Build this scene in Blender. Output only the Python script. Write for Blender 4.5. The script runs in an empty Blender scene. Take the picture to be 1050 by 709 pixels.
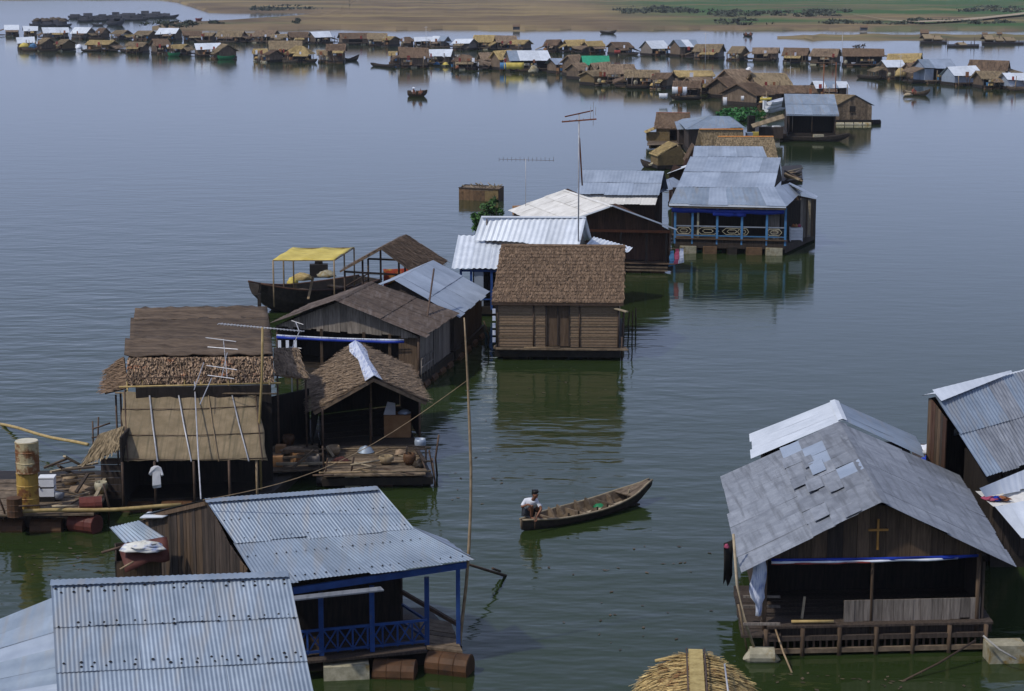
import bpy, math, random
from mathutils import Vector as V
R = random.Random(11)
sc = bpy.context.scene
COL = sc.collection
# ------------------------------------------------------------------ camera
FPX, HOR, CAMH = 2000.0, -25.0, 14.5
PITCH = math.atan((354.5 - HOR) / FPX)
cam = bpy.data.objects.new('camera', bpy.data.cameras.new('camera'))
COL.objects.link(cam)
cam.location = (0, 0, CAMH)
cam.rotation_euler = (math.pi / 2 - PITCH, 0, 0)
cam.data.sensor_width = 36
cam.data.lens = 36 * FPX / 1050
cam.data.clip_end = 9000
sc.camera = cam
# ------------------------------------------------------------------ sky, sun, exposure
VEILK = (.4, 2.2)
SUN_EL, SUN_AZ = 52.0, -122.0          # degrees; azimuth from +Y clockwise (left, slightly behind the camera)
w = bpy.data.worlds.new('World'); sc.world = w; w.use_nodes = True
nt = w.node_tree
sky = nt.nodes.new('ShaderNodeTexSky'); sky.sky_type = 'NISHITA'; sky.sun_disc = False
sky.sun_elevation = math.radians(SUN_EL); sky.sun_rotation = math.radians(SUN_AZ)
sky.air_density = 1.0; sky.dust_density = 1.0; sky.ozone_density = 1.0
bg = nt.nodes['Background']; bg.inputs['Strength'].default_value = 0.13
# thin high overcast: the clear sky is veiled by an even, slightly blue white
bw = nt.nodes.new('ShaderNodeRGBToBW'); nt.links.new(sky.outputs[0], bw.inputs[0])
even = nt.nodes.new('ShaderNodeMath'); even.operation = 'MULTIPLY_ADD'; even.inputs[1].default_value = VEILK[0]; even.inputs[2].default_value = VEILK[1]
tint = nt.nodes.new('ShaderNodeVectorMath'); tint.operation = 'SCALE'; tint.inputs[0].default_value = (.76, .92, 1.46); nt.links.new(bw.outputs[0], even.inputs[0]); nt.links.new(even.outputs[0], tint.inputs['Scale'])
veil = nt.nodes.new('ShaderNodeMix'); veil.data_type = 'RGBA'; veil.inputs[0].default_value = .85
nt.links.new(sky.outputs[0], veil.inputs[6]); nt.links.new(tint.outputs[0], veil.inputs[7]); nt.links.new(veil.outputs[2], bg.inputs['Color'])
sl = bpy.data.lights.new('sun', 'SUN'); sl.energy = 2.8; sl.angle = math.radians(2.0); sl.color = (1, .95, .87)
so = bpy.data.objects.new('sun', sl); COL.objects.link(so)
e, a = math.radians(SUN_EL), math.radians(SUN_AZ)
sd = V((math.sin(a) * math.cos(e), math.cos(a) * math.cos(e), math.sin(e)))
so.rotation_euler = sd.to_track_quat('Z', 'Y').to_euler()
so.location = sd * 200
sc.view_settings.view_transform = 'Standard'; sc.view_settings.look = 'None'
sc.view_settings.exposure = -0.1; sc.view_settings.gamma = 1
sc.render.engine = 'CYCLES'
sc.cycles.max_bounces = 6; sc.cycles.transparent_max_bounces = 4
sc.cycles.use_denoising = True

# ------------------------------------------------------------------ measuring helpers (survey of the place: sight line -> point at a height)
def P(px, py, z=0.0):
    a, b = (px - 525) / FPX, (354.5 - py) / FPX
    dy, dz = math.cos(PITCH) + b * math.sin(PITCH), -math.sin(PITCH) + b * math.cos(PITCH)
    t = (z - CAMH) / dz
    return V((a * t, dy * t, z))
def SP(px, py, A, t):
    m = A.z
    while m > -1:
        q = P(px, py, m)
        if (A.z - m) - t * math.hypot(q.x - A.x, q.y - A.y) > 0: break
        m -= .005
    return P(px, py, m)
def UP(base, py):                      # height above `base` (x, y) seen at row py
    lo, hi = -1.0, 14.0
    for _ in range(50):
        m = (lo + hi) / 2
        f = base.y * math.cos(PITCH) - (m - CAMH) * math.sin(PITCH); u = base.y * math.sin(PITCH) + (m - CAMH) * math.cos(PITCH)
        if 354.5 - FPX * u / f > py: lo = m
        else: hi = m
    return (lo + hi) / 2
def lerp(a, b, t): return a * (1 - t) + b * t
def Z(v, z): return V((v.x, v.y, z))

# ------------------------------------------------------------------ materials
def srgb(r, g, b): return tuple((x / 255 / 12.92 if x / 255 <= .04045 else ((x / 255 + .055) / 1.055) ** 2.4) for x in (r, g, b)) + (1,)
def mk(name, c1, c2, scale=4, st=(1, 1, 1), rough=.75, metal=0.0, bump=0.0, rnd=.25, isl=0.0, rust=None, rth=.62, det=6, streak=None, spec=.3):
    m = bpy.data.materials.new(name); m.use_nodes = True
    n, L = m.node_tree.nodes, m.node_tree.links
    b = n['Principled BSDF']; b.inputs['Roughness'].default_value = rough; b.inputs['Metallic'].default_value = metal
    b.inputs['Specular IOR Level'].default_value = spec
    tc = n.new('ShaderNodeTexCoord'); mp = n.new('ShaderNodeMapping'); mp.inputs['Scale'].default_value = st
    L.new(tc.outputs['Object'], mp.inputs['Vector'])
    oi = n.new('ShaderNodeObjectInfo')
    off = n.new('ShaderNodeVectorMath'); off.operation = 'ADD'
    sc_ = n.new('ShaderNodeMath'); sc_.operation = 'MULTIPLY'; sc_.inputs[1].default_value = 37.0
    L.new(oi.outputs['Random'], sc_.inputs[0]); L.new(mp.outputs[0], off.inputs[0]); L.new(sc_.outputs[0], off.inputs[1])
    nz = n.new('ShaderNodeTexNoise'); nz.inputs['Scale'].default_value = scale; nz.inputs['Detail'].default_value = det; nz.inputs['Roughness'].default_value = .65
    L.new(off.outputs[0], nz.inputs['Vector'])
    rp = n.new('ShaderNodeValToRGB'); rp.color_ramp.elements[0].position = .32; rp.color_ramp.elements[1].position = .68
    rp.color_ramp.elements[0].color = (*c1[:3], 1); rp.color_ramp.elements[1].color = (*c2[:3], 1)
    L.new(nz.outputs['Fac'], rp.inputs[0]); out = rp.outputs[0]
    def mix(fac, colour, src):
        x = n.new('ShaderNodeMix'); x.data_type = 'RGBA'; L.new(fac, x.inputs[0]); L.new(src, x.inputs[6]); x.inputs[7].default_value = (*colour[:3], 1)
        return x.outputs[2]
    if streak:
        m2 = n.new('ShaderNodeMapping'); m2.inputs['Scale'].default_value = streak[0]; L.new(tc.outputs['Object'], m2.inputs['Vector'])
        z2 = n.new('ShaderNodeTexNoise'); z2.inputs['Scale'].default_value = 1; z2.inputs['Detail'].default_value = 4; L.new(m2.outputs[0], z2.inputs['Vector'])
        r2 = n.new('ShaderNodeValToRGB'); r2.color_ramp.elements[0].position = .5; r2.color_ramp.elements[1].position = .72; L.new(z2.outputs['Fac'], r2.inputs[0])
        out = mix(r2.outputs[0], streak[1], out)
    if rust:
        z3 = n.new('ShaderNodeTexNoise'); z3.inputs['Scale'].default_value = 1.7; z3.inputs['Detail'].default_value = 9; z3.inputs['Roughness'].default_value = .7
        L.new(off.outputs[0], z3.inputs['Vector'])
        r3 = n.new('ShaderNodeValToRGB'); r3.color_ramp.elements[0].position = rth; r3.color_ramp.elements[1].position = rth + .08; L.new(z3.outputs['Fac'], r3.inputs[0])
        out = mix(r3.outputs[0], rust, out)
    hs = n.new('ShaderNodeHueSaturation'); L.new(out, hs.inputs['Color'])
    mr = n.new('ShaderNodeMapRange'); mr.inputs[3].default_value = 1 - rnd; mr.inputs[4].default_value = 1 + rnd
    L.new(oi.outputs['Random'], mr.inputs[0]); val = mr.outputs[0]
    if isl:
        g = n.new('ShaderNodeNewGeometry'); mi = n.new('ShaderNodeMapRange'); mi.inputs[3].default_value = 1 - isl; mi.inputs[4].default_value = 1 + isl
        L.new(g.outputs['Random Per Island'], mi.inputs[0])
        mu = n.new('ShaderNodeMath'); mu.operation = 'MULTIPLY'; L.new(val, mu.inputs[0]); L.new(mi.outputs[0], mu.inputs[1]); val = mu.outputs[0]
    L.new(val, hs.inputs['Value']); L.new(hs.outputs[0], b.inputs['Base Color'])
    if bump:
        bp = n.new('ShaderNodeBump'); bp.inputs['Strength'].default_value = bump; bp.inputs['Distance'].default_value = .03
        L.new(nz.outputs['Fac'], bp.inputs['Height']); L.new(bp.outputs[0], b.inputs['Normal'])
    return m
RUST = (.17, .07, .025)
M = {}
M['tin'] = mk('galvanised tin', (.20, .25, .31), (.295, .355, .425), 1.5, (1, 1, 1), .5, .25, .05, .10, rust=(.22, .15, .10), rth=.70, streak=((5, .7, 1), (.27, .29, .31)))
M['tinold'] = mk('old grey tin', (.18, .195, .22), (.30, .32, .35), 2.2, (1, 1, 1), .6, .15, .06, .15, rust=(.25, .17, .09), rth=.70, streak=((9, .6, 1), (.15, .16, .175)))
M['tinpale'] = mk('pale bright tin', (.54, .58, .62), (.70, .74, .78), 1.5, (1, 1, 1), .5, .1, .03, .08, rust=(.45, .36, .27), rth=.74)
M['tinwhite'] = mk('white painted tin', (.74, .75, .75), (.86, .87, .87), 1.2, (1, 1, 1), .5, 0, .02, .05, rust=(.5, .42, .33), rth=.76)
M['tincream'] = mk('cream weathered tin', (.55, .53, .48), (.76, .74, .69), 1.4, (1, 1, 1), .6, 0, .03, .06, rust=(.42, .36, .29), rth=.68)
M['tinblue'] = mk('blue grey tin', (.26, .31, .38), (.40, .46, .54), .8, (1, 1, 1), .5, .25, .03, .12, rust=(.25, .21, .19), rth=.74)
M['brownroof'] = mk('weathered brown roofing', (.062, .042, .030), (.13, .095, .07), 3, (1, 1, 1), .8, 0, .1, .2, streak=((8, 1, 1), (.15, .12, .10)))
M['wood'] = mk('dark weathered plank', (.022, .016, .012), (.075, .055, .042), 3, (7, 7, .6), .85, 0, .25, .35)
M['farwood'] = mk('lightened village plank', (.075, .052, .034), (.19, .14, .095), 1.6, (3, 3, .6), .9, 0, .1, .35)  # lighter than the near planks so the far walls look lit
M['woodmid'] = mk('brown plank', (.055, .034, .02), (.135, .09, .055), 3, (7, 7, .6), .85, 0, .25, .3)
M['woodgrey'] = mk('grey brown plank', (.10, .083, .068), (.25, .215, .18), 3, (7, 7, .6), .85, 0, .25, .3)
M['woodred'] = mk('red brown plank', (.045, .022, .014), (.105, .055, .034), 3, (7, 7, .6), .8, 0, .2, .25)
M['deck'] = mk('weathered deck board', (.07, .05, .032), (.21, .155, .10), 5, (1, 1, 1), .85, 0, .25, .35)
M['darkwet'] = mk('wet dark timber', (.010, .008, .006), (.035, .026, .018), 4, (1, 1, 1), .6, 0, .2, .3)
M['float'] = mk('wet float block', (.06, .035, .018), (.17, .10, .05), 4, (1, 1, 1), .7, 0, .2, .3, rust=(.30, .13, .05), rth=.6)
M['floatpale'] = mk('stained pale float', (.22, .20, .13), (.46, .42, .30), 5, (1, 1, 1), .7, 0, .1, .2, rust=(.25, .17, .05), rth=.56)
M['thB'] = mk('brown thatch', (.095, .060, .036), (.20, .135, .085), 6, (1, 1, 1), .95, 0, .3, .12, .45)
M['thG'] = mk('grey brown thatch', (.135, .092, .058), (.30, .22, .145), 6, (1, 1, 1), .95, 0, .3, .12, .45)
M['thT'] = mk('tan thatch', (.16, .118, .066), (.32, .245, .145), 6, (1, 1, 1), .95, 0, .3, .12, .4)
M['thY'] = mk('straw yellow thatch', (.28, .20, .08), (.48, .36, .16), 6, (1, 1, 1), .95, 0, .3, .1, .35)
M['thL'] = mk('speckled leaf thatch', (.10, .06, .04), (.34, .24, .15), 9, (1, 1, 1), .95, 0, .3, .1, .7, rust=(.30, .10, .04), rth=.60)
M['thS'] = mk('bright straw', (.25, .15, .05), (.62, .47, .20), 9, (1, 1, 1), .9, 0, .3, .05, .6, rust=(.16, .07, .025), rth=.56)
M['thSr'] = mk('straw ridge strip', (.26, .19, .07), (.46, .36, .15), 7, (1, 1, 1), .9, 0, .3, .05, .35)
M['felt'] = mk('fold streaked dark felt', (.036, .025, .018), (.135, .098, .068), 2.2, (.5, 3, 3), .9, 0, .6, .3)  # horizontal folds drawn as paler and darker streaks in the colour
M['mat'] = mk('woven reed mat', (.15, .115, .065), (.25, .19, .115), 2.5, (1, 1, 1), .9, 0, .25, .1, streak=((18, .6, .6), (.115, .095, .055)))
M['ochremat'] = mk('ochre matting', (.10, .07, .03), (.19, .135, .06), 5, (1, 1, 1), .9, 0, .3, .2)
M['brownmat'] = mk('brown woven matting', (.17, .115, .068), (.29, .205, .13), 11, (1, 1, 3), .9, 0, .35, .15)
M['bamboo'] = mk('yellow bamboo', (.26, .18, .06), (.42, .31, .13), 6, (1, 1, 1), .5, 0, .05, .2)
M['bambooold'] = mk('old bamboo', (.16, .11, .06), (.30, .22, .13), 6, (1, 1, 1), .6, 0, .05, .3)
M['stick'] = mk('dark stick', (.05, .03, .02), (.11, .07, .045), 6, (1, 1, 1), .7, 0, .05, .3)
M['greypole'] = mk('pale grey pole', (.35, .35, .36), (.52, .52, .54), 6, (1, 1, 1), .5, .2, .03, .2)
M['bluepaint'] = mk('blue paint', (.012, .04, .15), (.022, .07, .23), 4, (1, 1, 1), .6, 0, .03, .2, rust=(.07, .07, .075), rth=.60)
M['bluelight'] = mk('faded light blue paint', (.04, .14, .29), (.08, .21, .38), 4, (1, 1, 1), .6, 0, .03, .2, rust=(.13, .14, .15), rth=.60)
M['bluetarp'] = mk('blue tarpaulin', (.008, .028, .25), (.014, .045, .36), 3, (1, 1, 1), .4, 0, .2, .1)
M['whitetarp'] = mk('white plastic sheet', (.6, .64, .72), (.82, .84, .88), 4, (1, 1, 1), .4, 0, .2, .05)
M['redtarp'] = mk('red cloth', (.22, .03, .025), (.32, .06, .045), 4, (1, 1, 1), .7, 0, .1, .1)
M['browntarp'] = mk('red brown tarpaulin', (.075, .024, .018), (.12, .042, .032), 3, (1, 1, 1), .7, 0, .2, .1)
M['greentarp'] = mk('green tarpaulin', (.015, .22, .11), (.035, .33, .18), 3, (1, 1, 1), .5, 0, .2, .1)
M['greenhull'] = mk('green paint', (.01, .13, .05), (.02, .2, .08), 3, (1, 1, 1), .5, 0, .1, .1)
M['yellowtarp'] = mk('yellow tarpaulin', (.50, .38, .07), (.68, .55, .13), 2, (1, 1, 1), .6, 0, .2, .05, streak=((1, 3, 1), (.42, .32, .06)))
M['bluewhite'] = mk('striped blue white plastic', (.45, .5, .62), (.75, .78, .84), 2, (1, 1, 1), .45, 0, .1, .1, streak=((30, 2, 4), (.10, .16, .42)))
M['pattern'] = mk('red yellow patterned cloth', (.28, .03, .015), (.36, .06, .02), 4, (1, 1, 1), .8, 0, .05, .05, streak=((4, 4, 5), (.46, .28, .06)))
M['cloth'] = mk('white cotton', (.62, .62, .62), (.78, .78, .78), 5, (1, 1, 1), .9, 0, .3, .1)
M['shirt'] = mk('white shirt', (.55, .57, .62), (.72, .73, .77), 6, (1, 1, 1), .9, 0, .2, .0)
M['clothblue'] = mk('white blue cloth', (.5, .5, .45), (.78, .77, .7), 4, (1, 1, 1), .9, 0, .3, .1, streak=((5, 5, 5), (.15, .22, .42)))
M['pinkcloth'] = mk('pink cloth', (.22, .03, .07), (.34, .08, .13), 6, (1, 1, 1), .9, 0, .2, .3)
M['orange'] = mk('orange cloth', (.20, .075, .03), (.32, .13, .06), 6, (1, 1, 1), .9, 0, .2, .2)
M['orangeridge'] = mk('orange ridge strip', (.38, .14, .03), (.55, .24, .06), 5, (1, 1, 1), .8, 0, .1, .1)
M['rustdrum'] = mk('yellow rusty drum', (.33, .19, .035), (.46, .30, .07), 3, (1, 1, 1), .55, .1, .1, .1, rust=RUST, rth=.54)
M['palerust'] = mk('pale rusty drum', (.34, .27, .14), (.46, .38, .22), 3, (1, 1, 1), .6, .05, .1, .1, rust=RUST, rth=.47)
M['drumtop'] = mk('pale drum lid', (.42, .38, .26), (.58, .54, .42), 4, (1, 1, 1), .6, 0, .1, .1, rust=(.28, .15, .06), rth=.6)
M['reddrum'] = mk('faded red drum', (.075, .02, .014), (.14, .034, .022), 3, (1, 1, 1), .6, 0, .1, .1, rust=RUST, rth=.6)
M['browndrum'] = mk('rust brown drum', (.05, .026, .012), (.11, .052, .022), 3, (1, 1, 1), .65, .1, .1, .1, rust=(.05, .03, .02), rth=.58)
M['crate'] = mk('plywood crate', (.23, .115, .048), (.33, .18, .08), 3, (1, 1, 1), .8, 0, .1, .1, rust=(.16, .08, .035), rth=.6)
M['white'] = mk('white paint', (.66, .68, .70), (.80, .81, .82), 4, (1, 1, 1), .5, 0, .03, .05)
M['alu'] = mk('aluminium', (.5, .52, .55), (.62, .64, .66), 4, (1, 1, 1), .35, .8, .02, .05)
M['yellowwood'] = mk('yellow cross paint', (.26, .125, .025), (.36, .18, .04), 5, (1, 1, 1), .5, 0, .05, .0)
M['boat'] = mk('weathered boat plank', (.07, .048, .030), (.20, .15, .10), 5, (1, 1, 1), .8, 0, .3, .3)
M['boatdark'] = mk('tarred boat plank', (.018, .014, .011), (.05, .038, .028), 5, (1, 1, 1), .7, 0, .3, .3)
M['boatpale'] = mk('worn gunwale wood', (.24, .19, .12), (.40, .33, .22), 7, (1, 1, 1), .8, 0, .2, .25)
M['skin'] = mk('sunburnt skin', (.17, .072, .038), (.23, .10, .055), 8, (1, 1, 1), .5, 0, .02, .05)
M['hair'] = mk('black hair', (.008, .007, .006), (.016, .013, .012), 20, (1, 1, 1), .5, 0, .1, .1)
M['shorts'] = mk('dark shorts', (.015, .018, .022), (.03, .033, .04), 8, (1, 1, 1), .9, 0, .1, .1)
M['leaf'] = mk('green leaf', (.025, .075, .015), (.065, .15, .03), 6, (1, 1, 1), .6, 0, 0, .2, .55)
M['leafdark'] = mk('dark leaf', (.022, .032, .016), (.05, .062, .032), 6, (1, 1, 1), .7, 0, 0, .2, .5)
M['leafdry'] = mk('dry brush', (.045, .032, .022), (.10, .075, .05), 6, (1, 1, 1), .8, 0, 0, .2, .5)
M['leafhaze'] = mk('far scrub leaf', (.055, .068, .045), (.09, .105, .07), 6, (1, 1, 1), .9, 0, 0, .2, .4)
M['hyacinth'] = mk('water hyacinth leaf', (.02, .095, .02), (.045, .19, .035), 4, (1, 1, 1), .5, 0, 0, .2, .5)
M['rope'] = mk('grey rope', (.22, .21, .19), (.36, .35, .32), 9, (1, 1, 1), .9, 0, 0, .1)
M['dark'] = mk('near black board', (.008, .007, .006), (.022, .018, .015), 4, (1, 1, 1), .9, 0, .1, .2)  # even near-black shared by nails, window, tank and roof base
M['interior'] = mk('shade dark inner wall', (.010, .008, .007), (.03, .022, .017), 3, (5, 5, .6), .9, 0, .2, .2)  # near-black planks: the shade indoors is put into their colour
M['redwood'] = mk('orange brown beam', (.16, .05, .02), (.24, .08, .03), 4, (1, 1, 1), .7, 0, .1, .1)
M['barge'] = mk('hazed distant barge', (.045, .046, .055), (.10, .098, .11), .5, (1, 1, 1), .8, 0, .1, .2)  # distance haze is mixed into this paler, bluish colour
M['rail'] = mk('grey blue rail', (.16, .19, .23), (.25, .28, .33), 5, (1, 1, 1), .6, 0, .05, .1)

# ------------------------------------------------------------------ mesh builder
def wloc(o):
    v = V((0, 0, 0))
    while o: v += o.location; o = o.parent
    return v
class MB:
    def __init__(s): s.v = []; s.f = []
    def add(s, vs, fs):
        k = len(s.v); s.v += [V(x) for x in vs]; s.f += [tuple(i + k for i in f) for f in fs]; return s
    def hexa(s, q, p):
        return s.add(list(q) + list(p), [(3, 2, 1, 0), (4, 5, 6, 7), (0, 1, 5, 4), (1, 2, 6, 5), (2, 3, 7, 6), (3, 0, 4, 7)])
    def slab(s, a, b, c, d, th):
        n = (b - a).cross(d - a)
        if n.length < 1e-9: n = (c - b).cross(d - b)
        n.normalize()
        if n.z < 0: n = -n
        n = n * th
        return s.hexa([a - n, b - n, c - n, d - n], [a, b, c, d])
    def quad(s, a, b, c, d): return s.add([a, b, c, d], [(0, 1, 2, 3)])
    def box(s, c, sx, sy, sz, rot=0.0):
        c = V(c); u = V((math.cos(rot), math.sin(rot), 0)) * sx / 2; v = V((-math.sin(rot), math.cos(rot), 0)) * sy / 2; h = V((0, 0, sz / 2))
        q = [c - u - v, c + u - v, c + u + v, c - u + v]
        return s.hexa([x - h for x in q], [x + h for x in q])
    def beam(s, a, b, w, h):
        a, b = V(a), V(b); d = (b - a).normalized(); up = V((0, 0, 1)) if abs(d.z) < .95 else V((0, 1, 0))
        r = d.cross(up).normalized() * w / 2; u = r.cross(d).normalized() * h / 2
        return s.hexa([a - r - u, a + r - u, a + r + u, a - r + u], [b - r - u, b + r - u, b + r + u, b - r + u])
    def tube(s, pts, r, n=6):
        pts = [V(p) for p in pts]; k = len(s.v); N = len(pts)
        rr = r if isinstance(r, (list, tuple)) else [r] * N
        for i, p in enumerate(pts):
            d = (pts[min(i + 1, N - 1)] - pts[max(i - 1, 0)]).normalized(); up = V((0, 0, 1)) if abs(d.z) < .9 else V((0, 1, 0))
            x = d.cross(up).normalized(); y = x.cross(d)
            for j in range(n):
                t = 2 * math.pi * j / n; s.v.append(p + (x * math.cos(t) + y * math.sin(t)) * rr[i])
        for i in range(N - 1):
            for j in range(n):
                s.f.append((k + i * n + j, k + i * n + (j + 1) % n, k + (i + 1) * n + (j + 1) % n, k + (i + 1) * n + j))
        s.f.append(tuple(k + j for j in reversed(range(n)))); s.f.append(tuple(k + (N - 1) * n + j for j in range(n)))
        return s
    def build(s, name, mat, par=None, smooth=False, kind=None):
        if par is not None: o0 = wloc(par)
        else:
            xs = [v.x for v in s.v]; ys = [v.y for v in s.v]
            o0 = V(((min(xs) + max(xs)) / 2, (min(ys) + max(ys)) / 2, min(v.z for v in s.v)))
        me = bpy.data.meshes.new(name); me.from_pydata([v - o0 for v in s.v], [], s.f); me.update()
        me.materials.append(M[mat] if isinstance(mat, str) else mat)
        if smooth: me.polygons.foreach_set('use_smooth', [True] * len(me.polygons))
        o = bpy.data.objects.new(name, me); COL.objects.link(o)
        if par is not None: o.parent = par
        else: o.location = o0
        if kind: o['kind'] = kind
        return o
def tag(o, label, cat, group=None):
    o['label'] = label; o['category'] = cat
    if group: o['group'] = group
    return o
def thing(name, label, cat, loc, group=None):
    o = bpy.data.objects.new(name, None); o.empty_display_size = .3; COL.objects.link(o); o.location = V(loc)
    return tag(o, label, cat, group)

# ------------------------------------------------------------------ roofs
def up_normal(A, B, C, D):
    n = (C - A).cross(D - B).normalized()
    return n if n.z > 0 else -n
def sheets(par, A, B, C, D, nc, nr, mats, pitch=.09, amp=.011, segs=4, over=.03, jit=.05, name='roof_sheet', joined=False, lift0=0.0, skip=()):
    mats = mats if isinstance(mats, (list, tuple)) else [mats]
    n = up_normal(A, B, C, D)
    def pos(s, t): return lerp(lerp(A, B, s), lerp(D, C, s), t)
    W = ((B - A).length + (C - D).length) / 2; Ln = max(.1, ((D - A).length + (C - B).length) / 2)
    out = []; J = MB()
    for r in range(nr):
        for c in range(nc):
            if (c, r) in skip: continue
            mb = J if joined else MB()
            s0, s1 = c / nc, (c + 1) / nc + (.02 / W if c < nc - 1 else 0)
            t0, t1 = r / nr, (r + 1) / nr + over / Ln
            if r == nr - 1: t1 += R.uniform(-jit, jit) / Ln
            lift = lift0 + .010 * (nr - 1 - r) + (.006 if c % 2 else 0) + R.uniform(0, .006)
            sk = R.uniform(-.008, .008); dent = R.uniform(-.010, .010); ph = R.uniform(0, 3); curl = R.uniform(-.02, .02)
            k = max(2, int(W * (s1 - s0) / pitch * segs)); vs = []
            for j in range(k + 1):
                s = s0 + (s1 - s0) * j / k
                h = amp * math.cos(2 * math.pi * s * W / pitch) + lift
                vs.append(pos(s, t0) + n * h); vs.append(pos(s + sk / W * .5, (t0 + t1) / 2) + n * (h + .003 + dent * math.sin(j * 3.1 / k + ph))); vs.append(pos(s + sk / W, t1) + n * (h + .006 + curl * (j / k if curl > 0 else 1 - j / k) * (1 if curl > 0 else -1)))
            mb.add(vs, [(3 * j + q, 3 * j + 1 + q, 3 * j + 4 + q, 3 * j + 3 + q) for j in range(k) for q in (0, 1)])
            if not joined: out.append(mb.build(name, R.choice(mats), par, smooth=True))
    if joined: out.append(J.build(name, mats[0], par, smooth=True, kind='stuff' if nc * nr > 1 else None))
    return out
def leaves(mb, A, B, C, D, rows, per_m, ln=.28, w=.05, lift=.05, ragged=.5):
    n = up_normal(A, B, C, D); W = ((B - A).length + (C - D).length) / 2; Ln = ((D - A).length + (C - B).length) / 2
    def pos(s, t): return lerp(lerp(A, B, s), lerp(D, C, s), t)
    for r in range(rows):
        t0 = r / rows
        for i in range(max(3, int(W * per_m))):
            s = R.random(); dl = ln * R.uniform(1 - ragged * .5, 1 + ragged); t1 = t0 + dl / Ln; tt = t0 + R.uniform(-.3, .3) / rows
            if tt < 0: tt = 0
            ws = w * R.uniform(.6, 1.4) / W / 2; ds = R.uniform(-.06, .06) / W; l0 = R.uniform(.0, .02); l1 = lift * R.uniform(.3, 1.3)
            mb.add([pos(s - ws, tt) + n * l0, pos(s + ws, tt) + n * l0, pos(s + ds + ws * .5, t1) + n * l1, pos(s + ds - ws * .5, t1) + n * l1], [(3, 2, 1, 0)])
def thatch(par, A, B, C, D, mat, rows=12, per_m=16, ln=.3, w=.06, th=.09, lift=.05, ragged=.5, name='roof_slope', base=None):
    o = MB().slab(A, B, C, D, th).build(name, base or mat, par)
    mb = MB(); leaves(mb, A, B, C, D, rows, per_m, ln, w, lift, ragged)
    mb.build('thatch', mat, o, kind='stuff'); return o
# ------------------------------------------------------------------ walls, posts, decks
def boards(par, p0, p1, z0, prof, bw, mat, sep=True, th=.03, name='wall_board', inset=0.0):
    """vertical boards from p0 to p1 (xy); prof = [(s, ztop), ...]"""
    p0, p1 = Z(p0, 0), Z(p1, 0); Ln = (p1 - p0).length; nb = max(1, round(Ln / bw)); d = (p1 - p0).normalized(); nn = V((d.y, -d.x, 0))
    def top(s):
        for (a, za), (b, zb) in zip(prof, prof[1:]):
            if s <= b + 1e-6: return za + (zb - za) * (s - a) / max(1e-6, b - a)
        return prof[-1][1]
    J = MB(); mats = mat if isinstance(mat, (list, tuple)) else [mat]
    cuts = [0] + [(i + R.uniform(-.2, .2)) / nb for i in range(1, nb)] + [1]
    for s0, s1 in zip(cuts, cuts[1:]):
        g = .004 / Ln; a, b = p0 + (p1 - p0) * (s0 + g), p0 + (p1 - p0) * (s1 - g); off = nn * (R.uniform(-.008, .008) - inset); t = nn * th
        zb = z0 + R.uniform(-.04, .04)
        mb = MB() if sep else J
        q = [Z(a, zb) + off, Z(b, zb) + off, Z(b, zb) + off - t, Z(a, zb) + off - t]
        za, zc = top(s0 + g), top(s1 - g)
        p = [Z(a, za) + off, Z(b, zc) + off, Z(b, zc) + off - t, Z(a, za) + off - t]
        mb.hexa(q, p)
        if sep: mb.build(name, R.choice(mats), par)
    if not sep: J.build('board_wall', mats[0], par, kind='stuff')
def wall(par, p0, p1, z0, z1, mat, th=.05, name='wall', z1b=None):
    p0, p1 = Z(p0, 0), Z(p1, 0); d = (p1 - p0).normalized(); n = V((-d.y, d.x, 0)) * th
    z1b = z1 if z1b is None else z1b
    return MB().hexa([Z(p0, z0), Z(p1, z0), Z(p1, z0) + n, Z(p0, z0) + n], [Z(p0, z1), Z(p1, z1b), Z(p1, z1b) + n, Z(p0, z1) + n]).build(name, mat, par)
def gable(par, p0, p1, z, zr, mat, th=.05, name='gable_wall', s=.5):
    p0, p1 = Z(p0, z), Z(p1, z); d = (p1 - p0).normalized(); n = V((-d.y, d.x, 0)) * th; t = Z(lerp(p0, p1, s), zr)
    return MB().add([p0, p1, t, p0 + n, p1 + n, t + n], [(0, 1, 2), (5, 4, 3), (0, 3, 4, 1), (1, 4, 5, 2), (2, 5, 3, 0)]).build(name, mat, par)
def post(par, p, z0, z1, r, mat, name='post', lean=(0, 0), sq=False):
    a, b = Z(p, z0), V((p.x + lean[0], p.y + lean[1], z1))
    return (MB().beam(a, b, 2 * r, 2 * r) if sq else MB().tube([a, lerp(a, b, .5), b], r, 7)).build(name, mat, par, smooth=not sq)
def bar(par, a, b, w, h, mat, name='beam'): return MB().beam(a, b, w, h).build(name, mat, par)
def pole(par, pts, r, mat, name='pole', n=7): return MB().tube(pts, r, n).build(name, mat, par, smooth=True)
def deck(par, a, b, c, d, n, mat, z, th=.05, name='deck_board'):
    """boards running a->b, stacked from a->d"""
    a, b, c, d = (Z(x, z) for x in (a, b, c, d))
    for i in range(n):
        t0, t1 = (i + .04) / n, (i + .96) / n; h = V((0, 0, R.uniform(-.012, .012))); e0, e1 = R.uniform(-.01, .02), R.uniform(-.01, .02)
        q = [lerp(lerp(a, d, t0), lerp(b, c, t0), -e0), lerp(lerp(a, d, t0), lerp(b, c, t0), 1 + e1), lerp(lerp(a, d, t1), lerp(b, c, t1), 1 + e1), lerp(lerp(a, d, t1), lerp(b, c, t1), -e0)]
        MB().hexa([x + h - V((0, 0, th)) for x in q], [x + h for x in q]).build(name, mat, par)
def platform(par, pts, z0, z1, mat='darkwet', name='float_platform'):
    return MB().hexa([Z(p, z0) for p in pts], [Z(p, z1) for p in pts]).build(name, mat, par)
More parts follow.
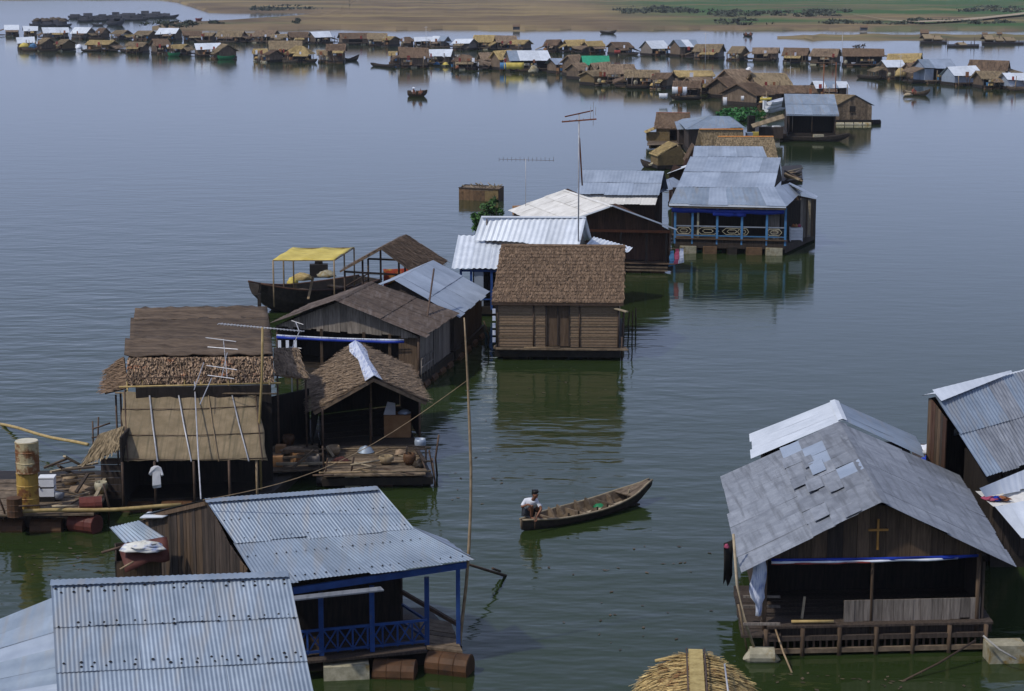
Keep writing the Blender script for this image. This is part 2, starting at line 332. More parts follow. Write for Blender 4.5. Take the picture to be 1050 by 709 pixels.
def cyl(par, c, r, L, mat, name='float_drum', axis=(1, 0, 0), n=14):
    """drum with rolled hoops"""
    c, ax = V(c), V(axis).normalized(); pts, rr = [], []
    for t, k in ((-.5, .94), (-.485, 1.03), (-.46, 1), (-.19, 1), (-.17, 1.045), (-.15, 1), (.15, 1), (.17, 1.045), (.19, 1), (.46, 1), (.485, 1.03), (.5, .94)):
        pts.append(c + ax * L * t); rr.append(r * k)
    return MB().tube(pts, rr, n).build(name, mat, par, smooth=False)
def shift(p, q, m):                   # move p towards q by m metres in plan
    d = Z(q, 0) - Z(p, 0); return p + d.normalized() * m if d.length > m else p
class Frame:
    """gable house frame: ridge R0-R1, eave E0-E1 on one side, G0-G1 on the other; plan corners inset under the eaves"""
    def __init__(s, R0, R1, E0, E1, G0, G1, oh=.3, zf=.45):
        s.R0, s.R1, s.E0, s.E1, s.G0, s.G1, s.zf = R0, R1, E0, E1, G0, G1, zf
        def ins(p, q, r): return shift(shift(p, q, oh), r, oh)
        s.e0, s.e1, s.g0, s.g1 = ins(E0, G0, E1), ins(E1, G1, E0), ins(G0, E0, G1), ins(G1, E1, G0)
        s.c = (s.e0 + s.e1 + s.g0 + s.g1) / 4; s.base = Z(s.c, 0)
    def zt(s, side): return min(s.E0.z, s.E1.z) if side == 'e' else min(s.G0.z, s.G1.z)
def cloth_strip(par, pts_top, drop, mat, name='cloth', sag=.02, n=12, th=.008):
    """hanging strip of cloth between two points"""
    a, b = pts_top; mb = MB(); vs = []; d = (b - a); nn = V((d.y, -d.x, 0)).normalized()
    for i in range(n + 1):
        t = i / n; p = lerp(a, b, t) - V((0, 0, sag * 4 * t * (1 - t))); k = nn * (.03 * math.sin(t * 23 + 1))
        dr = drop * (1 + .12 * math.sin(t * 17))
        vs += [p, p - V((0, 0, dr * .5)) + k, p - V((0, 0, dr)) + k * .6]
    mb.add(vs, [(3 * i + j, 3 * i + 3 + j, 3 * i + 4 + j, 3 * i + 1 + j) for i in range(n) for j in (0, 1)])
    o = mb.build(name, mat, par, smooth=True)
    so_ = o.modifiers.new('thick', 'SOLIDIFY'); so_.thickness = th
    return o
def heap(mat, c, rx, ry, rz, name, par=None, n=14, rough=.25, seed=0):
    """crumpled heap of cloth or leaves"""
    q = random.Random(seed); mb = MB(); vs = []; m = 6
    for i in range(m + 1):
        ph = math.pi / 2 * i / m
        for j in range(n):
            t = 2 * math.pi * j / n; k = 1 + rough * (q.random() - .5) * 2 * (1 if i < m else 0)
            vs.append(V(c) + V((rx * math.cos(t) * math.cos(ph) * k, ry * math.sin(t) * math.cos(ph) * k, rz * math.sin(ph) * (1 + rough * (q.random() - .5)))))
    fs = [(i * n + j, i * n + (j + 1) % n, (i + 1) * n + (j + 1) % n, (i + 1) * n + j) for i in range(m) for j in range(n)] + [tuple(reversed(range(n)))]
    return mb.add(vs, fs).build(name, mat, par, smooth=True)
def foliage(mb, c, rx, ry, rz, n, size, clumps=14, seed=1):
    q = random.Random(seed); c = V(c)
    cs = []
    for _ in range(clumps):
        while True:
            p = V((q.uniform(-1, 1), q.uniform(-1, 1), q.uniform(-1, 1)))
            if p.length < 1: break
        cs.append((V((p.x * rx, p.y * ry, p.z * rz)), q.uniform(.25, .5)))
    for i in range(n):
        k, rad = q.choice(cs); d = V((q.gauss(0, 1), q.gauss(0, 1), q.gauss(0, 1))).normalized() * q.random() ** .5 * rad
        p = c + k + V((d.x * rx, d.y * ry, d.z * rz)); a = V((q.gauss(0, 1), q.gauss(0, 1), q.gauss(0, .7))).normalized(); b = a.cross(V((q.gauss(0, 1), q.gauss(0, 1), q.gauss(0, 1)))).normalized()
        s = size * q.uniform(.6, 1.4)
        mb.add([p - a * s, p + b * s * .45, p + a * s, p - b * s * .45], [(0, 1, 2, 3)])
# ------------------------------------------------------------------ THE SETTING: river, far shore
def water_material():
    m = bpy.data.materials.new('river water'); m.use_nodes = True
    n, L = m.node_tree.nodes, m.node_tree.links; b = n['Principled BSDF']
    b.inputs['Base Color'].default_value = (.021, .035, .0095, 1); b.inputs['Roughness'].default_value = .08; b.inputs['IOR'].default_value = 1.333
    b.inputs['Specular IOR Level'].default_value = .5
    tc = n.new('ShaderNodeTexCoord')
    def noise(scale, st, det, rot=0.0):
        mp = n.new('ShaderNodeMapping'); mp.inputs['Scale'].default_value = st; mp.inputs['Rotation'].default_value = (0, 0, rot)
        z = n.new('ShaderNodeTexNoise'); z.inputs['Scale'].default_value = scale; z.inputs['Detail'].default_value = det; z.inputs['Roughness'].default_value = .5
        L.new(tc.outputs['Object'], mp.inputs[0]); L.new(mp.outputs[0], z.inputs['Vector']); return z.outputs['Fac']
    big = noise(.016, (1, .45, 1), 3, .3)
    small = noise(1.15, (.62, 1.25, 1), 2.0, .12); mid = noise(.36, (.7, 1.2, 1), 2.5, -.15); fine = noise(4.2, (.6, 1.2, 1), 2, .3)
    mr = n.new('ShaderNodeMapRange'); mr.inputs[1].default_value = .40; mr.inputs[2].default_value = .62; mr.inputs[3].default_value = .22; mr.inputs[4].default_value = 1.1
    L.new(big, mr.inputs[0])
    def mul(x, k):
        q = n.new('ShaderNodeMath'); q.operation = 'MULTIPLY'; L.new(x, q.inputs[0])
        if isinstance(k, float): q.inputs[1].default_value = k
        else: L.new(k, q.inputs[1])
        return q.outputs[0]
    def add(x, y):
        q = n.new('ShaderNodeMath'); q.operation = 'ADD'; L.new(x, q.inputs[0]); L.new(y, q.inputs[1]); return q.outputs[0]
    h = mul(add(add(mul(small, .06), mul(mid, .10)), mul(fine, .006)), mr.outputs[0])
    sx = n.new('ShaderNodeSeparateXYZ'); L.new(tc.outputs['Object'], sx.inputs[0])      # breezier reach near the bridge, calmer upstream
    my = n.new('ShaderNodeMapRange'); my.inputs[1].default_value = -745; my.inputs[2].default_value = -640; my.inputs[3].default_value = 1.7; my.inputs[4].default_value = .36; L.new(sx.outputs['Y'], my.inputs[0])
    h = mul(h, my.outputs[0])
    bp = n.new('ShaderNodeBump'); bp.inputs['Strength'].default_value = 1.0; bp.inputs['Distance'].default_value = WAVE
    L.new(h, bp.inputs['Height']); L.new(bp.outputs[0], b.inputs['Normal'])
    return m
WAVE = .5
wm = MB()
wm.quad(V((-1600, -120, 0)), V((1600, -120, 0)), V((1600, 1700, 0)), V((-1600, 1700, 0)))
wo = wm.build('water', water_material()); wo['kind'] = 'structure'
def field_material(name, greens):
    m = bpy.data.materials.new(name); m.use_nodes = True
    n, L = m.node_tree.nodes, m.node_tree.links; b = n['Principled BSDF']; b.inputs['Roughness'].default_value = 1; b.inputs['Specular IOR Level'].default_value = 0
    tc = n.new('ShaderNodeNewGeometry')
    def noise(sc_, st, lo, hi, seed):
        mp = n.new('ShaderNodeMapping'); mp.inputs['Scale'].default_value = st; mp.inputs['Location'].default_value = (seed, seed * .7, 0)
        z = n.new('ShaderNodeTexNoise'); z.inputs['Scale'].default_value = sc_; z.inputs['Detail'].default_value = 6; z.inputs['Roughness'].default_value = .6
        r = n.new('ShaderNodeValToRGB'); r.color_ramp.elements[0].position = lo; r.color_ramp.elements[1].position = hi
        L.new(tc.outputs['Position'], mp.inputs[0]); L.new(mp.outputs[0], z.inputs['Vector']); L.new(z.outputs['Fac'], r.inputs[0]); return r.outputs[0]
    def mix(f, a, c):
        x = n.new('ShaderNodeMix'); x.data_type = 'RGBA'; L.new(f, x.inputs[0])
        for v, i in ((a, 6), (c, 7)):
            if isinstance(v, tuple): x.inputs[i].default_value = (*v, 1)
            else: L.new(v, x.inputs[i])
        return x.outputs[2]
    base = mix(noise(.05, (.5, .35, 1), .35, .65, 3), (.115, .088, .066), (.22, .165, .10))
    base = mix(noise(.03, (.35, .6, 1), .48, .6, 11), base, (.26, .20, .105))
    # more green towards the east, as the fields lie
    sx = n.new('ShaderNodeSeparateXYZ'); L.new(tc.outputs['Position'], sx.inputs[0])
    mr = n.new('ShaderNodeMapRange'); mr.inputs[1].default_value = greens[0]; mr.inputs[2].default_value = greens[1]; mr.inputs[3].default_value = .0; mr.inputs[4].default_value = 1
    L.new(sx.outputs['X'], mr.inputs[0])
    q = n.new('ShaderNodeMath'); q.operation = 'MULTIPLY'; L.new(mr.outputs[0], q.inputs[0]); L.new(noise(.022, (.35, .5, 1), .38, .52, 29), q.inputs[1])
    base = mix(q.outputs[0], base, (.06, .115, .05))
    L.new(noise(.028, (.35, .8, 1), .60, .66, 47), (x := n.new('ShaderNodeMath')).inputs[0]); x.operation = 'MULTIPLY'; x.inputs[1].default_value = .8
    base = mix(x.outputs[0], base, (.08, .115, .06))
    L.new(base, b.inputs['Base Color'])
    return m
# far shore: a flat peninsula whose tip lies left, fields to the right, and another bank beyond the inlet
def shore_sheet(name, rows, mat, skirt=.5):
    """rows = list of lines of world points, nearest first; first line gets a bank down into the water"""
    k = len(rows[0]); vs = [V((p.x, p.y - 1.5, -.6)) for p in rows[0]]
    for r in rows: vs += r
    fs = [(i * k + j, i * k + j + 1, (i + 1) * k + j + 1, (i + 1) * k + j) for i in range(len(rows)) for j in range(k - 1)]
    o = MB().add(vs, fs).build(name, mat); o['kind'] = 'structure'; return o
fm = field_material('dry shore fields', (30, 75))
rq = random.Random(5)
xs = [156, 162, 172, 190, 215, 245, 275, 305, 330, 350] + list(range(370, 1400, 12))
far_y = {156: 28.8, 162: 27.5, 172: 26.3, 190: 25.2, 215: 23.6, 245: 21.5, 275: 19.4, 305: 16.5, 330: 13, 350: 7}
rows = []
for t in (0, .04, .12, .25, .4, .55, .7, .85, 1):
    line = []
    for x in xs:
        yn = 31.0 + .4 * math.sin(x * .05) + .25 * math.sin(x * .19) + (x - 525) * .0012; yf = far_y.get(x, -9)
        if x < 200: yn = min(yn, 30.2)
        p0, p1 = P(x, yn, 0), P(x, yf, 0); p = lerp(p0, p1, t ** (1.0 if x < 360 else 1.6))
        z = .12 if t == 0 else (.9 + .5 * math.sin(x * .11 + t * 9) * t if t < 1 or x >= 360 else .2)
        if x < 172: z = min(z, .5)
        line.append(Z(p, z))
    rows.append(line)
shore_sheet('far_shore', rows, fm)
rows = []
for yy, z in ((13.6, .2), (12.8, 1.0), (8, 1.2), (0, 1.5), (-8, 2)):
    rows.append([Z(P(x, yy - (0 if x > 215 else max(0, min(1, (215 - x) / 40)) * (yy + 8) * .62) + .25 * math.sin(x * .08), 0), z) for x in range(-250, 372, 16)])
shore_sheet('far_bank', rows, field_material('hazy bank', (5000, 6000)))
# ridge of low hills closing the horizon
rows = []
for d, h in ((1500, 0), (1540, 2), (1600, 4), (1680, 6)):
    rows.append([V((x, d, h * (1 + .25 * math.sin(x * .011) + .15 * math.sin(x * .031 + 2)))) for x in range(-1600, 1601, 40)])
shore_sheet('hills', rows, field_material('wooded hills', (-3000, -2900)))
# sand spit to the right, before the far shore
rows = []
for t in (0, .3, .7, 1):
    rows.append([Z(lerp(P(x, 41.6 if x > 830 else 39.5, 0), P(x, 36.2 if x > 840 else 38.6, 0), t), .12 if t in (0, 1) else .55 + .2 * math.sin(x * .1)) for x in list(range(797, 1250, 9))])
shore_sheet('sand_spit', rows, field_material('dull spit grass', (60, 260)))
# tan cart track climbing through the far fields
pts = [P(x, y, 1.55) for x, y in ((872, 14), (890, 17), (910, 20.5), (940, 22.3), (975, 21), (1010, 18.2), (1040, 15), (1080, 10))]
mb = MB()
for a, b in zip(pts, pts[1:]):
    mb.quad(a + V((0, -6, 0)), b + V((0, -6, 0)), b + V((0, 6, .05)), a + V((0, 6, .05)))
mk('pale track earth', (.32, .25, .16), (.40, .32, .21), .2); t_ = bpy.data.materials['pale track earth']
to = mb.build('path', t_); to['kind'] = 'structure'
# far woods: one mass nobody could count
mb = MB()
for x0, x1, y0, n_, hh in ((640, 705, 14, 16, 1.3), (735, 862, 17, 24, 1.1), (985, 1050, 12.5, 9, 1.1), (245, 330, 11.5, 8, 1.2), (700, 1040, 26, 14, .7)):
    for i in range(n_):
        x = rq.uniform(x0, x1); c = P(x, rq.uniform(y0 - 5, y0), 1)
        foliage(mb, c + V((0, 0, hh * .4)), rq.uniform(3, 8), 5, hh * .6, 60, .7, 8, i * 7 + int(x0))
mb.build('far_wood', 'leafhaze', kind='stuff')
for i, (x, y, rx, rz) in enumerate([(170, 28.6, 6, 1.6), (182, 27.6, 5, 2.0), (194, 26.5, 3.5, 1.2), (303, 24.6, 1.2, 1.6), (222, 25, 2.5, 1.0)]):
    c = P(x, y, .8); t = thing('bush', ['bushy scrub on the low tip of the far left peninsula', 'taller scrub just right of the peninsula tip', 'small round scrub on the peninsula edge right of the tip', 'lone dark shrub on the dry peninsula field', 'low scrub patch on the left peninsula skyline', 'small dark shrub near the water of the far tan shore'][i], 'bush', c)
    mb = MB(); foliage(mb, c + V((0, 0, rz * .5)), rx, 3, rz * .55, 160, .5, 12, i); mb.build('crown', 'leafdark', t)
    pole(t, [c + V((0, 0, -.2)), c + V((.1, 0, rz * .7))], .12, 'stick', 'trunk', 5)

hz = MB(); hz.box(V((0, 770, 7.4)), 3300, 1880, 19.2)
HZM = bpy.data.materials.new('haze air'); HZM.use_nodes = True
n_ = HZM.node_tree.nodes; n_.remove(n_['Principled BSDF']); pv = n_.new('ShaderNodeVolumePrincipled'); pv.inputs['Color'].default_value = (.80, .88, 1, 1); pv.inputs['Density'].default_value = .00012
HZM.node_tree.links.new(pv.outputs[0], n_['Material Output'].inputs['Volume'])
ho = hz.build('haze', HZM); ho['kind'] = 'stuff'; ho.display_type = 'WIRE'
# ------------------------------------------------------------------ NEAR HOUSES
def para(a, b, c): return a + (c - b)           # fourth corner: a + (b -> c)
def nails(par, A, B, C, D, rows, n, r, lift=.03):
    nn = up_normal(A, B, C, D); mb = MB()
    for t in rows:
        for i in range(n):
            s = (i + R.uniform(.25, .75)) / n
            if R.random() < .12: continue
            c = lerp(lerp(A, B, s), lerp(D, C, s), t + R.uniform(-.006, .006)) + nn * lift; rr = r * R.uniform(.7, 1.2)
            vs = [c + V((rr * math.cos(k * math.pi / 3), rr * math.sin(k * math.pi / 3), 0)) - nn * .02 for k in range(6)] + [c + nn * rr * .4]
            mb.add(vs, [(k, (k + 1) % 6, 6) for k in range(6)])
    return mb.build('roof_nails', 'dark', par, kind='stuff')
def ridge_cap(par, a, b, mat, w=.14, drop=.05, name='ridge_cap', corr=0):
    a, b = V(a), V(b); d = (b - a).normalized(); n = V((-d.y, d.x, 0)).normalized()
    up = V((0, 0, .035)); mb = MB(); k = max(1, int((b - a).length / .05)) if corr else 1; vs = []
    for i in range(k + 1):
        p = lerp(a, b, i / k) + up; h = V((0, 0, corr * math.cos(i * math.pi))) if corr else V((0, 0, 0))
        vs += [p - n * w - V((0, 0, drop)) + h, p + h, p + n * w - V((0, 0, drop)) + h]
    mb.add(vs, [(3 * i + j, 3 * i + 3 + j, 3 * i + 4 + j, 3 * i + 1 + j) for i in range(k) for j in (0, 1)])
    return mb.build(name, mat, par, smooth=bool(corr))

# ---- H1: corrugated roof at the bottom left
R0, R1 = P(52, 597, 4.0), P(296, 588, 4.0)
E0, E1 = SP(60, 735, R0, .62), SP(324, 722, R1, .62)
G0, G1 = Z(R0 * 2 - E0, E0.z), Z(R1 * 2 - E1, E1.z)
h = thing('floating_house', 'house under the nearest corrugated silver roof, filling the bottom left corner', 'house', Z((R0 + R1) / 2, 0))
sheets(h, R0, R1, E1, E0, 6, 3, ['tin'], .075, .006, 6, .08, name='roof_sheet')
sheets(h, R1, R0, G0, G1, 6, 3, ['tin'], .075, .006, 4, .08)
ridge_cap(h, R0, R1, 'tin', .17, .045, corr=.006)
nails(h, R0, R1, E1, E0, (.06, .09, .33, .36, .63, .66, .93), 17, .030, .05)
T0, T1 = lerp(R0, E0, .06) + V((.06, 0, -.14)), lerp(R0, E0, .97) + V((.06, 0, -.14))
S1, S0 = P(-75, 752, 2.1), P(-62, 660, 2.6)
sheets(h, T0, T1, S1, S0, 7, 1, ['tin', 'tinblue', 'tin'], .3, .008, 4, name='lean_to_sheet')
for a, b in ((E0, E1), (E1, G1), (G1, G0), (G0, E0)):
    a2, b2 = shift(a, (R0 + R1) / 2, .5), shift(b, (R0 + R1) / 2, .5); boards(h, a2, b2, .4, [(0, min(a.z, b.z) - .06), (1, min(a.z, b.z) - .06)], .35, 'wood', False)
gable(h, shift(E0, (R0 + R1) / 2, .35), shift(G0, (R0 + R1) / 2, .35), E0.z - .05, 3.85, 'wood'); gable(h, shift(E1, (R0 + R1) / 2, .35), shift(G1, (R0 + R1) / 2, .35), E0.z - .05, 3.85, 'wood')
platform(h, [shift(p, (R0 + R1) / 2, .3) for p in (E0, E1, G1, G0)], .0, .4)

# ---- H2: blue porch house
R0, R1 = P(210, 513, 3.5), P(387, 500, 3.5)
K0, K1 = P(239, 557, 2.8), P(423, 541, 2.8)
E0, E1 = P(266, 601, 2.3), P(486, 574, 2.3)
G0 = P(143, 529, 2.3); G1 = G0 + (R1 - R0)
h = thing('floating_house', 'house with a blue railed porch under a broad corrugated roof beside the bamboo pole', 'house', Z(lerp(R0, E1, .5), 0))
sheets(h, R0, R1, K1, K0, 5, 1, ['tin'], .075, .006, 6, .06, lift0=.02)
sheets(h, K0, K1, E1, E0, 6, 1, ['tin'], .075, .006, 6, .05)
sheets(h, R1, R0, G0, G1, 4, 1, ['tin'], .075, .006, 4, .05)
ridge_cap(h, R0, R1, 'tin', .16, .045, corr=.006)
nails(h, R0, R1, K1, K0, (.07, .10, .5, .93), 20, .022, .045); nails(h, K0, K1, E1, E0, (.35, .9), 20, .022, .045)
hip = P(455, 552.5, E1.z + .02)
sheets(h, K1, K1 + (hip - E1) * .05, hip, E1, 3, 1, ['tinblue'], .2, .01, 4, name='hip_sheet')
# gable wall of boards at the left
wb0, wb1 = Z(G0, 0) + V((.12, .0, 0)), Z(lerp(K0, E0, .6), 0) + V((-.05, .05, 0)); zK = K0.z
wd = (wb1 - wb0).length; sm = (Z(R0, 0) - wb0).dot((wb1 - wb0).normalized()) / wd; sk_ = (Z(K0, 0) - wb0).dot((wb1 - wb0).normalized()) / wd
boards(h, wb0, wb1, .35, [(0, G0.z - .03), (sm, R0.z - .04), (sk_, K0.z - .03), (1, lerp(K0, E0, .6).z - .04)], .17, ['woodmid', 'wood', 'wood', 'woodmid'], True, .03)
bar(h, G0 + V((.1, 0, -.05)), R0 + V((.02, 0, -.07)), .06, .09, 'woodmid', 'verge_board'); 
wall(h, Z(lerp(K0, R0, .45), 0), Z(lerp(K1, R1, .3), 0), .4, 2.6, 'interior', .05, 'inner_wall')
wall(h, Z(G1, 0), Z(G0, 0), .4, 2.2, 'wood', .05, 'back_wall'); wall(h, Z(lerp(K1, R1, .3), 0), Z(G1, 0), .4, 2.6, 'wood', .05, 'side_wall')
# porch
ft = P(438, 661, .45); fc = P(471, 666, .45); fl = P(296, 676, .45)
for (px, pt_, pb) in ((438, 592, 661), (382, 601, 668), (330, 608, 672)):
    q = P(px, pb, .45); post(h, q, .45, UP(q, pt_) , .05, 'bluepaint', 'porch_post', sq=True)
q = P(470, 660, .45); post(h, q, .3, UP(q, 578), .045, 'bluepaint', 'porch_post', sq=True)
bar(h, P(300, 606, E0.z - .22), P(478, 579.5, E1.z - .12), .06, .14, 'bluepaint', 'porch_beam')
bar(h, P(300, 614, 2.0), P(392, 604, 2.0), .25, .03, 'tinold', 'porch_awning')
ra, rb = P(300, 675.5, .45), P(438, 662, .45)
for z_ in (.55, 1.02): bar(h, Z(ra, z_), Z(rb, z_), .05, .05, 'bluepaint', 'rail')
nx = 9
for i in range(nx):
    a_, b_ = lerp(ra, rb, (i + .08) / nx), lerp(ra, rb, (i + .92) / nx)
    mb = MB().beam(Z(a_, .57), Z(b_, 1.0), .02, .03).beam(Z(a_, 1.0), Z(b_, .57) + V((0, .03, 0)), .02, .03)
    mb.build('lattice', 'bluepaint', h, kind='stuff')
    post(h, lerp(ra, rb, i / nx), .5, 1.04, .02, 'bluepaint', 'baluster', sq=True)
sb = P(413, 645, .45)
for z_ in (.6, 1.0): bar(h, Z(rb, z_), Z(sb, z_), .05, .05, 'bluepaint', 'rail')
bar(h, P(412, 607, 1.35), P(472, 642, .75), .08, .08, 'stick', 'brace')
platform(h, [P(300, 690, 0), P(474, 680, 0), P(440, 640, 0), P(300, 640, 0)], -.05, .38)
deck(h, P(438, 664, .45), P(474, 668, .45), P(462, 638, .45), P(428, 632, .45), 7, 'deck', .45)
deck(h, P(296, 681, .43), P(438, 668, .43), P(420, 630, .43), P(300, 634, .43), 6, 'wood', .43)
MB().box(P(355, 688, .12), .95, .5, .36, .12).build('float_block', 'floatpale', h)
cyl(h, P(461, 683, .12), .29, .95, 'browndrum', 'float_drum', (.95, -.3, 0))
cyl(h, P(405, 690, .05), .29, .9, 'browndrum', 'float_drum', (1, -.1, 0))
# lamp-like table and bench seen dark on the porch
t = thing('table', 'small wooden table standing in the dark of the blue railed porch', 'table', P(352, 650, .45))
MB().box(P(352, 636, .45) + V((0, 0, .7)), .9, .5, .05, .1).build('tabletop', 'woodmid', t)
for sx in (-.38, .38):
    for sy in (-.2, .2): post(t, P(352, 636, .45) + V((sx, sy, 0)), .45, 1.12, .025, 'wood', 'leg')
t = thing('outhouse', 'small board shed with a curved tin cover, against the plank wall lower left', 'shed', P(146, 660, 0))
A, B, C, D = P(112, 541, 2.5), P(143, 534, 2.65), P(170, 552, 2.35), P(126, 556, 2.3)
sheets(t, A, B, C, D, 2, 1, ['tin'], .085, .013, 5)
f0, f1 = P(121, 651, .3), P(168, 649, .3); b0_ = f0 + V((-.12, .62, 0)); b1_ = f1 + V((-.12, .62, 0))
boards(t, f0, f1, .25, [(0, 1.95), (1, 2.1)], .17, ['woodmid'], True); boards(t, b0_, f0, .25, [(0, 2.2), (1, 1.95)], .2, ['wood'], True); boards(t, f1, b1_, .25, [(0, 2.1), (1, 2.25)], .2, ['wood'], False); boards(t, b1_, b0_, .25, [(0, 2.25), (1, 2.2)], .2, ['wood'], False)
platform(t, [f0, f1, b1_, b0_], -.05, .25)
o = MB(); A, B, C, D = P(122, 559, 2.32), P(171, 551, 2.44), P(174, 569, 2.18), P(128, 580, 2.05)
vs = []
for i in range(9):
    for j in range(7):
        p = lerp(lerp(A, B, i / 8), lerp(D, C, i / 8), j / 6); vs.append(p + V((0, 0, .06 * math.sin(i * 1.1) * math.sin(j * .9) - .10 * (j == 6) - .07 * (i == 0))))
o.add(vs, [(i * 7 + j, i * 7 + 7 + j, i * 7 + 8 + j, i * 7 + j + 1) for i in range(8) for j in range(6)])
o = tag(o.build('tarpaulin', 'browntarp', smooth=True), 'red brown tarpaulin spread over the front of the small shed roof', 'tarpaulin')
o.modifiers.new('thick', 'SOLIDIFY').thickness = .02
o = heap('clothblue', P(147, 563, 2.32), .46, .28, .16, 'cloth_heap', seed=4, rough=.32); tag(o, 'white and blue crumpled cloth drying on the small shed roof', 'cloth')
tag(pole(None, [P(104, 567, 2.2), P(125, 561, 2.3)], .03, 'stick', 'stick'), 'dark stick poking out left of the small shed roof', 'stick')
tag(pole(None, [P(123, 584, 2.0), P(137, 576, 2.15)], .02, 'bambooold', 'stick'), 'pale stick leaning at the corner of the small shed', 'stick')
o = MB().slab(P(143, 531, 2.34), P(152, 525, 2.42), P(179, 525, 2.72), P(166, 530.5, 2.6), .02); tag(o.build('tin_scrap', 'tinpale'), 'bright loose tin scrap lying on the edge of the plank wall', 'scrap')

# ---- H3: reed mat house with felt roof
gz = 4.3
A, B = P(139, 320, gz), P(274, 318, gz)
C, D = P(280, 366, 3.55), P(131, 367, 3.55)
Em, Fm = P(281, 392, 3.05), P(130, 394, 3.05)
Ma, Mb_, Mc, Md = P(125, 403, 2.95), P(264, 399, 2.95), P(274, 472, 1.5), P(127, 473, 1.5)
h = thing('floating_house', 'house fronted by a big sloping reed mat, with dark felt on its roof', 'house', P(200, 500, 0))
def felt(a, b, c, d, seed, th=.04):
    q = random.Random(seed); mb = MB(); n1, n2 = 26, 6; vs = []; nn = up_normal(a, b, c, d)
    for i in range(n1 + 1):
        for j in range(n2 + 1):
            p = lerp(lerp(a, b, i / n1), lerp(d, c, i / n1), j / n2)
            p = p + nn * (q.uniform(-.018, .018) + .02 * math.sin(i * .9 + j * 2 + seed) + (.05 if 0 < j < 2 else 0)) + (c - b).normalized() * (q.uniform(-.05, .05) if j in (0, n2) else 0)
            vs.append(p)
    mb.add(vs, [(i * (n2 + 1) + j, (i + 1) * (n2 + 1) + j, (i + 1) * (n2 + 1) + j + 1, i * (n2 + 1) + j + 1) for i in range(n1) for j in range(n2)])
    o = mb.build('felt_sheet', 'felt', h, smooth=True); o.modifiers.new('thick', 'SOLIDIFY').thickness = th
nn = up_normal(A, B, C, D)
MB().slab(A - nn * .1, B - nn * .1, C - nn * .1, D - nn * .1, .06).build('roof_slope', 'dark', h)
felt(A + nn * .10, B + nn * .10, lerp(B, C, .26) + nn * .07, lerp(A, D, .26) + nn * .07, 1)
felt(lerp(A, D, .2) + nn * .04 - V((.1, 0, 0)), lerp(B, C, .2) + nn * .04, lerp(B, C, .75) + nn * .05, lerp(A, D, .75) + nn * .05, 2)
felt(lerp(A, D, .68) + nn * .12 - V((.14, 0, 0)), lerp(B, C, .68) + nn * .12, C + nn * .05, D + nn * .05 - V((.1, 0, 0)), 3)
thatch(h, D, C, Em, Fm, 'thL', 9, 34, .24, .05, .08, .09, .6, base='thB')
Bk0, Bk1 = A + V((-.2, 2.6, -1.3)), B + V((-.2, 2.6, -1.3))
thatch(h, B, A, Bk0, Bk1, 'thB', 9, 14, base='thB')
hx = [P(127, 366, 3.3), P(110, 378, 3.0), P(107, 403, 2.55), P(131, 397, 2.75)]
thatch(h, hx[0], hx[3], hx[2], hx[1], 'thB', 8, 30, .2, .06, .06, .05, .6, 'side_roof')
hx = [P(281, 357, 3.3), P(305, 357, 3.2), P(316, 388, 2.6), P(282, 384, 2.75)]
thatch(h, hx[0], hx[1], hx[2], hx[3], 'thG', 8, 30, .2, .06, .06, .05, .6, 'side_roof')
for k in (1, 2, 3): post(h, shift(hx[k], (hx[0] + hx[2]) / 2, .12), .2, hx[k].z - .05, .03, 'stick')
# the mat: a sagging sheet with poles and battens
mb = MB(); vs = []; n1, n2 = 20, 10; nm = up_normal(Ma, Mb_, Mc, Md)
for i in range(n1 + 1):
    for j in range(n2 + 1):
        s, t = i / n1, j / n2
        vs.append(lerp(lerp(Ma, Mb_, s), lerp(Md, Mc, s), t) + nm * (-.05 * math.sin(math.pi * s) * math.sin(math.pi * t) + .018 * math.sin(i * 2.1) + .012 * math.sin(j * 1.7 + i)) + V((.03 * math.sin(j * 1.3) if i in (0, n1) else 0, 0, 0)))
mb.add(vs, [(i * (n2 + 1) + j, (i + 1) * (n2 + 1) + j, (i + 1) * (n2 + 1) + j + 1, i * (n2 + 1) + j + 1) for i in range(n1) for j in range(n2)])
o = mb.build('reed_mat', 'mat', h, smooth=True); o.modifiers.new('thick', 'SOLIDIFY').thickness = .02
def onmat(s, t, k=.05): return lerp(lerp(Ma, Mb_, s), lerp(Md, Mc, s), t) + nm * k
for s0, s1, mt, r in ((.02, .03, 'stick', .016), (.20, .235, 'greypole', .024), (.41, .47, 'greypole', .02), (.63, .66, 'bambooold', .014), (.80, .87, 'greypole', .021), (.985, .965, 'stick', .014)):
    pole(h, [onmat(s0, -.02), onmat((s0 + s1) / 2 - .004, .5, .03), onmat(s1, 1.03)], r, mt, 'mat_pole', 6)
for t_, s0, s1 in ((.26, 0, 1), (.64, 0, 1), (.985, 0, 1)):
    pole(h, [onmat(s0, t_, .04), onmat(.5, t_ + .01, .01), onmat(s1, t_, .04)], .013, 'stick', 'batten', 5)
for z_, y_ in ((2.98, 0), (3.02, .0)):
    pass
pole(h, [P(122, 397, 3.05), P(288, 393, 3.05)], .028, 'bamboo', 'eave_pole', 6); pole(h, [P(124, 388, 3.2), P(285, 385, 3.2)], .016, 'stick', 'eave_pole', 6); pole(h, [P(118, 403, 2.9), P(284, 404, 2.9)], .026, 'bambooold', 'eave_pole', 6)
for px in (130, 146, 189, 206, 234, 276): pole(h, [P(px, 390, 3.12), P(px + 1, 405, 2.85)], .024, 'bamboo', 'strut', 5)
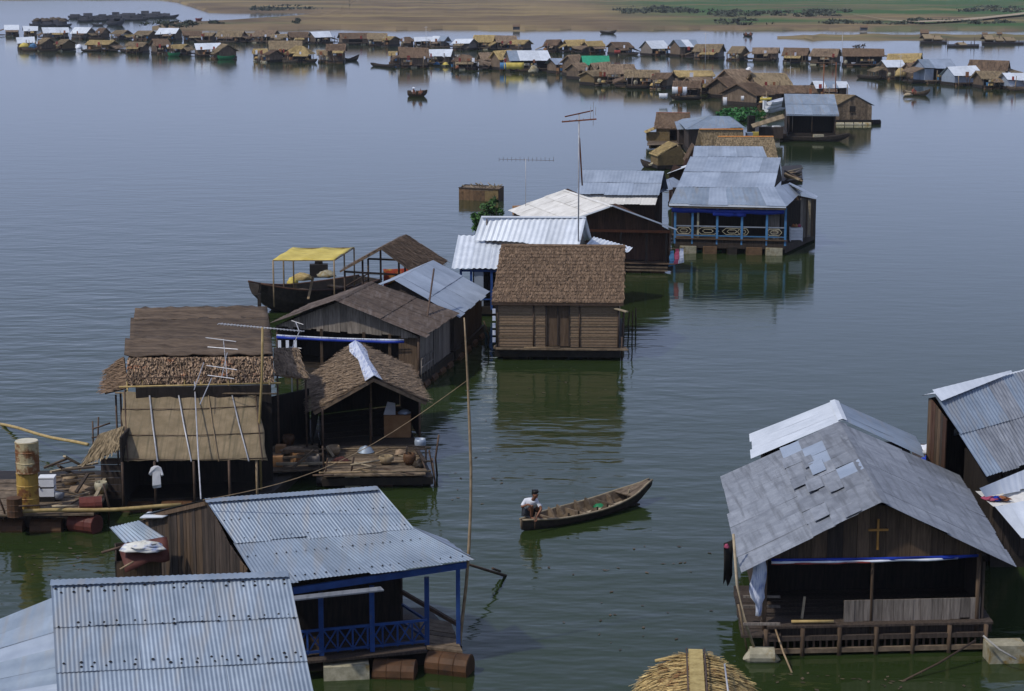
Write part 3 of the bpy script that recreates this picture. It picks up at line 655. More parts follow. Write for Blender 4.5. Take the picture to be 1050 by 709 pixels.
# posts and dark inside
for px, py in ((127, 520), (160, 519), (200, 519), (236, 518), (264, 515)):
    q = P(px, py, .3); post(h, q, .2, 1.55, .035, 'stick' if px not in (264,) else 'bambooold')
bk = [P(132, 520, .3) + V((0, 2.3, 0)), P(270, 516, .3) + V((0, 2.3, 0))]
bk[0] = bk[0] + V((-.15, 0, 0)); wall(h, bk[0], bk[1], .2, 3.12, 'interior', .05, 'back_wall')
for px, top_, lean in ((113, 405, 0), (118, 402, 0), (124, 400, 0)): q = P(px, 486, .3) + V((0, 1.2, 0)); post(h, q, .1, UP(q, top_), .03, 'stick')
for i in range(6):
    q0, q1 = P(100, 513, .35) + V((0, .6, .19 * i)), P(127, 513, .35) + V((0, .6, .19 * i)); MB().beam(q0, q1, .03, .17).build('wall_board', 'wood', h)
wall(h, P(127, 522, .2), bk[0], .2, 2.2, 'interior', .05, 'side_wall')
platform(h, [P(98, 524, 0), P(276, 520, 0), P(276, 520, 0) + V((0, 2.8, 0)), P(98, 524, 0) + V((0, 2.8, 0))], -.05, .32)
for px in (140, 180, 222, 255): cyl(h, P(px, 526, .0) + V((0, .3, 0)), .25, .85, 'browndrum', 'float_drum', (1, 0, 0))
platform(h, [P(276, 520, 0), P(330, 470, 0), P(322, 440, 0), P(262, 440, 0)], -.03, .30, 'darkwet', 'back_raft')
wall(h, P(270, 462, .3), P(318, 450, .3), .3, 1.9, 'interior', .05, 'screen_wall')
# thatched lean-to at its left
thatch(h, P(103, 445, 1.95), P(127, 437, 2.25), P(127, 458, 1.85), P(84, 477, 1.1), 'thT', 7, 30, .25, .05, .07, .05, .6, 'side_roof')
o = MB()
# ---- left raft with drums
h = thing('raft', 'timber landing raft at the left edge carrying drums and planks', 'raft', P(55, 540, 0))
platform(h, [P(-14, 543, 0), P(97, 541, 0), P(112, 500, 0), P(-6, 500, 0)], .1, .5)
boards(h, P(-14, 544, .0), P(97, 542, .0), .06, [(0, .5), (1, .5)], .20, 'wood', True, .05, 'side_board')
deck(h, P(-14, 528, .55), P(97, 527, .55), P(116, 490, .55), P(-8, 492, .55), 9, 'deck', .55)
for px in (5, 45): cyl(h, P(px, 546, .05) + V((0, .4, 0)), .26, .85, 'browndrum', 'float_drum', (1, 0, 0))
b = P(29.5, 523, .55)
o = cyl(None, Z(b, 1.07), .285, 1.02, 'rustdrum', 'oil_drum', (0, 0, 1), 20); tag(o, 'yellow rusty oil drum standing on the raft, under the pale lidded one', 'drum')
t = thing('oil_drum', 'pale lidded rusty drum standing on top of the yellow drum', 'drum', Z(b, 1.59))
bb = Z(b, 0) + V((.04, -.05, 0)); cyl(t, Z(bb, 2.02), .305, .84, 'palerust', 'drum_body', (0, 0, 1), 20)
MB().tube([Z(bb, 2.425), Z(bb, 2.455)], .295, 20).build('drum_lid', 'drumtop', t)
t = thing('box', 'white two tiered box beside the yellow drum on the raft', 'box', P(48.5, 514, .55))
q = P(48.5, 514, .55); MB().box(q + V((0, .1, .24)), .40, .36, .24, .05).build('lower_tier', 'white', t); MB().box(q + V((0, .1, .52)), .40, .36, .22, .05).build('upper_tier', 'white', t); MB().box(q + V((0, .1, .385)), .36, .33, .05, .05).build('tier_gap', 'dark', t); MB().box(q + V((0, .1, .07)), .42, .38, .14, .05).build('base', 'dark', t); MB().box(q + V((0, .1, .655)), .43, .38, .03, .05).build('lid', 'white', t)
o = cyl(None, P(15, 520, .8), .2, .5, 'browndrum', 'oil_drum', (0, 0, 1)); tag(o, 'dark red brown drum cut by the left picture edge', 'drum')
for (x0, y0, z0, x1, y1, z1, r, mt, lb) in (
    (13, 438.5, .12, 90, 457, .9, .05, 'bamboo', 'long yellow bamboo pole reaching out over open water at the left edge'),
    (8, 526, .62, 186, 519, .62, .055, 'bamboo', 'long yellow bamboo pole lying along the raft front')):
    a_, b_ = P(x0, y0, z0), P(x1, y1, z1)
    if x0 == 13: a_ = lerp(b_, a_, 1.25)
    tag(pole(None, [lerp(a_, b_, i / 8) + V((0, 0, .03 * math.sin(i))) for i in range(9)], r, mt, 'bamboo_pole', 8), lb, 'pole')
q = [(52, 484, .95, 100, 475, .9), (48, 490, .8, 104, 488, .8), (60, 478, 1.15, 78, 488, .6), (66, 468, 1.3, 88, 480, .7), (45, 480, 1.0, 70, 470, 1.2), (78, 505, .7, 90, 486, 1.1), (95, 515, .7, 108, 490, .8)]
for i, (x0, y0, z0, x1, y1, z1) in enumerate(q):
    o = MB().beam(P(x0, y0, z0), P(x1, y1, z1), .09, .05).build('plank', ['boatpale', 'deck', 'wood'][i % 3]); tag(o, 'loose weathered plank piled on the landing raft beside the drums', 'plank', 'loose planks on the landing raft')
for i in range(4):
    o = MB().beam(P(58 + i * 2, 500 - i * 6, .66 + .16 * i), P(97, 497 - i * 6, .66 + .16 * i), .12, .05).build('plank', 'deck'); tag(o, ['lowest', 'second lowest', 'second highest', 'topmost'][i] + ' plank of the neat stack behind the white box on the raft', 'plank', 'stacked planks on the landing raft')
o = cyl(None, P(87, 537, .2), .27, .8, 'reddrum', 'float_drum', (.9, -.4, 0)); tag(o, 'faded red drum floating at the right end of the landing raft', 'drum')
o = cyl(None, P(93, 517, .68), .2, .6, 'reddrum', 'float_drum', (.9, .2, 0)); tag(o, 'smaller dark red drum lying on the raft end', 'drum')
# white shirt hung from the mat's edge
c0 = P(160, 478, 1.45); mb = MB()
prof = [(-.06, 0), (.06, 0), (.16, -.05), (.23, -.27), (.16, -.30), (.125, -.17), (.14, -.60), (-.13, -.64), (-.12, -.17), (-.17, -.29), (-.24, -.25), (-.16, -.05)]; k = len(prof)
mb.add([c0 + V((x, -.025 - .015 * math.sin(i * 2), z)) for i, (x, z) in enumerate([(x_ * .85, z_ * .85) for x_, z_ in prof])] + [c0 + V((x * .85, .025 + .015 * math.sin(i * 3), z)) for i, (x, z) in enumerate(prof)], [tuple(range(k)), tuple(reversed(range(k, 2 * k)))] + [(i, k + i, k + (i + 1) % k, (i + 1) % k) for i in range(k)])
tag(mb.build('shirt', 'cloth'), 'white shirt hung to dry under the reed mat', 'shirt')

# ---- aerials on the mat house
def yagi(par, a, b, n, half, r, mat, vertical=False, up=None):
    a, b = V(a), V(b); pole(par, [a, b], r, mat, 'boom', 6); d = (b - a).normalized(); sidev = up if up is not None else V((0, 0, 1)).cross(d).normalized()
    for i in range(n):
        p = lerp(a, b, (i + .5) / n); k = half * (1 - .35 * i / n); MB().tube([p - sidev * k, p + sidev * k], r * .8, 5).build('element', mat, par)
q = P(266, 432, 2.3)
t = thing('aerial', 'yellow bamboo mast with a long ribbed horizontal aerial, right of the reed mat', 'aerial', q)
qt = Z(q, UP(q, 336)) + V((.15, 0, 0)); pole(t, [Z(q, .3), q, lerp(q, qt, .5) + V((.03, 0, 0)), qt], .035, 'bamboo', 'mast', 8)
zz = qt.z - .02; yagi(t, P(224, 332, zz), P(312, 340, zz), 26, .13, .014, 'greypole')
q = P(207, 515, .4)
t = thing('aerial', 'thin grey mast standing before the reed mat with slanting aerial rods', 'aerial', q)
q2 = P(199.5, 392, 3.15); q = P(206, 512, 1.1); pole(t, [q, lerp(q, q2, .5) + V((0, -.05, 0)), q2], .02, 'greypole', 'mast', 6)
b1 = P(203, 384, 3.3); b2 = P(226, 347, 4.4)
for p0, p1, r in (((205, 415, 3.0), (217, 388, 3.5), .014), ((199, 400, 3.2), (209, 372, 3.7), .012), ((227, 388, 3.4), (233, 362, 3.9), .012), ((233, 388, 3.4), (229, 348, 4.25), .012), ((211, 346.5, 4.3), (242, 350.5, 4.3), .016), ((213, 356, 4.1), (244, 358.5, 4.1), .016), ((212, 375, 3.7), (243, 379.5, 3.7), .013), ((213, 385, 3.5), (240, 388.5, 3.5), .013)):
    MB().tube([P(*p0), P(*p1)], r, 5).build('rod', 'greypole', t)
q = P(306, 365, 2.6)
t = thing('aerial', 'small zigzag aerial over the dark gap by the striped tarp', 'aerial', q); pole(t, [Z(P(299, 376, 2.4), .3), P(299, 376, 2.4)], .016, 'greypole', 'mast', 5)
for p0, p1 in (((303, 330, 3.4), (307, 340, 3.2)), ((307, 340, 3.2), (299, 358, 3.0)), ((299, 329, 3.4), (311, 333, 3.3)), ((296, 356, 2.9), (309, 357.5, 2.9)), ((299, 358, 3.0), (299, 376, 2.4))):
    MB().tube([P(*p0), P(*p1)], .016, 5).build('rod', 'greypole', t)

# ---- H4: thatched hut on its own raft
R0, R1 = P(383, 388, 2.75), P(364, 352, 2.75)
f0, b0, b1 = P(438, 413, 1.7), P(321, 423, 1.6), P(315, 389, 1.65)
f1 = f0 + (R1 - R0) + V((.1, 0, 0))
h = thing('thatched_hut', 'open fronted thatched hut with plastic on its ridge, on a cluttered raft', 'hut', P(385, 470, 0))
thatch(h, R1, R0, f0, f1, 'thG', 16, 36, .24, .05, .10, .10, .7)
thatch(h, R0, R1, b1, b0, 'thG', 16, 36, .24, .05, .10, .10, .7)
mb = MB(); rr = (R0 - R1)
for i in range(70):
    p = R1 + rr * R.random() + V((0, 0, .05)); s = R.choice((-1, 1)); d = (f0 - R0) if s > 0 else (b0 - R0); d = d.normalized() * R.uniform(.2, .4); x = rr.normalized() * .03
    mb.add([p - x, p + x, p + x + d + V((0, 0, .06)), p - x + d + V((0, 0, .05))], [(0, 1, 2, 3)])
mb.build('ridge_thatch', 'thG', h, kind='stuff')
bks = [shift(f1, R1, .35), shift(b1, R1, .35)]
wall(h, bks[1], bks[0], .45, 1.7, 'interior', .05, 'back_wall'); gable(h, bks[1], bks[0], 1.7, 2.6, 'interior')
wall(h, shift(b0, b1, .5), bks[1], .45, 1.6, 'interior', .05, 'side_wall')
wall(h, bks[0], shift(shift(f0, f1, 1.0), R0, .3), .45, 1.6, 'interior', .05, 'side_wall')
for q in (shift(f0, R0, .3), shift(b0, R0, .3), shift(lerp(f0, b0, .5), R1, .05)): post(h, q, .4, 1.75 if q.z < 1.8 else 2.5, .035, 'stick')
post(h, P(381, 448, .5), .5, 2.55, .03, 'bambooold')
o = MB()
pa = [P(355, 368, 2.84), P(372, 360, 2.86), P(396, 388, 2.72), P(370, 391, 2.78)]
q_ = (R0 - R1).normalized(); fd, bd = (f0 - R0).normalized(), (b0 - R0).normalized(); vs = []
for t_, hw in ((.02, .30), (.2, .42), (.5, .25), (.8, .33), (1.02, .38)):
    c_ = R1 + rr * t_ + V((0, 0, .10)); vs += [c_ + bd * hw * .85, c_ + V((0, 0, .02)), c_ + fd * hw * .95]
o.add(vs, [(3 * i + j, 3 * i + 3 + j, 3 * i + 4 + j, 3 * i + 1 + j) for i in range(4) for j in (0, 1)])
o = tag(o.build('plastic_sheet', 'bluewhite'), 'torn blue and white plastic sheet patching the thatched hut ridge', 'plastic sheet'); o.modifiers.new('thick', 'SOLIDIFY').thickness = .015
deck(h, shift(f0, b0, .35), shift(b0, f0, .35), bks[1], bks[0], 7, 'wood', .44)
platform(h, [shift(f0, b0, .35), shift(b0, f0, .35), bks[1], bks[0]], .02, .36)
# raft of the hut
cr = [P(328, 492, .3), P(447, 490, .3), P(428, 452, .3), P(325, 456, .3)]
platform(h, [lerp(p, (cr[0] + cr[2]) / 2, .04) for p in cr], .08, .3)
deck(h, P(333, 487, .45), P(437, 486, .45), P(427, 455, .45), P(338, 458, .45), 11, 'deck', .45)
for y_ in (460, 474, 484): pole(h, [P(327, y_ + 1, .55), P(442, y_ - 1, .55)], .03, 'bambooold', 'raft_pole', 6)
for i, (px, mt, nm_) in enumerate(((362, 'floatpale', 'float_block'), (388, 'browndrum', 'float_drum'), (418, 'darkwet', 'float_log'), (340, 'darkwet', 'float_log'))):
    q = P(px, 494, .12)
    if nm_ == 'float_block': MB().box(q, .42, .5, .45).build(nm_, mt, h)
    else: cyl(h, q, .17 if nm_ == 'float_drum' else .14, .85, mt, nm_, (1, -.05, 0))
for (x0, y0, z0, x1, y1, z1) in ((332, 498, .0, 336, 470, .9), (446, 494, 0, 440, 462, 1.1), (425, 452, .5, 436, 480, .7), (447, 500, 0, 443, 470, .8)): pole(h, [P(x0, y0, z0), P(x1, y1, z1)], .025, 'stick', 'raft_stake', 5)
q = P(408, 447, .45)
t = thing('crate', 'brown plywood crate standing at the open front of the thatched hut', 'crate', q)
for k, (sx, sy, wx, wy) in enumerate(((0, -.27, .82, .03), (0, .27, .82, .03), (-.395, 0, .03, .51), (.395, 0, .03, .51))): MB().box(q + V((sx, sy, .36)), wx, wy, .70).build('side_panel', 'crate', t)
MB().box(q + V((0, 0, .03)), .76, .51, .04).build('base', 'crate', t); MB().box(q + V((0, 0, .69)), .76, .50, .02).build('lid', 'crate', t)
o = MB().slab(q + V((-.42, -.25, .74)), q + V((-.05, -.25, .74)), q + V((-.08, .15, 1.0)), q + V((-.32, .15, 1.05)), .03); tag(o.build('white_board', 'white'), 'white board leaning on top of the plywood crate', 'board')
o = heap('tinblue', q + V((.2, 0, .715)), .18, .18, .12, 'bowl_stack'); tag(o, 'grey bundle lying on the right of the plywood crate lid', 'bundle')
q = P(375, 464, .45); prof = [(.0, .17), (.17, .13), (.22, .04), (.26, .0)]; mb = MB(); n = 18
vs = [q + V((r * math.cos(2 * math.pi * j / n), r * math.sin(2 * math.pi * j / n), z + .02)) for r, z in [(.02, .19)] + prof[1:] for j in range(n)]
mb.add(vs, [(i * n + j, i * n + (j + 1) % n, (i + 1) * n + (j + 1) % n, (i + 1) * n + j) for i in range(3) for j in range(n)] + [tuple(range(n))])
tag(mb.build('basin', 'tin', smooth=True), 'upturned aluminium basin on the hut raft', 'basin')
for i, (x0, y0, z0, x1, y1, z1) in enumerate(((288, 470, .7, 330, 466, .7), (283, 476, .6, 332, 475, .6), (290, 462, .9, 326, 463, .85), (300, 480, .5, 322, 462, 1.0), (335, 458, .8, 342, 468, .5), (425, 458, .7, 436, 474, .7))):
    o = MB().beam(P(x0, y0, z0), P(x1, y1, z1), .10, .06).build('plank', ['deck', 'boatpale', 'wood'][i % 3]); tag(o, 'driftwood plank heaped on the walkway around the thatched hut', 'plank', 'driftwood planks by the thatched hut')
h = thing('walkway', 'cluttered plank walkway between the reed mat house and the thatched hut', 'walkway', P(303, 480, 0))
platform(h, [P(276, 492, 0), P(326, 488, 0), P(326, 460, 0), P(280, 462, 0)], 0, .38)
deck(h, P(276, 484, .45), P(328, 481, .45), P(326, 455, .45), P(280, 458, .45), 8, 'deck', .45)
for i, (px, py, sx, sz, mt) in enumerate(((288, 464, .3, .22, 'crate'), (296, 470, .35, .18, 'deck'), (305, 474, .3, .3, 'crate'), (312, 468, .28, .2, 'deck'), (285, 478, .3, .3, 'crate'), (289, 441, .35, .2, 'white'))):
    o = MB().box(P(px, py, .45) + V((0, 0, sz / 2)), sx, .3, sz, i * .4).build('box', mt); tag(o, ['low brown box at the left end of the cluttered walkway', 'flat grey brown box on the cluttered walkway', 'tall brown box in the middle of the cluttered walkway', 'flat box at the hut end of the cluttered walkway', 'brown box at the walkway edge under the reed mat corner', 'small white box on the back of the cluttered walkway'][i], 'box')
def house(label, R0, R1, E0, E1, G0, G1, name='floating_house', oh=.3, zf=.45):
    F = Frame(R0, R1, E0, E1, G0, G1, oh, zf); F.h = thing(name, label, 'house', F.base); return F
def simple_walls(F, e='panel', g='panel', w0='panel', w1='panel', mat='wood', bw=.2, sep=False, e_top=None, inner=None):
    """walls by side: 'panel', 'boards', 'open', 'gable' (gable triangle only); e/g = under the eaves, w0/w1 = gable ends"""
    inner = inner or 'interior'; h = F.h; zf = F.zf; ze, zg = F.zt('e') - .06, F.zt('g') - .06
    def side(kind, a, b, z):
        if kind == 'boards': boards(h, a, b, zf, [(0, z), (1, z)], bw, mat, sep)
        elif kind == 'panel': wall(h, a, b, zf, z, mat)
        elif kind == 'open':
            n = max(2, int((b - a).length / 1.6) + 1)
            for i in range(n): post(h, lerp(a, b, i / (n - 1)), zf, z + .05, .04, 'stick')
    side(e, F.e0, F.e1, ze); side(g, F.g1, F.g0, zg)
    def end(kind, a, b, za, zb, r):
        s = max(.1, min(.9, (Z(r, 0) - Z(a, 0)).dot((Z(b, 0) - Z(a, 0)).normalized()) / (Z(b, 0) - Z(a, 0)).length)); zr = r.z - .07
        if kind == 'boards': boards(h, a, b, zf, [(0, za), (s, zr), (1, zb)], bw, mat, sep)
        elif kind == 'panel':
            wall(h, a, b, zf, min(za, zb), mat); gable(h, a, b, min(za, zb), zr, mat, s=s)
        elif kind in ('gable', 'gableboards'):
            if kind == 'gable': gable(h, a, b, min(za, zb), zr, mat, s=s)
            else: boards(h, a, b, min(za, zb) - .05, [(0, za), (s, zr), (1, zb)], bw, mat, sep, name='gable_board')
            for q in (a, b): post(h, q, zf, min(za, zb), .05, 'stick')
    end(w0, F.g0, F.e0, zg, ze, F.R0); end(w1, F.e1, F.g1, ze, zg, F.R1)
    pts = [F.e0, F.e1, F.g1, F.g0]
    platform(h, [lerp(p, F.c, -.04) for p in pts], .12, zf)
def floats(F, a, b, n, mat='browndrum', r=.2, L=.7, kind='drum', z=.04):
    for i in range(n):
        q = lerp(a, b, (i + .5) / n); d = (Z(b, 0) - Z(a, 0)).normalized()
        if kind == 'drum': cyl(F.h, Z(q, z), r, min(L, (b - a).length / n * .9), mat, 'float_drum', d)
        else: MB().box(Z(q, z + .05), min(L, (b - a).length / n * .8), .5, r * 2, math.atan2(d.y, d.x)).build('float_block', mat, F.h)

# ---- H5: big dark house with striped tarp
R0, R1 = P(343, 309, 3.05), P(381, 289.5, 3.05); E0, E1, G0 = P(434, 346, 1.95), P(470, 321, 1.95), P(275, 333, 1.95); G1 = para(G0, R0, R1)
F = house('large brown board roofed house with a blue and white strip across its gable', R0, R1, E0, E1, G0, G1, oh=.28); h = F.h
sheets(h, R0, R1, E1, E0, 9, 2, ['brownroof'], .3, .012, 4, .05); sheets(h, R1, R0, G0, G1, 9, 2, ['brownroof'], .3, .012, 4, .05)
ridge_cap(h, R0, R1, 'brownroof', .12, .04)
simple_walls(F, e='boards', g='panel', w0='gableboards', w1='panel', mat='woodgrey', bw=.24, sep=True)
inn = Z(lerp(R0, R1, .35), 0)
wall(h, lerp(F.g0, F.g1, .45), lerp(F.e0, F.e1, .45), .45, 1.9, 'interior', .05, 'inner_wall')
a_, b_ = P(276, 345, 2.22), P(420, 349, 2.22)
a_ = lerp(F.g0, F.e0, .0); a_.z = UP(a_, 342.5); b_ = lerp(F.g0, F.e0, .90); b_.z = UP(b_, 347.5); off = V((-.0, -.12, 0))
cloth_strip(h, (a_ + off, b_ + off), .06, 'bluewhite', 'tarp_strip', .03); cloth_strip(h, (a_ + off + V((0, -.02, -.055)), b_ + off + V((0, -.02, -.055))), .09, 'bluetarp', 'tarp_strip', .03)
for s_ in (.32, .62, .8): post(h, lerp(F.g0, F.e0, s_), .45, 1.9, .05, 'woodmid', sq=True)
wall(h, lerp(F.g0, F.e0, .86) + V((0, .15, 0)), lerp(F.g0, F.e0, .99) + V((0, .15, 0)), .45, 1.88, 'woodmid', .05, 'door_panel')
for z_ in (.8, 1.1): bar(h, Z(F.e0, z_) + V((.1, -.15, 0)), Z(lerp(F.e0, F.e1, .35), z_) + V((.1, -.1, 0)), .04, .04, 'woodgrey', 'rail')
for i in range(5): q = lerp(F.e0, F.e1, .35 * i / 4) + V((.1, -.12, 0)); post(h, q, .3, 1.12, .018, 'woodgrey', 'baluster')
floats(F, F.e0, F.e1, 4); floats(F, F.g0, F.e0, 4)
for i in range(7):
    q = P(283 + i * 4, 353, 1.68); mb = MB().box(q + V((0, -.1, -.1)), .11, .03, .5); tag(mb.build('cloth', 'whitetarp'), {1: 'leftmost', 3: 'middle', 5: 'rightmost'}[i] + ' of three pale cloths hanging beneath the blue and white tarp', 'cloth', 'pale cloths hanging under the striped tarp') if i in (1, 3, 5) else None
q0, q1 = P(429, 385, .5), P(445, 276, 3.5)
tag(pole(None, [q0 + V((0, -.3, 0)), lerp(q0, q1, .5) + V((.02, -.3, 0)), q1], .035, 'stick', 'bamboo_pole'), 'dark pole leaning against the right eave of the brown roofed house', 'pole')

# ---- H6: grey tin shed roof behind it
R0, R1, E0, E1 = P(404, 288, 2.95), P(444, 267.5, 2.95), P(470, 326, 1.8), P(502, 299.5, 1.8); G0, G1 = Z(R0 * 2 - E0, 1.8), Z(R1 * 2 - E1, 1.8)
F = house('house with a plain grey tin roof sloping right, tucked behind the brown roofed house', R0, R1, E0, E1, G0, G1); h = F.h
sheets(h, R0, R1, E1, E0, 6, 2, ['tinblue'], .12, .008, 4, .05); sheets(h, R1, R0, G0, G1, 6, 2, ['tinblue'], .12, .008, 4, .05)
simple_walls(F, e='boards', g='panel', w0='panel', w1='panel', mat='wood', bw=.22, sep=False)
floats(F, F.e0, F.e1, 4)
# ---- H7: open thatched pavilion
R0, R1, E1, E0, G0 = P(391, 254, 3.5), P(416, 240.5, 3.5), P(459, 268, 2.2), P(431, 284, 2.2), P(348, 278, 2.25); G1 = para(G0, R0, R1)
F = house('open sided pavilion with a brown thatched roof on thin posts', R0, R1, E0, E1, G0, G1, 'pavilion', oh=.2); h = F.h; h['category'] = 'pavilion'
thatch(h, R0, R1, E1, E0, 'thB', 12, 26, .25, .06, .08, .05, .5); thatch(h, R1, R0, G0, G1, 'thB', 12, 26, .25, .06, .08, .05, .5)
for s_ in (0, .25, .5, .75, 1):
    post(h, lerp(F.g0, F.e0, s_), .4, 2.2 + (1.1 - abs(s_ - .5) * 2.2), .045, 'stick')
for s_ in (0, .5, 1): post(h, lerp(F.g1, F.e1, s_), .4, 2.2 + (1.1 - abs(s_ - .5) * 2.2), .045, 'stick')
bar(h, Z(F.g0, 2.2), Z(F.e0, 2.2), .06, .08, 'stick'); bar(h, Z(F.g1, 2.2), Z(F.e1, 2.2), .06, .08, 'stick')
for z_ in (1.3, 1.55): bar(h, Z(F.g0, z_), Z(F.g1, z_), .04, .05, 'stick', 'rail')
platform(h, [F.e0, F.e1, F.g1, F.g0], .1, .4, 'wood')
a_, b_ = Z(lerp(F.g0, F.e0, .52), 1.75), Z(lerp(F.g0, F.e0, 1.0), 1.75)
a_, b_ = P(393, 276, 1.7), P(428, 274, 1.7)
o = cloth_strip(None, (a_, b_), 1.0, 'pattern', 'curtain', .03, 16); tag(o, 'red cloth with yellow pattern hung across the thatched pavilion', 'curtain')

# ---- H8: barge with yellow awning
def hull(par, stern, bow, beam, depth, sheer_b, sheer_s, mat, n=16, tip=.12, z0=-.12, th=.05, name='hull', mi=None, full=.55, pinch=0.0):
    """plank boat hull lofted along stern->bow, open on top; returns station function"""
    st, bw = Z(stern, 0), Z(bow, 0); d = (bw - st); L = d.length; d.normalize(); s = V((-d.y, d.x, 0))
    def half(t): return beam / 2 * max(tip, (math.sin(math.pi * (.10 + .83 * t)) ** full) * (1 if t < .75 else 1 - ((t - .75) / .25) ** 2 * .75)) * (1 - pinch * max(0, (.22 - t) / .22) ** 1.5)
    def top(t): return z0 + depth + sheer_b * max(0, (t - .45) / .55) ** 2 + sheer_s * max(0, (.35 - t) / .35) ** 2
    def keel(t): return z0 + (sheer_b * .95 + depth * .5) * max(0, (t - .72) / .28) ** 2 + (sheer_s * .9 + depth * .25) * max(0, (.16 - t) / .16) ** 2
    mb = MB(); vs = []
    for i in range(n + 1):
        t = i / n; c = st + d * L * t; hw = half(t)
        for k, (fx, fz) in enumerate(((-1, 1), (-.86, .5), (-.5, .08), (0, 0), (.5, .08), (.86, .5), (1, 1))):
            vs.append(c + s * hw * fx + V((0, 0, lerp(keel(t), top(t), fz))))
    fs = [(i * 7 + k, i * 7 + k + 1, (i + 1) * 7 + k + 1, (i + 1) * 7 + k) for i in range(n) for k in range(6)]
    fs += [tuple(range(7)), tuple(reversed([n * 7 + k for k in range(7)]))]
    o = mb.add(vs, fs).build(name, mat, par); so_ = o.modifiers.new('thick', 'SOLIDIFY'); so_.thickness = th
    if mi: 
        o.data.materials.append(M[mi]); so_.material_offset = 1; so_.material_offset_rim = 1
    def at(t, f, z=None):
        c = st + d * L * t + s * half(t) * f; return Z(c, top(t) if z is None else z)
    at.top, at.half, at.d, at.s = top, half, d, s
    return at
st, bw = P(380, 305, 0), P(262, 322, 0)
h = thing('cargo_boat', 'dark wooden barge shaded by a yellow awning', 'boat', Z(lerp(st, bw, .5), 0))
at = hull(h, st, bw, 2.3, 1.0, .55, .1, 'boatdark', 18, .4, -.2, .07, full=.3)
for f in (-1, 1): pole(h, [at(t / 12, f) + V((0, 0, .03)) for t in range(13)], .05, 'woodred', 'gunwale', 5)
for t in (.25, .5, .72): bar(h, at(t, -.96, .62), at(t, .96, .62), .25, .06, 'wood', 'thwart')
MB().slab(at(.2, -.85, .45), at(.8, -.85, .45), at(.8, .85, .45), at(.2, .85, .45), .05).build('floor', 'darkwet', h)
for i, (px, py) in enumerate(((266, 312), (303, 301))): post(h, P(px, py, .7), .5, 1.15, .07, 'boatdark', 'bollard_post', sq=True)
A, B, C, D = P(300.5, 254, 2.65), P(363, 253.5, 2.65), P(342.5, 266.5, 2.6), P(280, 266.5, 2.6)
t = thing('awning', 'yellow tarpaulin awning on six slim posts over the dark barge', 'awning', Z(lerp(A, C, .5), .5))
vs = []; mb = MB()
for i in range(13):
    for j in range(7):
        p = lerp(lerp(A, B, i / 12), lerp(D, C, i / 12), j / 6); vs.append(p + V((0, 0, -.08 * math.sin(math.pi * ((i % 6) / 6)) + .02 * math.sin(j * 2 + i))))
mb.add(vs, [(i * 7 + j, i * 7 + 7 + j, i * 7 + 8 + j, i * 7 + j + 1) for i in range(12) for j in range(6)])
o = mb.build('canopy', 'yellowtarp', t, smooth=True); o.modifiers.new('thick', 'SOLIDIFY').thickness = .02
for a_, b_ in ((A, B), (D, C), (A, D), (B, C)): bar(t, a_ - V((0, 0, .04)), b_ - V((0, 0, .04)), .04, .04, 'bambooold', 'canopy_rail')
for q in (A, B, C, D, lerp(A, D, .5), lerp(B, C, .5)): post(t, q, .55, q.z - .02, .035, 'bambooold')
o = MB().beam(P(316, 307, .8), P(321, 284, 1.6), .10, .05); tag(o.build('plank', 'bambooold'), 'plank propped upright on the barge deck', 'plank')
for i, (px, py, mt, rx, lb) in enumerate(((309, 287, 'thY', .5, 'straw coloured bundle heaped on the barge under the awning'), (335, 284, 'floatpale', .45, 'pale sack heap at the right of the barge'), (327, 282, 'dark', .4, 'black engine housing standing on the barge'), (300, 291, 'yellowtarp', .25, 'yellow bundle near the barge bow'))):
    q = P(px, py, .75)
    if mt == 'dark': o = MB().box(q + V((0, 0, .2)), .85, .5, .6, .1).add([q + V((-.2, 0, .5)), q + V((.2, 0, .5)), q + V((.15, .1, .8)), q + V((-.15, .1, .8))], [(0, 1, 2, 3), (3, 2, 1, 0)]).build('engine_box', mt)
    else: o = heap(mt, q, rx, .35, .3, 'bundle', seed=i)
    tag(o, lb, 'engine' if mt == 'dark' else 'bundle')

# ---- H9: white ribbed roof house, two roofs
R0, R1 = P(493.6, 222.4, 3.9), P(601, 223, 3.9); E0, E1 = P(486, 246, 2.9), P(594, 252, 2.9); G0, G1 = Z(R0 * 2 - E0, 2.6), Z(R1 * 2 - E1, 2.6)
F = house('house under bright white ribbed tin, its roof in two steps behind the square thatched house', R0, R1, E0, E1, G0, G1); h = F.h
sheets(h, R0, R1, E1, E0, 6, 1, ['tinpale'], .25, .022, 6, .05); sheets(h, R1, R0, G0, G1, 6, 1, ['tinpale'], .25, .022, 6, .05)
L0, L1, L2, L3 = P(470, 241.5, 2.95), P(583, 243, 2.95), P(578, 277, 2.1), P(463, 275.5, 2.1)
sheets(h, L0, L1, L2, L3, 6, 1, ['tinpale'], .25, .022, 6, .05)
ridge_cap(h, R0, R1, 'tinpale', .15, .05)
sheets(h, P(609, 243, 2.7), P(649, 254, 2.35), P(645, 259, 2.25), P(590, 263, 2.4), 1, 1, ['tinpale'], .25, .02, 6, name='lean_to_sheet')
simple_walls(F, e='panel', g='panel', w0='panel', w1='panel', mat='woodgrey')
a_, b_ = shift(L3, L2, .4) + V((0, .15, 0)), L2 + V((0, .15, 0))
for s_ in (0, .1, .3): post(h, lerp(a_, b_, s_), .3, 2.1, .05, 'bluepaint', sq=True)
for z_ in (.75, 1.1): bar(h, Z(a_, z_), Z(lerp(a_, b_, .3), z_), .04, .05, 'bluepaint', 'rail')
bar(h, Z(a_, 2.0), Z(lerp(a_, b_, .4), 2.0), .05, .10, 'bluepaint')
platform(h, [Z(a_, 0), Z(b_, 0), F.e1, F.e0], .1, .45)
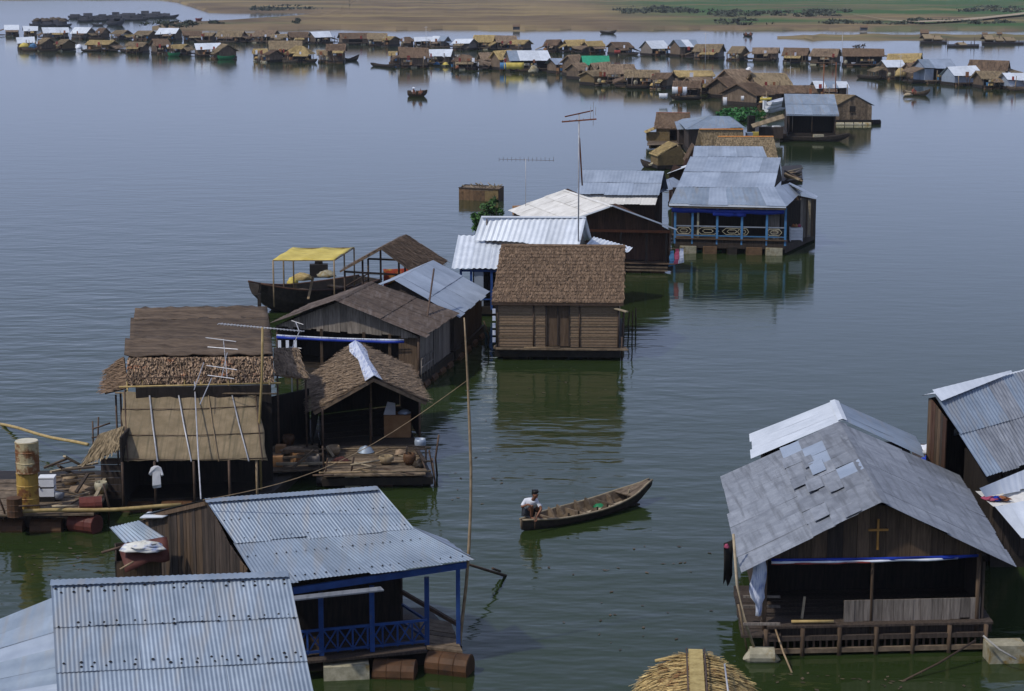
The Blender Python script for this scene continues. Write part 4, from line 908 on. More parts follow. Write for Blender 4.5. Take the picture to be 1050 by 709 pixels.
wall(h, Z(a_, 0) + V((.5, .9, 0)), Z(b_, 0) + V((0, .9, 0)), .45, 2.2, 'interior', .05, 'front_wall')
wall(h, lerp(a_, b_, .13), lerp(a_, b_, .22), .45, 2.0, 'tinblue', .04, 'door')

# ---- H10: square thatched house
R0, R1, E0, E1 = P(514, 251, 4.0), P(641, 252, 4.0), P(504, 310, 2.25), P(639.5, 311, 2.25); G0, G1 = Z(R0 * 2 - E0, 2.25), Z(R1 * 2 - E1, 2.25)
F = house('square house with a steep brown thatched roof over woven mat walls', R0, R1, E0, E1, G0, G1, oh=.2, zf=.5); h = F.h
thatch(h, R0, R1, E1, E0, 'thB', 17, 44, .20, .055, .10, .035, .25); thatch(h, R1, R0, G0, G1, 'thB', 14, 20, .2, .06, .10, .04, .4)
ridge_cap(h, R0, R1, 'thB', .14, .06)
bar(h, E0 + V((0, 0, -.08)), E1 + V((0, 0, -.08)), .05, .06, 'stick', 'eave_beam')
simple_walls(F, e='none', g='panel', w0='panel', w1='panel', mat='brownmat')
ea, eb = F.e0, F.e1
for s0, s1, mt, nm_, pz in ((0, .30, 'brownmat', 'mat_panel', 0), (.30, .40, 'brownmat', 'mat_panel', 0), (.60, .68, 'brownmat', 'mat_panel', 0), (.68, 1, 'brownmat', 'mat_panel', 0)):
    wall(h, lerp(ea, eb, s0 + .002), lerp(ea, eb, s1 - .002), .5, 2.2, mt, .04, nm_)
dr = wall(h, lerp(ea, eb, .40) + V((0, .02, 0)), lerp(ea, eb, .60) + V((0, .02, 0)), .52, 2.15, 'woodmid', .04, 'door')
for s_ in (.405, .5, .595): MB().beam(Z(lerp(ea, eb, s_), .55) + V((0, -.02, 0)), Z(lerp(ea, eb, s_), 2.1) + V((0, -.02, 0)), .05, .03).build('door_frame', 'wood', dr)
for z_ in [.62 + .115 * k for k in range(14)]:
    for sa, sb_ in ((.005, .395), (.605, .995)): MB().beam(Z(lerp(ea, eb, sa), z_) + V((0, -.004, 0)), Z(lerp(ea, eb, sb_), z_ + R.uniform(-.01, .01)) + V((0, -.004, 0)), .02, .055).build('weave_course', 'brownmat', h)
for z_ in (.9, 1.35, 1.8): bar(h, Z(ea, z_) + V((0, -.02, 0)), Z(lerp(ea, eb, .4), z_) + V((0, -.02, 0)), .025, .025, 'bambooold', 'batten'); bar(h, Z(lerp(ea, eb, .6), z_) + V((0, -.02, 0)), Z(eb, z_) + V((0, -.02, 0)), .025, .025, 'bambooold', 'batten')
for s_ in (0, .30, .68, 1): post(h, lerp(ea, eb, s_) + V((0, -.03, 0)), .3, 2.25, .03, 'stick')
pole(h, [Z(lerp(ea, eb, .22), .5) + V((0, -.25, 0)), Z(lerp(ea, eb, .52), .52) + V((0, -.25, 0))], .03, 'bambooold', 'ledge_pole')
for i in range(5): MB().box(Z(ea, .75 + i * .28) + V((-.13, .0, 0)), .12, .05, .18).build('shutter_slat', 'bluewhite', h)
bar(h, P(622, 314, 2.05), P(643, 320, 2.0), .12, .04, 'boatpale', 'shelf_plank')
pf = [lerp(ea, eb, -.02) + V((0, -.35, 0)), lerp(ea, eb, 1.06) + V((0, -.35, 0)), lerp(ea, eb, 1.06) + V((0, .4, 0)), lerp(ea, eb, -.02) + V((0, .4, 0))]
deck(h, *pf, 4, 'deck', .48)
for px, wd in ((529, 1.0), (570, .6), (613, .9), (590, .5), (552, .5)): MB().box(P(px, 362, .12), wd, .5, .34, .02).build('float_block', 'float' if wd > .7 else 'darkwet', h)
for i in range(5): post(h, lerp(F.e1, F.g1, i / 4) + V((.15, 0, 0)), -.1, .9 + .2 * (i % 2), .035, 'stick', 'stake')

# ---- H11: pale gable roof with dark board gable
R0, R1 = P(628, 211.5, 3.5), P(579, 195, 3.5); E0, G1 = P(694, 236, 2.18), P(521, 216, 2.18); E1 = para(E0, R0, R1); G0 = para(G1, R1, R0)
F = house('house with a cream tin gable roof over red brown boards and an orange beam', R0, R1, E0, E1, G0, G1, oh=.25); h = F.h
sheets(h, R1, R0, G0, G1, 9, 3, ['tincream'], .25, .006, 4, .05); sheets(h, R0, R1, E1, E0, 9, 3, ['tinold', 'tincream'], .25, .006, 4, .05)
ridge_cap(h, R0, R1, 'tincream', .14, .05)
simple_walls(F, e='panel', g='panel', w0='gableboards', w1='panel', mat='woodred', bw=.28, sep=True)
ga, gb = F.g0, F.e0
bar(h, Z(ga, 2.06) + V((0, -.08, 0)), Z(gb, 2.06) + V((0, -.08, 0)), .06, .13, 'redwood')
pieces = (R0 + V((0, -.03, .02)), E0 + V((0, -.03, .02)), G0 + V((0, -.03, .02)))
bar(h, pieces[0], pieces[1], .04, .07, 'tinpale', 'verge_board'); bar(h, pieces[0], pieces[2], .04, .07, 'tinpale', 'verge_board')
bw_ = [lerp(ga, gb, 0) + V((.1, .7, 0)), lerp(ga, gb, .96) + V((.1, .7, 0))]
boards(h, bw_[0], bw_[1], .5, [(0, 2.1), (1, 2.1)], .3, 'woodred', False)
for s_ in (.12, .35, .58, .8, .97): post(h, lerp(ga, gb, s_), .4, 2.15, .05, 'wood', sq=True)
deck(h, lerp(ga, gb, -.02) + V((0, -.3, 0)), lerp(ga, gb, 1.02) + V((0, -.3, 0)), lerp(ga, gb, 1.02) + V((0, .5, 0)), lerp(ga, gb, -.02) + V((0, .5, 0)), 4, 'woodmid', .5)
for z_ in (.15, .3): bar(h, Z(lerp(ga, gb, .05), z_) + V((0, -.3, 0)), Z(lerp(ga, gb, .98), z_) + V((0, -.3, 0)), .06, .08, 'deck', 'edge_beam')
floats(F, Z(ga, 0), Z(gb, 0), 5)
q = Z(gb, 1.2) + V((.35, -.2, 0))
for i, (dx, mt, lb, dz) in enumerate(((0, 'pinkcloth', 'pink cloth hanging at the corner of the cream roofed house', 0), (.22, 'bluewhite', 'blue and white cloth hanging beside the pink one over the water', .05), (-.25, 'bluelight', 'faded blue cloth hanging left of the pink one', -.1))):
    mb = MB(); c0 = q + V((dx, 0, dz)); n = 6; vs = []
    for k in range(n + 1):
        vs += [c0 + V((-.10 - .05 * k / n + .03 * math.sin(k * 2), .03 * math.sin(k), -.75 * k / n)), c0 + V((.08 + .05 * k / n, .03 * math.cos(k), -.75 * k / n + .05))]
    mb.add(vs, [(2 * k, 2 * k + 1, 2 * k + 3, 2 * k + 2) for k in range(n)]); o = mb.build('cloth', mt); o.modifiers.new('thick', 'SOLIDIFY').thickness = .02; tag(o, lb, 'cloth')
pole(h, [Z(gb, 1.22) + V((-.1, -.2, 0)), Z(gb, 1.28) + V((.75, -.2, 0))], .02, 'stick', 'drying_pole', 5)

# ---- H12: blue grey roof house with light awning
R0, R1, E0, E1 = P(597, 174.5, 3.8), P(681, 176, 3.8), P(591, 199, 2.7), P(676, 200, 2.7); G0, G1 = Z(R0 * 2 - E0, 2.6), Z(R1 * 2 - E1, 2.6)
F = house('blue grey tin roofed house with a paler awning, left of the faded blue porch', R0, R1, E0, E1, G0, G1); h = F.h
sheets(h, R0, R1, E1, E0, 6, 2, ['tinblue'], .2, .007, 4, .05); sheets(h, R1, R0, G0, G1, 6, 2, ['tinblue'], .2, .007, 4, .05)
sheets(h, P(594, 198.5, 2.68), P(675, 199.5, 2.68), P(672, 210, 2.25), P(592, 208.5, 2.25), 5, 1, ['tincream'], .2, .007, 4, name='awning_sheet')
sheets(h, P(681, 185, 2.9), P(690, 182, 2.9), P(705, 190, 2.4), P(672, 199.5, 2.6), 2, 1, ['tinblue'], .2, .007, 4, name='hip_sheet')
simple_walls(F, e='panel', g='panel', w0='panel', w1='boards', mat='woodred', bw=.3)
# ---- H13: little brown gable with white roof
R0, R1, G0, E0 = P(702, 172, 2.9), P(715, 165.5, 2.9), P(684, 178.5, 2.2), P(716.5, 178, 2.2); G1, E1 = para(G0, R0, R1), para(E0, R0, R1)
F = house('little hut with a red brown gable and white tin roof squeezed between two grey roofs', R0, R1, E0, E1, G0, G1, 'hut', oh=.12); h = F.h; h['category'] = 'hut'
sheets(h, R0, R1, E1, E0, 2, 1, ['tinpale'], .2, .007, 4); sheets(h, R1, R0, G0, G1, 2, 1, ['tinpale'], .2, .007, 4)
simple_walls(F, w0='boards', mat='woodred', bw=.25)

# ---- H14: big blue porch house
R0, R1, E0, E1 = P(708, 161, 4.6), P(801, 162, 4.6), P(686, 209, 2.65), P(806, 211.5, 2.65); G0, G1 = Z(R0 * 2 - lerp(R0, E0, .8), 3.0), Z(R1 * 2 - lerp(R1, E1, .8), 3.0)
F = house('big house with a tall grey tin roof and a faded blue railed porch', R0, R1, E0, E1, G0, G1, oh=.25, zf=.75); h = F.h
K0, K1 = lerp(R0, E0, .60), lerp(R1, P(790, 200, 3.0), .8)
K1 = P(794, 192, 3.35); K0 = P(694, 192, 3.35)
sheets(h, R0, R1, K1, K0, 5, 2, ['tinblue'], .22, .006, 4, .05); sheets(h, K0, K1, E1, E0, 6, 1, ['tinblue', 'tin'], .22, .006, 4, .03)
sheets(h, R1, R0, G0, G1, 5, 2, ['tinblue'], .22, .006, 4, .05)
W1, W2, W3 = P(808, 188.5, 3.35), P(836, 204, 2.75), P(818, 200, 2.85)
sheets(h, K1, W1, P(821, 198, 2.8), E1, 2, 1, ['tinblue'], .22, .006, 4, name='hip_sheet')
sheets(h, W1, W1 + V((.3, 1.5, -.1)), W2 + V((.3, 1.2, 0)), W2, 2, 1, ['tinblue'], .22, .006, 4, name='hip_sheet')
bar(h, E0 + V((0, -.02, -.05)), E1 + V((0, -.02, -.05)), .04, .10, 'tinpale', 'eave_board'); bar(h, E0 + V((0, .02, -.16)), E1 + V((0, .02, -.16)), .04, .08, 'deck', 'eave_board')
gable(h, lerp(K1, W1, .05) + V((-.1, .1, 0)), para(lerp(K1, W1, .05), R0, R1) * 0 + V((R1.x + .3, R1.y + 1.6, 0)), 3.2, 4.5, 'wood', s=.62)
pa, pb = P(692, 244, .8), P(805, 246.5, .8)
bar(h, Z(pa, 2.45) + V((-.3, 0, 0)), Z(pb, 2.45), .05, .12, 'bluelight')
for px in (691, 709, 734.5, 760, 785.5, 804.5): q = lerp(pa, pb, (px - 691) / 113.5); post(h, q, .5, 2.5, .055, 'bluelight', 'porch_post', sq=True)
post(h, lerp(pa, pb, .19) + V((.12, .1, 0)), .8, 2.4, .05, 'floatpale', 'inner_post', sq=True)
for z_ in (.95, 1.45): bar(h, Z(pa, z_), Z(pb, z_), .05, .06, 'rail' if z_ > 1 else 'bluelight', 'rail')
for i, (c_, wd) in enumerate(((.08, .07), (.30, .10), (.52, .09), (.62, .05), (.90, .07))):
    for k in range(2):
        a_, b_ = lerp(pa, pb, c_ - wd), lerp(pa, pb, c_ + wd); z0_, z1_ = 1.03, 1.37; m_ = lerp(a_, b_, .5)
        q4 = [Z(lerp(a_, b_, .2), z0_), Z(lerp(a_, b_, .8), z0_), Z(b_, 1.2), Z(lerp(a_, b_, .8), z1_), Z(lerp(a_, b_, .2), z1_), Z(a_, 1.2)]
        if k: q4 = [lerp(Z(m_, 1.2), p, .5) for p in q4]
        mb = MB()
        for p, r_ in zip(q4, q4[1:] + q4[:1]): mb.beam(p + V((0, -.01, 0)), r_ + V((0, -.01, 0)), .02, .03)
        mb.build('railing_ornament', 'floatpale', h)
cloth_strip(h, (Z(pa, 2.42) + V((-.2, -.12, 0)), Z(pb, 2.40) + V((-.1, -.12, 0))), .22, 'bluetarp', 'tarp_strip', .04, 20); cloth_strip(h, (Z(lerp(pa, pb, .34), 2.25) + V((0, -.16, 0)), Z(lerp(pa, pb, .64), 2.22) + V((0, -.16, 0))), .20, 'bluetarp', 'tarp_strip', .02, 10)
fw = [pa + V((0, 1.6, 0)), pb + V((0, 1.6, 0))]
wall(h, fw[0], fw[1], .75, 3.0, 'interior', .05, 'front_wall'); wall(h, lerp(pa, pb, .83) + V((0, .2, 0)), lerp(pa, pb, .95) + V((0, .2, 0)), .8, 2.3, 'woodgrey', .04, 'door')
bkk = [pa + V((.3, 5.5, 0)), pb + V((1.2, 5.5, 0))]
wall(h, fw[0], bkk[0], .75, 2.7, 'wood', .05, 'side_wall'); wall(h, bkk[1], bkk[0], .75, 2.9, 'wood', .05, 'back_wall')
sw = [P(820, 243, .6), P(835, 238, .6)]
boards(h, sw[0], P(836, 240, .6), .5, [(0, 2.7), (1, 2.5)], .25, ['woodmid', 'woodgrey', 'wood'], True); boards(h, P(836, 240, .6), Z(bkk[1], 0), .5, [(0, 2.5), (1, 2.6)], .3, 'woodmid', False)
MB().box(P(829, 242, .6) + V((0, -.05, 1.0)), .14, .05, 1.9).build('pale_board', 'boatpale', h)
wall(h, fw[1], sw[0], .5, 2.6, 'interior', .05, 'side_wall')
platform(h, [pa + V((0, -.05, 0)), pb + V((0, -.05, 0)), bkk[1], bkk[0]], .3, .75, 'wood'); deck(h, pa + V((0, -.15, 0)), pb + V((0, -.15, 0)), pb + V((0, 1.6, 0)), pa + V((0, 1.6, 0)), 6, 'woodmid', .80)
for c_, wd, mt in ((.12, .85, 'floatpale'), (.32, .7, 'float'), (.52, .5, 'darkwet'), (.72, .8, 'float'), (.9, .85, 'floatpale')): MB().box(Z(lerp(pa, pb, c_), .18) + V((0, .1, 0)), wd, .7, .42, .02).build('float_block', mt, h)
platform(h, [pb, P(836, 247, 0), P(836, 236, 0), P(806, 236, 0)], .1, .5, 'wood')
t = thing('crate', 'white slatted crate with goods on top, right end of the faded blue porch', 'crate', P(816, 248, .5))
q = P(816, 247, .55)
for i in range(4):
    MB().box(q + V((0, -.2, .12 + .17 * i)), .62, .03, .11).build('slat', 'white', t); MB().box(q + V((0, .2, .12 + .17 * i)), .62, .03, .11).build('slat', 'white', t)
for sx in (-.31, .31): MB().box(q + V((sx, -.2, .36)), .04, .05, .74).build('upright', 'white', t); MB().box(q + V((sx, .2, .36)), .04, .05, .74).build('upright', 'white', t)
for i, dx in enumerate((-.15, .0, .16)): o = heap(['orange', 'crate', 'pinkcloth'][i], q + V((dx, 0, .74)), .1, .12, .16, 'bundle', seed=i); tag(o, ['orange bundle on the white slatted crate', 'brown bundle between two others on the white slatted crate', 'pink bundle on the white slatted crate'][i], 'bundle')
o = heap('greenhull', P(725, 258, .02), .9, .3, .10, 'green_net', seed=8); tag(o, 'green net floating under the faded blue porch', 'net')
# back part of the same row: taller roof behind
R0, R1 = P(712, 150, 4.5), P(782, 150.5, 4.5); E0, E1 = R0 + V((-.4, -2.6, -1.0)), R1 + V((.2, -2.6, -1.0)); G0, G1 = R0 + V((0, 2.6, -1.6)), R1 + V((0, 2.6, -1.6))
F = house('grey tin roofed house directly behind the tall roof of the faded blue porch house', R0, R1, E0, E1, G0, G1); h = F.h
sheets(h, R0, R1, E1, E0, 5, 2, ['tinblue'], .22, .006, 4, .05); sheets(h, R1, R0, G0, G1, 5, 1, ['tinblue'], .22, .006, 4, .05)
simple_walls(F, mat='woodred')
# fish trap rack at its right
t = thing('woodpile', 'stack of pale poles and baskets floating right of the tall grey roof', 'woodpile', P(813, 188, 0))
for i in range(18): pole(t, [P(804 + R.uniform(0, 4), 186 - R.uniform(0, 12), .2 + .06 * i), P(818 + R.uniform(0, 5), 186 - R.uniform(0, 14), .2 + .06 * i)], .06, R.choice(['bambooold', 'boatpale', 'wood']), 'stacked_pole', 5)
platform(t, [P(801, 189, 0), P(823, 187, 0), P(822, 172, 0), P(802, 173, 0)], -.05, .2)

# ---- H15 straw roofs with orange ridges
for lab, r0, r1, e0, e1, ph in (
    ('straw roofed house with an orange ridge, the left and rear of two alike', (717, 132.5), (762, 132.5), (713, 149), (760, 149), 3.4),
    ('straw roofed house with an orange ridge and open right gable, front one of two alike', (736, 140), (793, 140), (730, 163), (798, 163), 3.5)):
    R0, R1, E0, E1 = P(*r0, ph), P(*r1, ph), P(*e0, 2.2), P(*e1, 2.2); G0, G1 = Z(R0 * 2 - E0, 2.2), Z(R1 * 2 - E1, 2.2)
    F = house(lab, R0, R1, E0, E1, G0, G1, oh=.25); h = F.h
    thatch(h, R0, R1, E1, E0, 'thT', 12, 24, .25, .07, .1, .05, .3); thatch(h, R1, R0, G0, G1, 'thT', 10, 14, .25, .07, .1, .05, .3)
    ridge_cap(h, R0, R1, 'orangeridge', .16, .06); simple_walls(F, mat='ochremat', w1='panel'); floats(F, F.e0, F.e1, 4)
# ---- H16 pale grey hip roof behind
R0, R1, E0, E1 = P(728, 119, 2.9), P(748, 119.5, 2.9), P(703, 133, 2.1), P(764, 131, 2.1); G0, G1 = E0 + V((.2, 11, 0)), E1 + V((.2, 11, 0))
F = house('house with a low pale grey hipped roof behind the straw roofs', R0, R1, E0, E1, G0, G1); h = F.h
sheets(h, R0, R1, E1, E0, 4, 1, ['tin'], .25, .006, 4); sheets(h, R1, R0, G0, G1, 4, 1, ['tin'], .25, .006, 4); sheets(h, R1, R1 + V((.02, .02, 0)), G1, E1, 2, 1, ['tin'], .25, .006, 4, name='hip_sheet'); sheets(h, R0, R0 + V((-.02, .02, 0)), G0, E0, 2, 1, ['tin'], .25, .006, 4, name='hip_sheet')
simple_walls(F, w0='none', w1='none', mat='wood'); wall(h, F.g0, F.e0, .45, 2.2, 'wood', .05, 'side_wall'); wall(h, F.e1, F.g1, .45, 2.2, 'wood', .05, 'side_wall')
# ---- H17 brown house at the left of that group
R0, R1, E0, E1 = P(673, 115.5, 2.7), P(707.5, 116, 2.7), P(670.5, 131.5, 1.55), P(706, 132.5, 1.55); G0, G1 = Z(R0 * 2 - E0, 1.55), Z(R1 * 2 - E1, 1.55)
F = house('upright brown thatched house with an ochre wall, standing left at the bend of the row', R0, R1, E0, E1, G0, G1, oh=.2); h = F.h
thatch(h, R0, R1, E1, E0, 'thB', 12, 26, .22, .07, .1, .05, .3); thatch(h, R1, R0, G0, G1, 'thB', 10, 14, .22, .07, .1, .05, .3); ridge_cap(h, R0, R1, 'redwood', .10, .05)
simple_walls(F, e='none', mat='ochremat'); wall(h, F.e0, lerp(F.e0, F.e1, .45), .45, 1.5, 'ochremat', .05, 'front_wall'); wall(h, lerp(F.e0, F.e1, .75), F.e1, .45, 1.5, 'ochremat', .05, 'front_wall')
q0 = F.e0; lw = [P(663, 147, .4), P(675, 149, .4)]
thatch(h, Z(F.e0, 1.55) + V((0, -.3, 0)), Z(F.e0, 1.55) + V((0, 1.7, 0)), Z(F.e0, 1.15) + V((-.95, 1.7, 0)), Z(F.e0, 1.15) + V((-.95, -.3, 0)), 'thY', 3, 14, .2, .06, .06, .03, .3, 'side_roof')
wall(h, F.e0 + V((-.75, 0, 0)), F.e0, .4, 1.2, 'ochremat', .05, 'side_wall'); wall(h, F.e0 + V((-.75, 1.6, 0)), F.e0 + V((-.75, 0, 0)), .4, 1.2, 'ochremat', .05, 'side_wall')
deck(h, P(664, 149.5, .4), P(704, 148, .4), P(704, 143, .4), P(664, 144, .4), 4, 'deck', .45); floats(F, P(665, 150, 0), P(704, 149, 0), 4)
# plank shed between it and the straw roofs
t = thing('shed', 'dark plank shed with pale tin sheet between the brown house and the straw roofs', 'shed', P(706, 148, 0))
a_, b_ = P(696, 148, .4), P(717, 148, .4); boards(t, a_, b_, .3, [(0, 1.5), (1, 1.6)], .3, 'wood', False); boards(t, a_ + V((0, 2, 0)), a_, .3, [(0, 1.5), (1, 1.5)], .3, 'wood', False, name='wall_board'); sheets(t, a_ + V((-.2, 2.3, 1.75)), b_ + V((.2, 2.3, 1.85)), b_ + V((.2, -.3, 1.35)), a_ + V((-.2, -.3, 1.25)), 3, 1, ['tin'], .2, .006, 4); platform(t, [a_, b_, b_ + V((0, 2, 0)), a_ + V((0, 2, 0))], .0, .35)
# ---- H18 yellow hut
R0, G0, E0 = P(694, 147.5, 1.9), P(673.5, 160, 1.1), P(704, 159, 1.1); dv = V((-.45, 2.4, 0)); R1, G1, E1 = R0 + dv, G0 + dv, E0 + dv
F = house('small ochre walled hut with a straw roof slanting left, below the upright brown house', R0, R1, E0, E1, G0, G1, 'hut', oh=.15, zf=.35); h = F.h; h['category'] = 'hut'
thatch(h, R1, R0, G0, G1, 'thY', 8, 22, .2, .06, .08, .04, .3); thatch(h, R0, R1, E1, E0, 'thT', 8, 22, .2, .06, .08, .04, .3); simple_walls(F, mat='ochremat')
t = thing('sampan', 'short dark sampan moored at the left corner of the ochre hut', 'boat', P(669, 172, 0)); at = hull(t, P(683, 173.5, 0), P(657, 171, 0), .8, .4, .3, .1, 'boatdark', 10); bar(t, at(.5, -.9, .22), at(.5, .9, .22), .2, .04, 'deck', 'thwart'); o = heap('floatpale', at(.4, 0, .2), .5, .25, .3, 'sack_heap'); tag(o, 'pale sacks heaped in the short sampan by the ochre hut', 'sacks')
t = thing('hut', 'dark steep gable sliver rising right of the ochre hut', 'hut', P(712, 168, 0))
q = [P(705, 166, 1.0), P(716, 167, 1.0), P(712, 150, 2.4)]; q[2] = Z(lerp(q[0], q[1], .6), 2.2); mb = MB(); bk = V((0, 2.2, 0)); mb.add(q + [p + bk for p in q], [(0, 1, 2), (5, 4, 3), (0, 3, 4, 1), (1, 4, 5, 2), (2, 5, 3, 0)]); mb.build('gable_wall', 'woodred', t); wall(t, Z(q[0], 0), Z(q[1], 0), .1, 1.0, 'wood')
thatch(t, q[2] + V((0, -.1, .05)), q[2] + bk + V((0, 0, .05)), q[0] + bk + V((-.15, 0, 0)), q[0] + V((-.15, -.1, 0)), 'thB', 6, 16, .2, .06, .06, .04, .3)
# ---- H19 dark porch house with pale blue tin
R0, R1, E0, E1 = P(804, 96.5, 3.85), P(855.5, 97, 3.85), P(806, 117.5, 2.3), P(860.5, 118, 2.3); G0, G1 = Z(R0 * 2 - E0, 2.3), Z(R1 * 2 - E1, 2.3)
F = house('house with a pale blue tin roof over a black open porch behind a long boat', R0, R1, E0, E1, G0, G1, oh=.3, zf=.6); h = F.h
sheets(h, R0, R1, E1, E0, 6, 2, ['tin'], .2, .006, 4, .04); sheets(h, R1, R0, G0, G1, 6, 1, ['tin'], .2, .006, 4, .04)
bar(h, E0 + V((0, 0, -.07)), E1 + V((0, 0, -.07)), .05, .10, 'tin', 'eave_board')
simple_walls(F, e='open', g='panel', w0='panel', w1='panel', mat='wood'); wall(h, F.e0 + V((0, 1.3, 0)), F.e1 + V((0, 1.3, 0)), .6, 2.5, 'interior', .05, 'front_wall')
for s_ in (.08, .5): post(h, lerp(F.e0, F.e1, s_) + V((0, .1, 0)), .6, 2.25, .03, 'woodgrey')
thatch(h, P(803, 117, 2.2), P(805, 121, 2.1), P(772, 131, 1.5), P(770, 127.5, 1.6), 'thT', 5, 20, .25, .06, .07, .04, .3, 'side_roof')
wall(h, P(778, 141, .5), P(803, 141, .5), .4, 1.4, 'wood', .05, 'side_wall'); platform(h, [P(772, 142, 0), P(806, 142, 0), P(806, 134, 0), P(772, 134, 0)], .0, .4)
t = thing('long_boat', 'long low dark boat lying along the front of the black porch', 'boat', P(835, 144, 0)); at = hull(t, P(800, 144.5, 0), P(871, 145.5, 0), 1.1, .5, .4, .1, 'boatdark', 14)
for i in range(3): bar(t, at(.25 + .22 * i, -.9, .3), at(.25 + .22 * i, .9, .3), .25, .04, 'deck', 'thwart')
o = MB().box(at(.55, 0, .45), .9, .5, .3, .05).build('box', 'floatpale'); tag(o, 'pale box carried in the long boat before the black porch', 'box')
o = MB().box(P(778, 139, .5) + V((0, 0, .15)), 1.2, .5, .3, .05).build('box', 'yellowtarp'); tag(o, 'yellow box on the raft left of the black porch', 'box')
for i, (px, py, sx, sz, mt, lb) in enumerate(((796, 126, .7, .6, 'white', 'white box under the slanting plank roof left of the black porch'), (770, 127, .6, 1.6, 'dark', 'black tank standing at the left end of the slanting plank roof'), (768, 138, .5, 1.0, 'tin', 'grey drum left of the yellow box'))): o = MB().box(P(px, py + 10, .4) + V((0, 0, sz / 2)), sx, .5, sz, .2).build('box' if i == 0 else 'tank', mt); tag(o, lb, 'box' if i == 0 else 'tank')
# ---- H20 plank house with window
R0, R1 = P(877, 97.5, 2.95), P(846, 96, 2.95); E0, G0 = P(897, 108.5, 1.9), P(857, 108.5, 1.9)
G1 = para(G0, R0, R1); E1 = para(E0, R0, R1)
F = house('brown upright plank house with one small black window in its gable', R0, R1, E0, E1, G0, G1, oh=.15, zf=.5); h = F.h
thatch(h, R1, R0, G0, G1, 'thT', 10, 20, .22, .07, .08, .05, .3); sheets(h, R0, R1, E1, E0, 5, 1, ['tinold'], .2, .006, 4)
simple_walls(F, e='panel', g='panel', w0='boards', w1='panel', mat='deck', bw=.36, sep=True)  # lighter boards make this gable, turned from the sun, look lit
wa = lerp(F.g0, F.e0, .38); wb = lerp(F.g0, F.e0, .54); o = MB().hexa([Z(wa, 1.25) + V((0, -.03, 0)), Z(wb, 1.25) + V((0, -.03, 0)), Z(wb, 1.25) + V((0, .05, 0)), Z(wa, 1.25) + V((0, .05, 0))], [Z(wa, 1.85) + V((0, -.03, 0)), Z(wb, 1.85) + V((0, -.03, 0)), Z(wb, 1.85) + V((0, .05, 0)), Z(wa, 1.85) + V((0, .05, 0))]).build('window', 'dark', h)
bar(h, Z(wa, 1.23) + V((0, -.06, 0)), Z(wb, 1.23) + V((0, -.06, 0)), .06, .06, 'woodmid', 'window_sill')
floats(F, F.g0, F.e0, 4, 'floatpale', .22, .8); cyl(h, P(898, 126, .15), .3, .9, 'dark', 'float_drum', (1, .3, 0))
# ---- pile of white boats left of H19
for i, (x0, y0, x1, y1, z) in enumerate(((786, 117, 806, 112, .5), (787, 114, 806, 108, .9), (789, 110, 806, 105, 1.3))):
    t = thing('dinghy', ['lowest white hull of the stacked pile beside the water plants', 'middle white hull of the stacked pile beside the water plants', 'topmost white hull of the stacked pile beside the water plants'][i], 'boat', P(796, 114, z), 'white hulls stacked beside the water plants'); at = hull(t, P(x0, y0, z), P(x1, y1, z), 1.1, .45, .1, .05, 'white', 10, z0=z); bar(t, at(.5, -.8, z + .35), at(.5, .8, z + .35), .2, .04, 'white', 'thwart')
o = MB().box(P(784, 113, .5) + V((0, 0, .7)), .35, .3, 1.3, .3).build('post_box', 'white'); tag(o, 'narrow white upright box left of the stacked white hulls', 'box')
# water hyacinth raft
mb = MB(); q = random.Random(3)
for i in range(26): foliage(mb, P(q.uniform(738, 774), q.uniform(113, 123), .25), 1.0, 1.0, .35, 45, .28, 6, i)
o = mb.build('water_plants', 'hyacinth', kind='stuff')

# ---- bush beside the white roof
for lab, px, py, rx, rz, zz in (('leafy green bush growing up left of the stepped white tin roof', 507, 236, .75, .7, 1.05), ('smaller leafy bush lower left beside the stepped white roof', 490, 240, .45, .55, .65)):
    c = P(px, py, .3); t = thing('bush', lab, 'bush', Z(c, 0)); mb = MB(); foliage(mb, c + V((0, 0, zz)), rx, rx, rz, 420, .13, 16, int(px)); mb.build('crown', 'leaf', t)
    for k in range(4): pole(t, [c + V((0, 0, -.2)), c + V((.1 * k - .15, .05, zz * .6)), c + V((.5 * math.cos(k * 1.7) * rx, .4 * math.sin(k * 1.7), zz * 1.3))], [.05, .035, .015], 'stick', 'stem', 5)
    platform(t, [c + V((-.5, -.5, 0)), c + V((.5, -.5, 0)), c + V((.5, .5, 0)), c + V((-.5, .5, 0))], -.1, .15)
# ---- floating wooden box with branches
c = P(490.5, 206, 0); t = thing('fish_pen', 'square floating wooden fish pen with branches on top, alone in the open water', 'fish pen', c)
s = 20.2; a_, b_ = P(470.5, 205, 0), P(511, 207, 0); d_ = V((0.35, 2.3, 0))
for p0, p1 in ((a_, lerp(a_, b_, .66)), (lerp(a_, b_, .66), b_)): boards(t, p0, p1, -.1, [(0, .78), (1, .78)], .35, ['float', 'ochremat'], True)
boards(t, b_, b_ + d_, -.1, [(0, .78), (1, .78)], .35, 'float', False); boards(t, b_ + d_, a_ + d_, -.1, [(0, .78), (1, .78)], .35, 'wood', False); boards(t, a_ + d_, a_, -.1, [(0, .78), (1, .78)], .35, 'wood', False)
MB().slab(Z(a_, .72), Z(b_, .72), Z(b_ + d_, .72), Z(a_ + d_, .72), .06).build('lid', 'deck', t); bar(t, Z(a_, .8), Z(b_, .8), .1, .06, 'wood', 'rim_beam')
mb = MB(); q = random.Random(2)
for i in range(22): p = lerp(a_, b_, q.uniform(.15, .9)) + d_ * q.uniform(.2, .8); k = q.uniform(0, 6.3); mb.tube([Z(p, .76), Z(p, .9) + V((.35 * math.cos(k), .3 * math.sin(k), q.uniform(0, .15)))], .03, 4)
mb.build('branches', 'boatpale', t, kind='stuff')
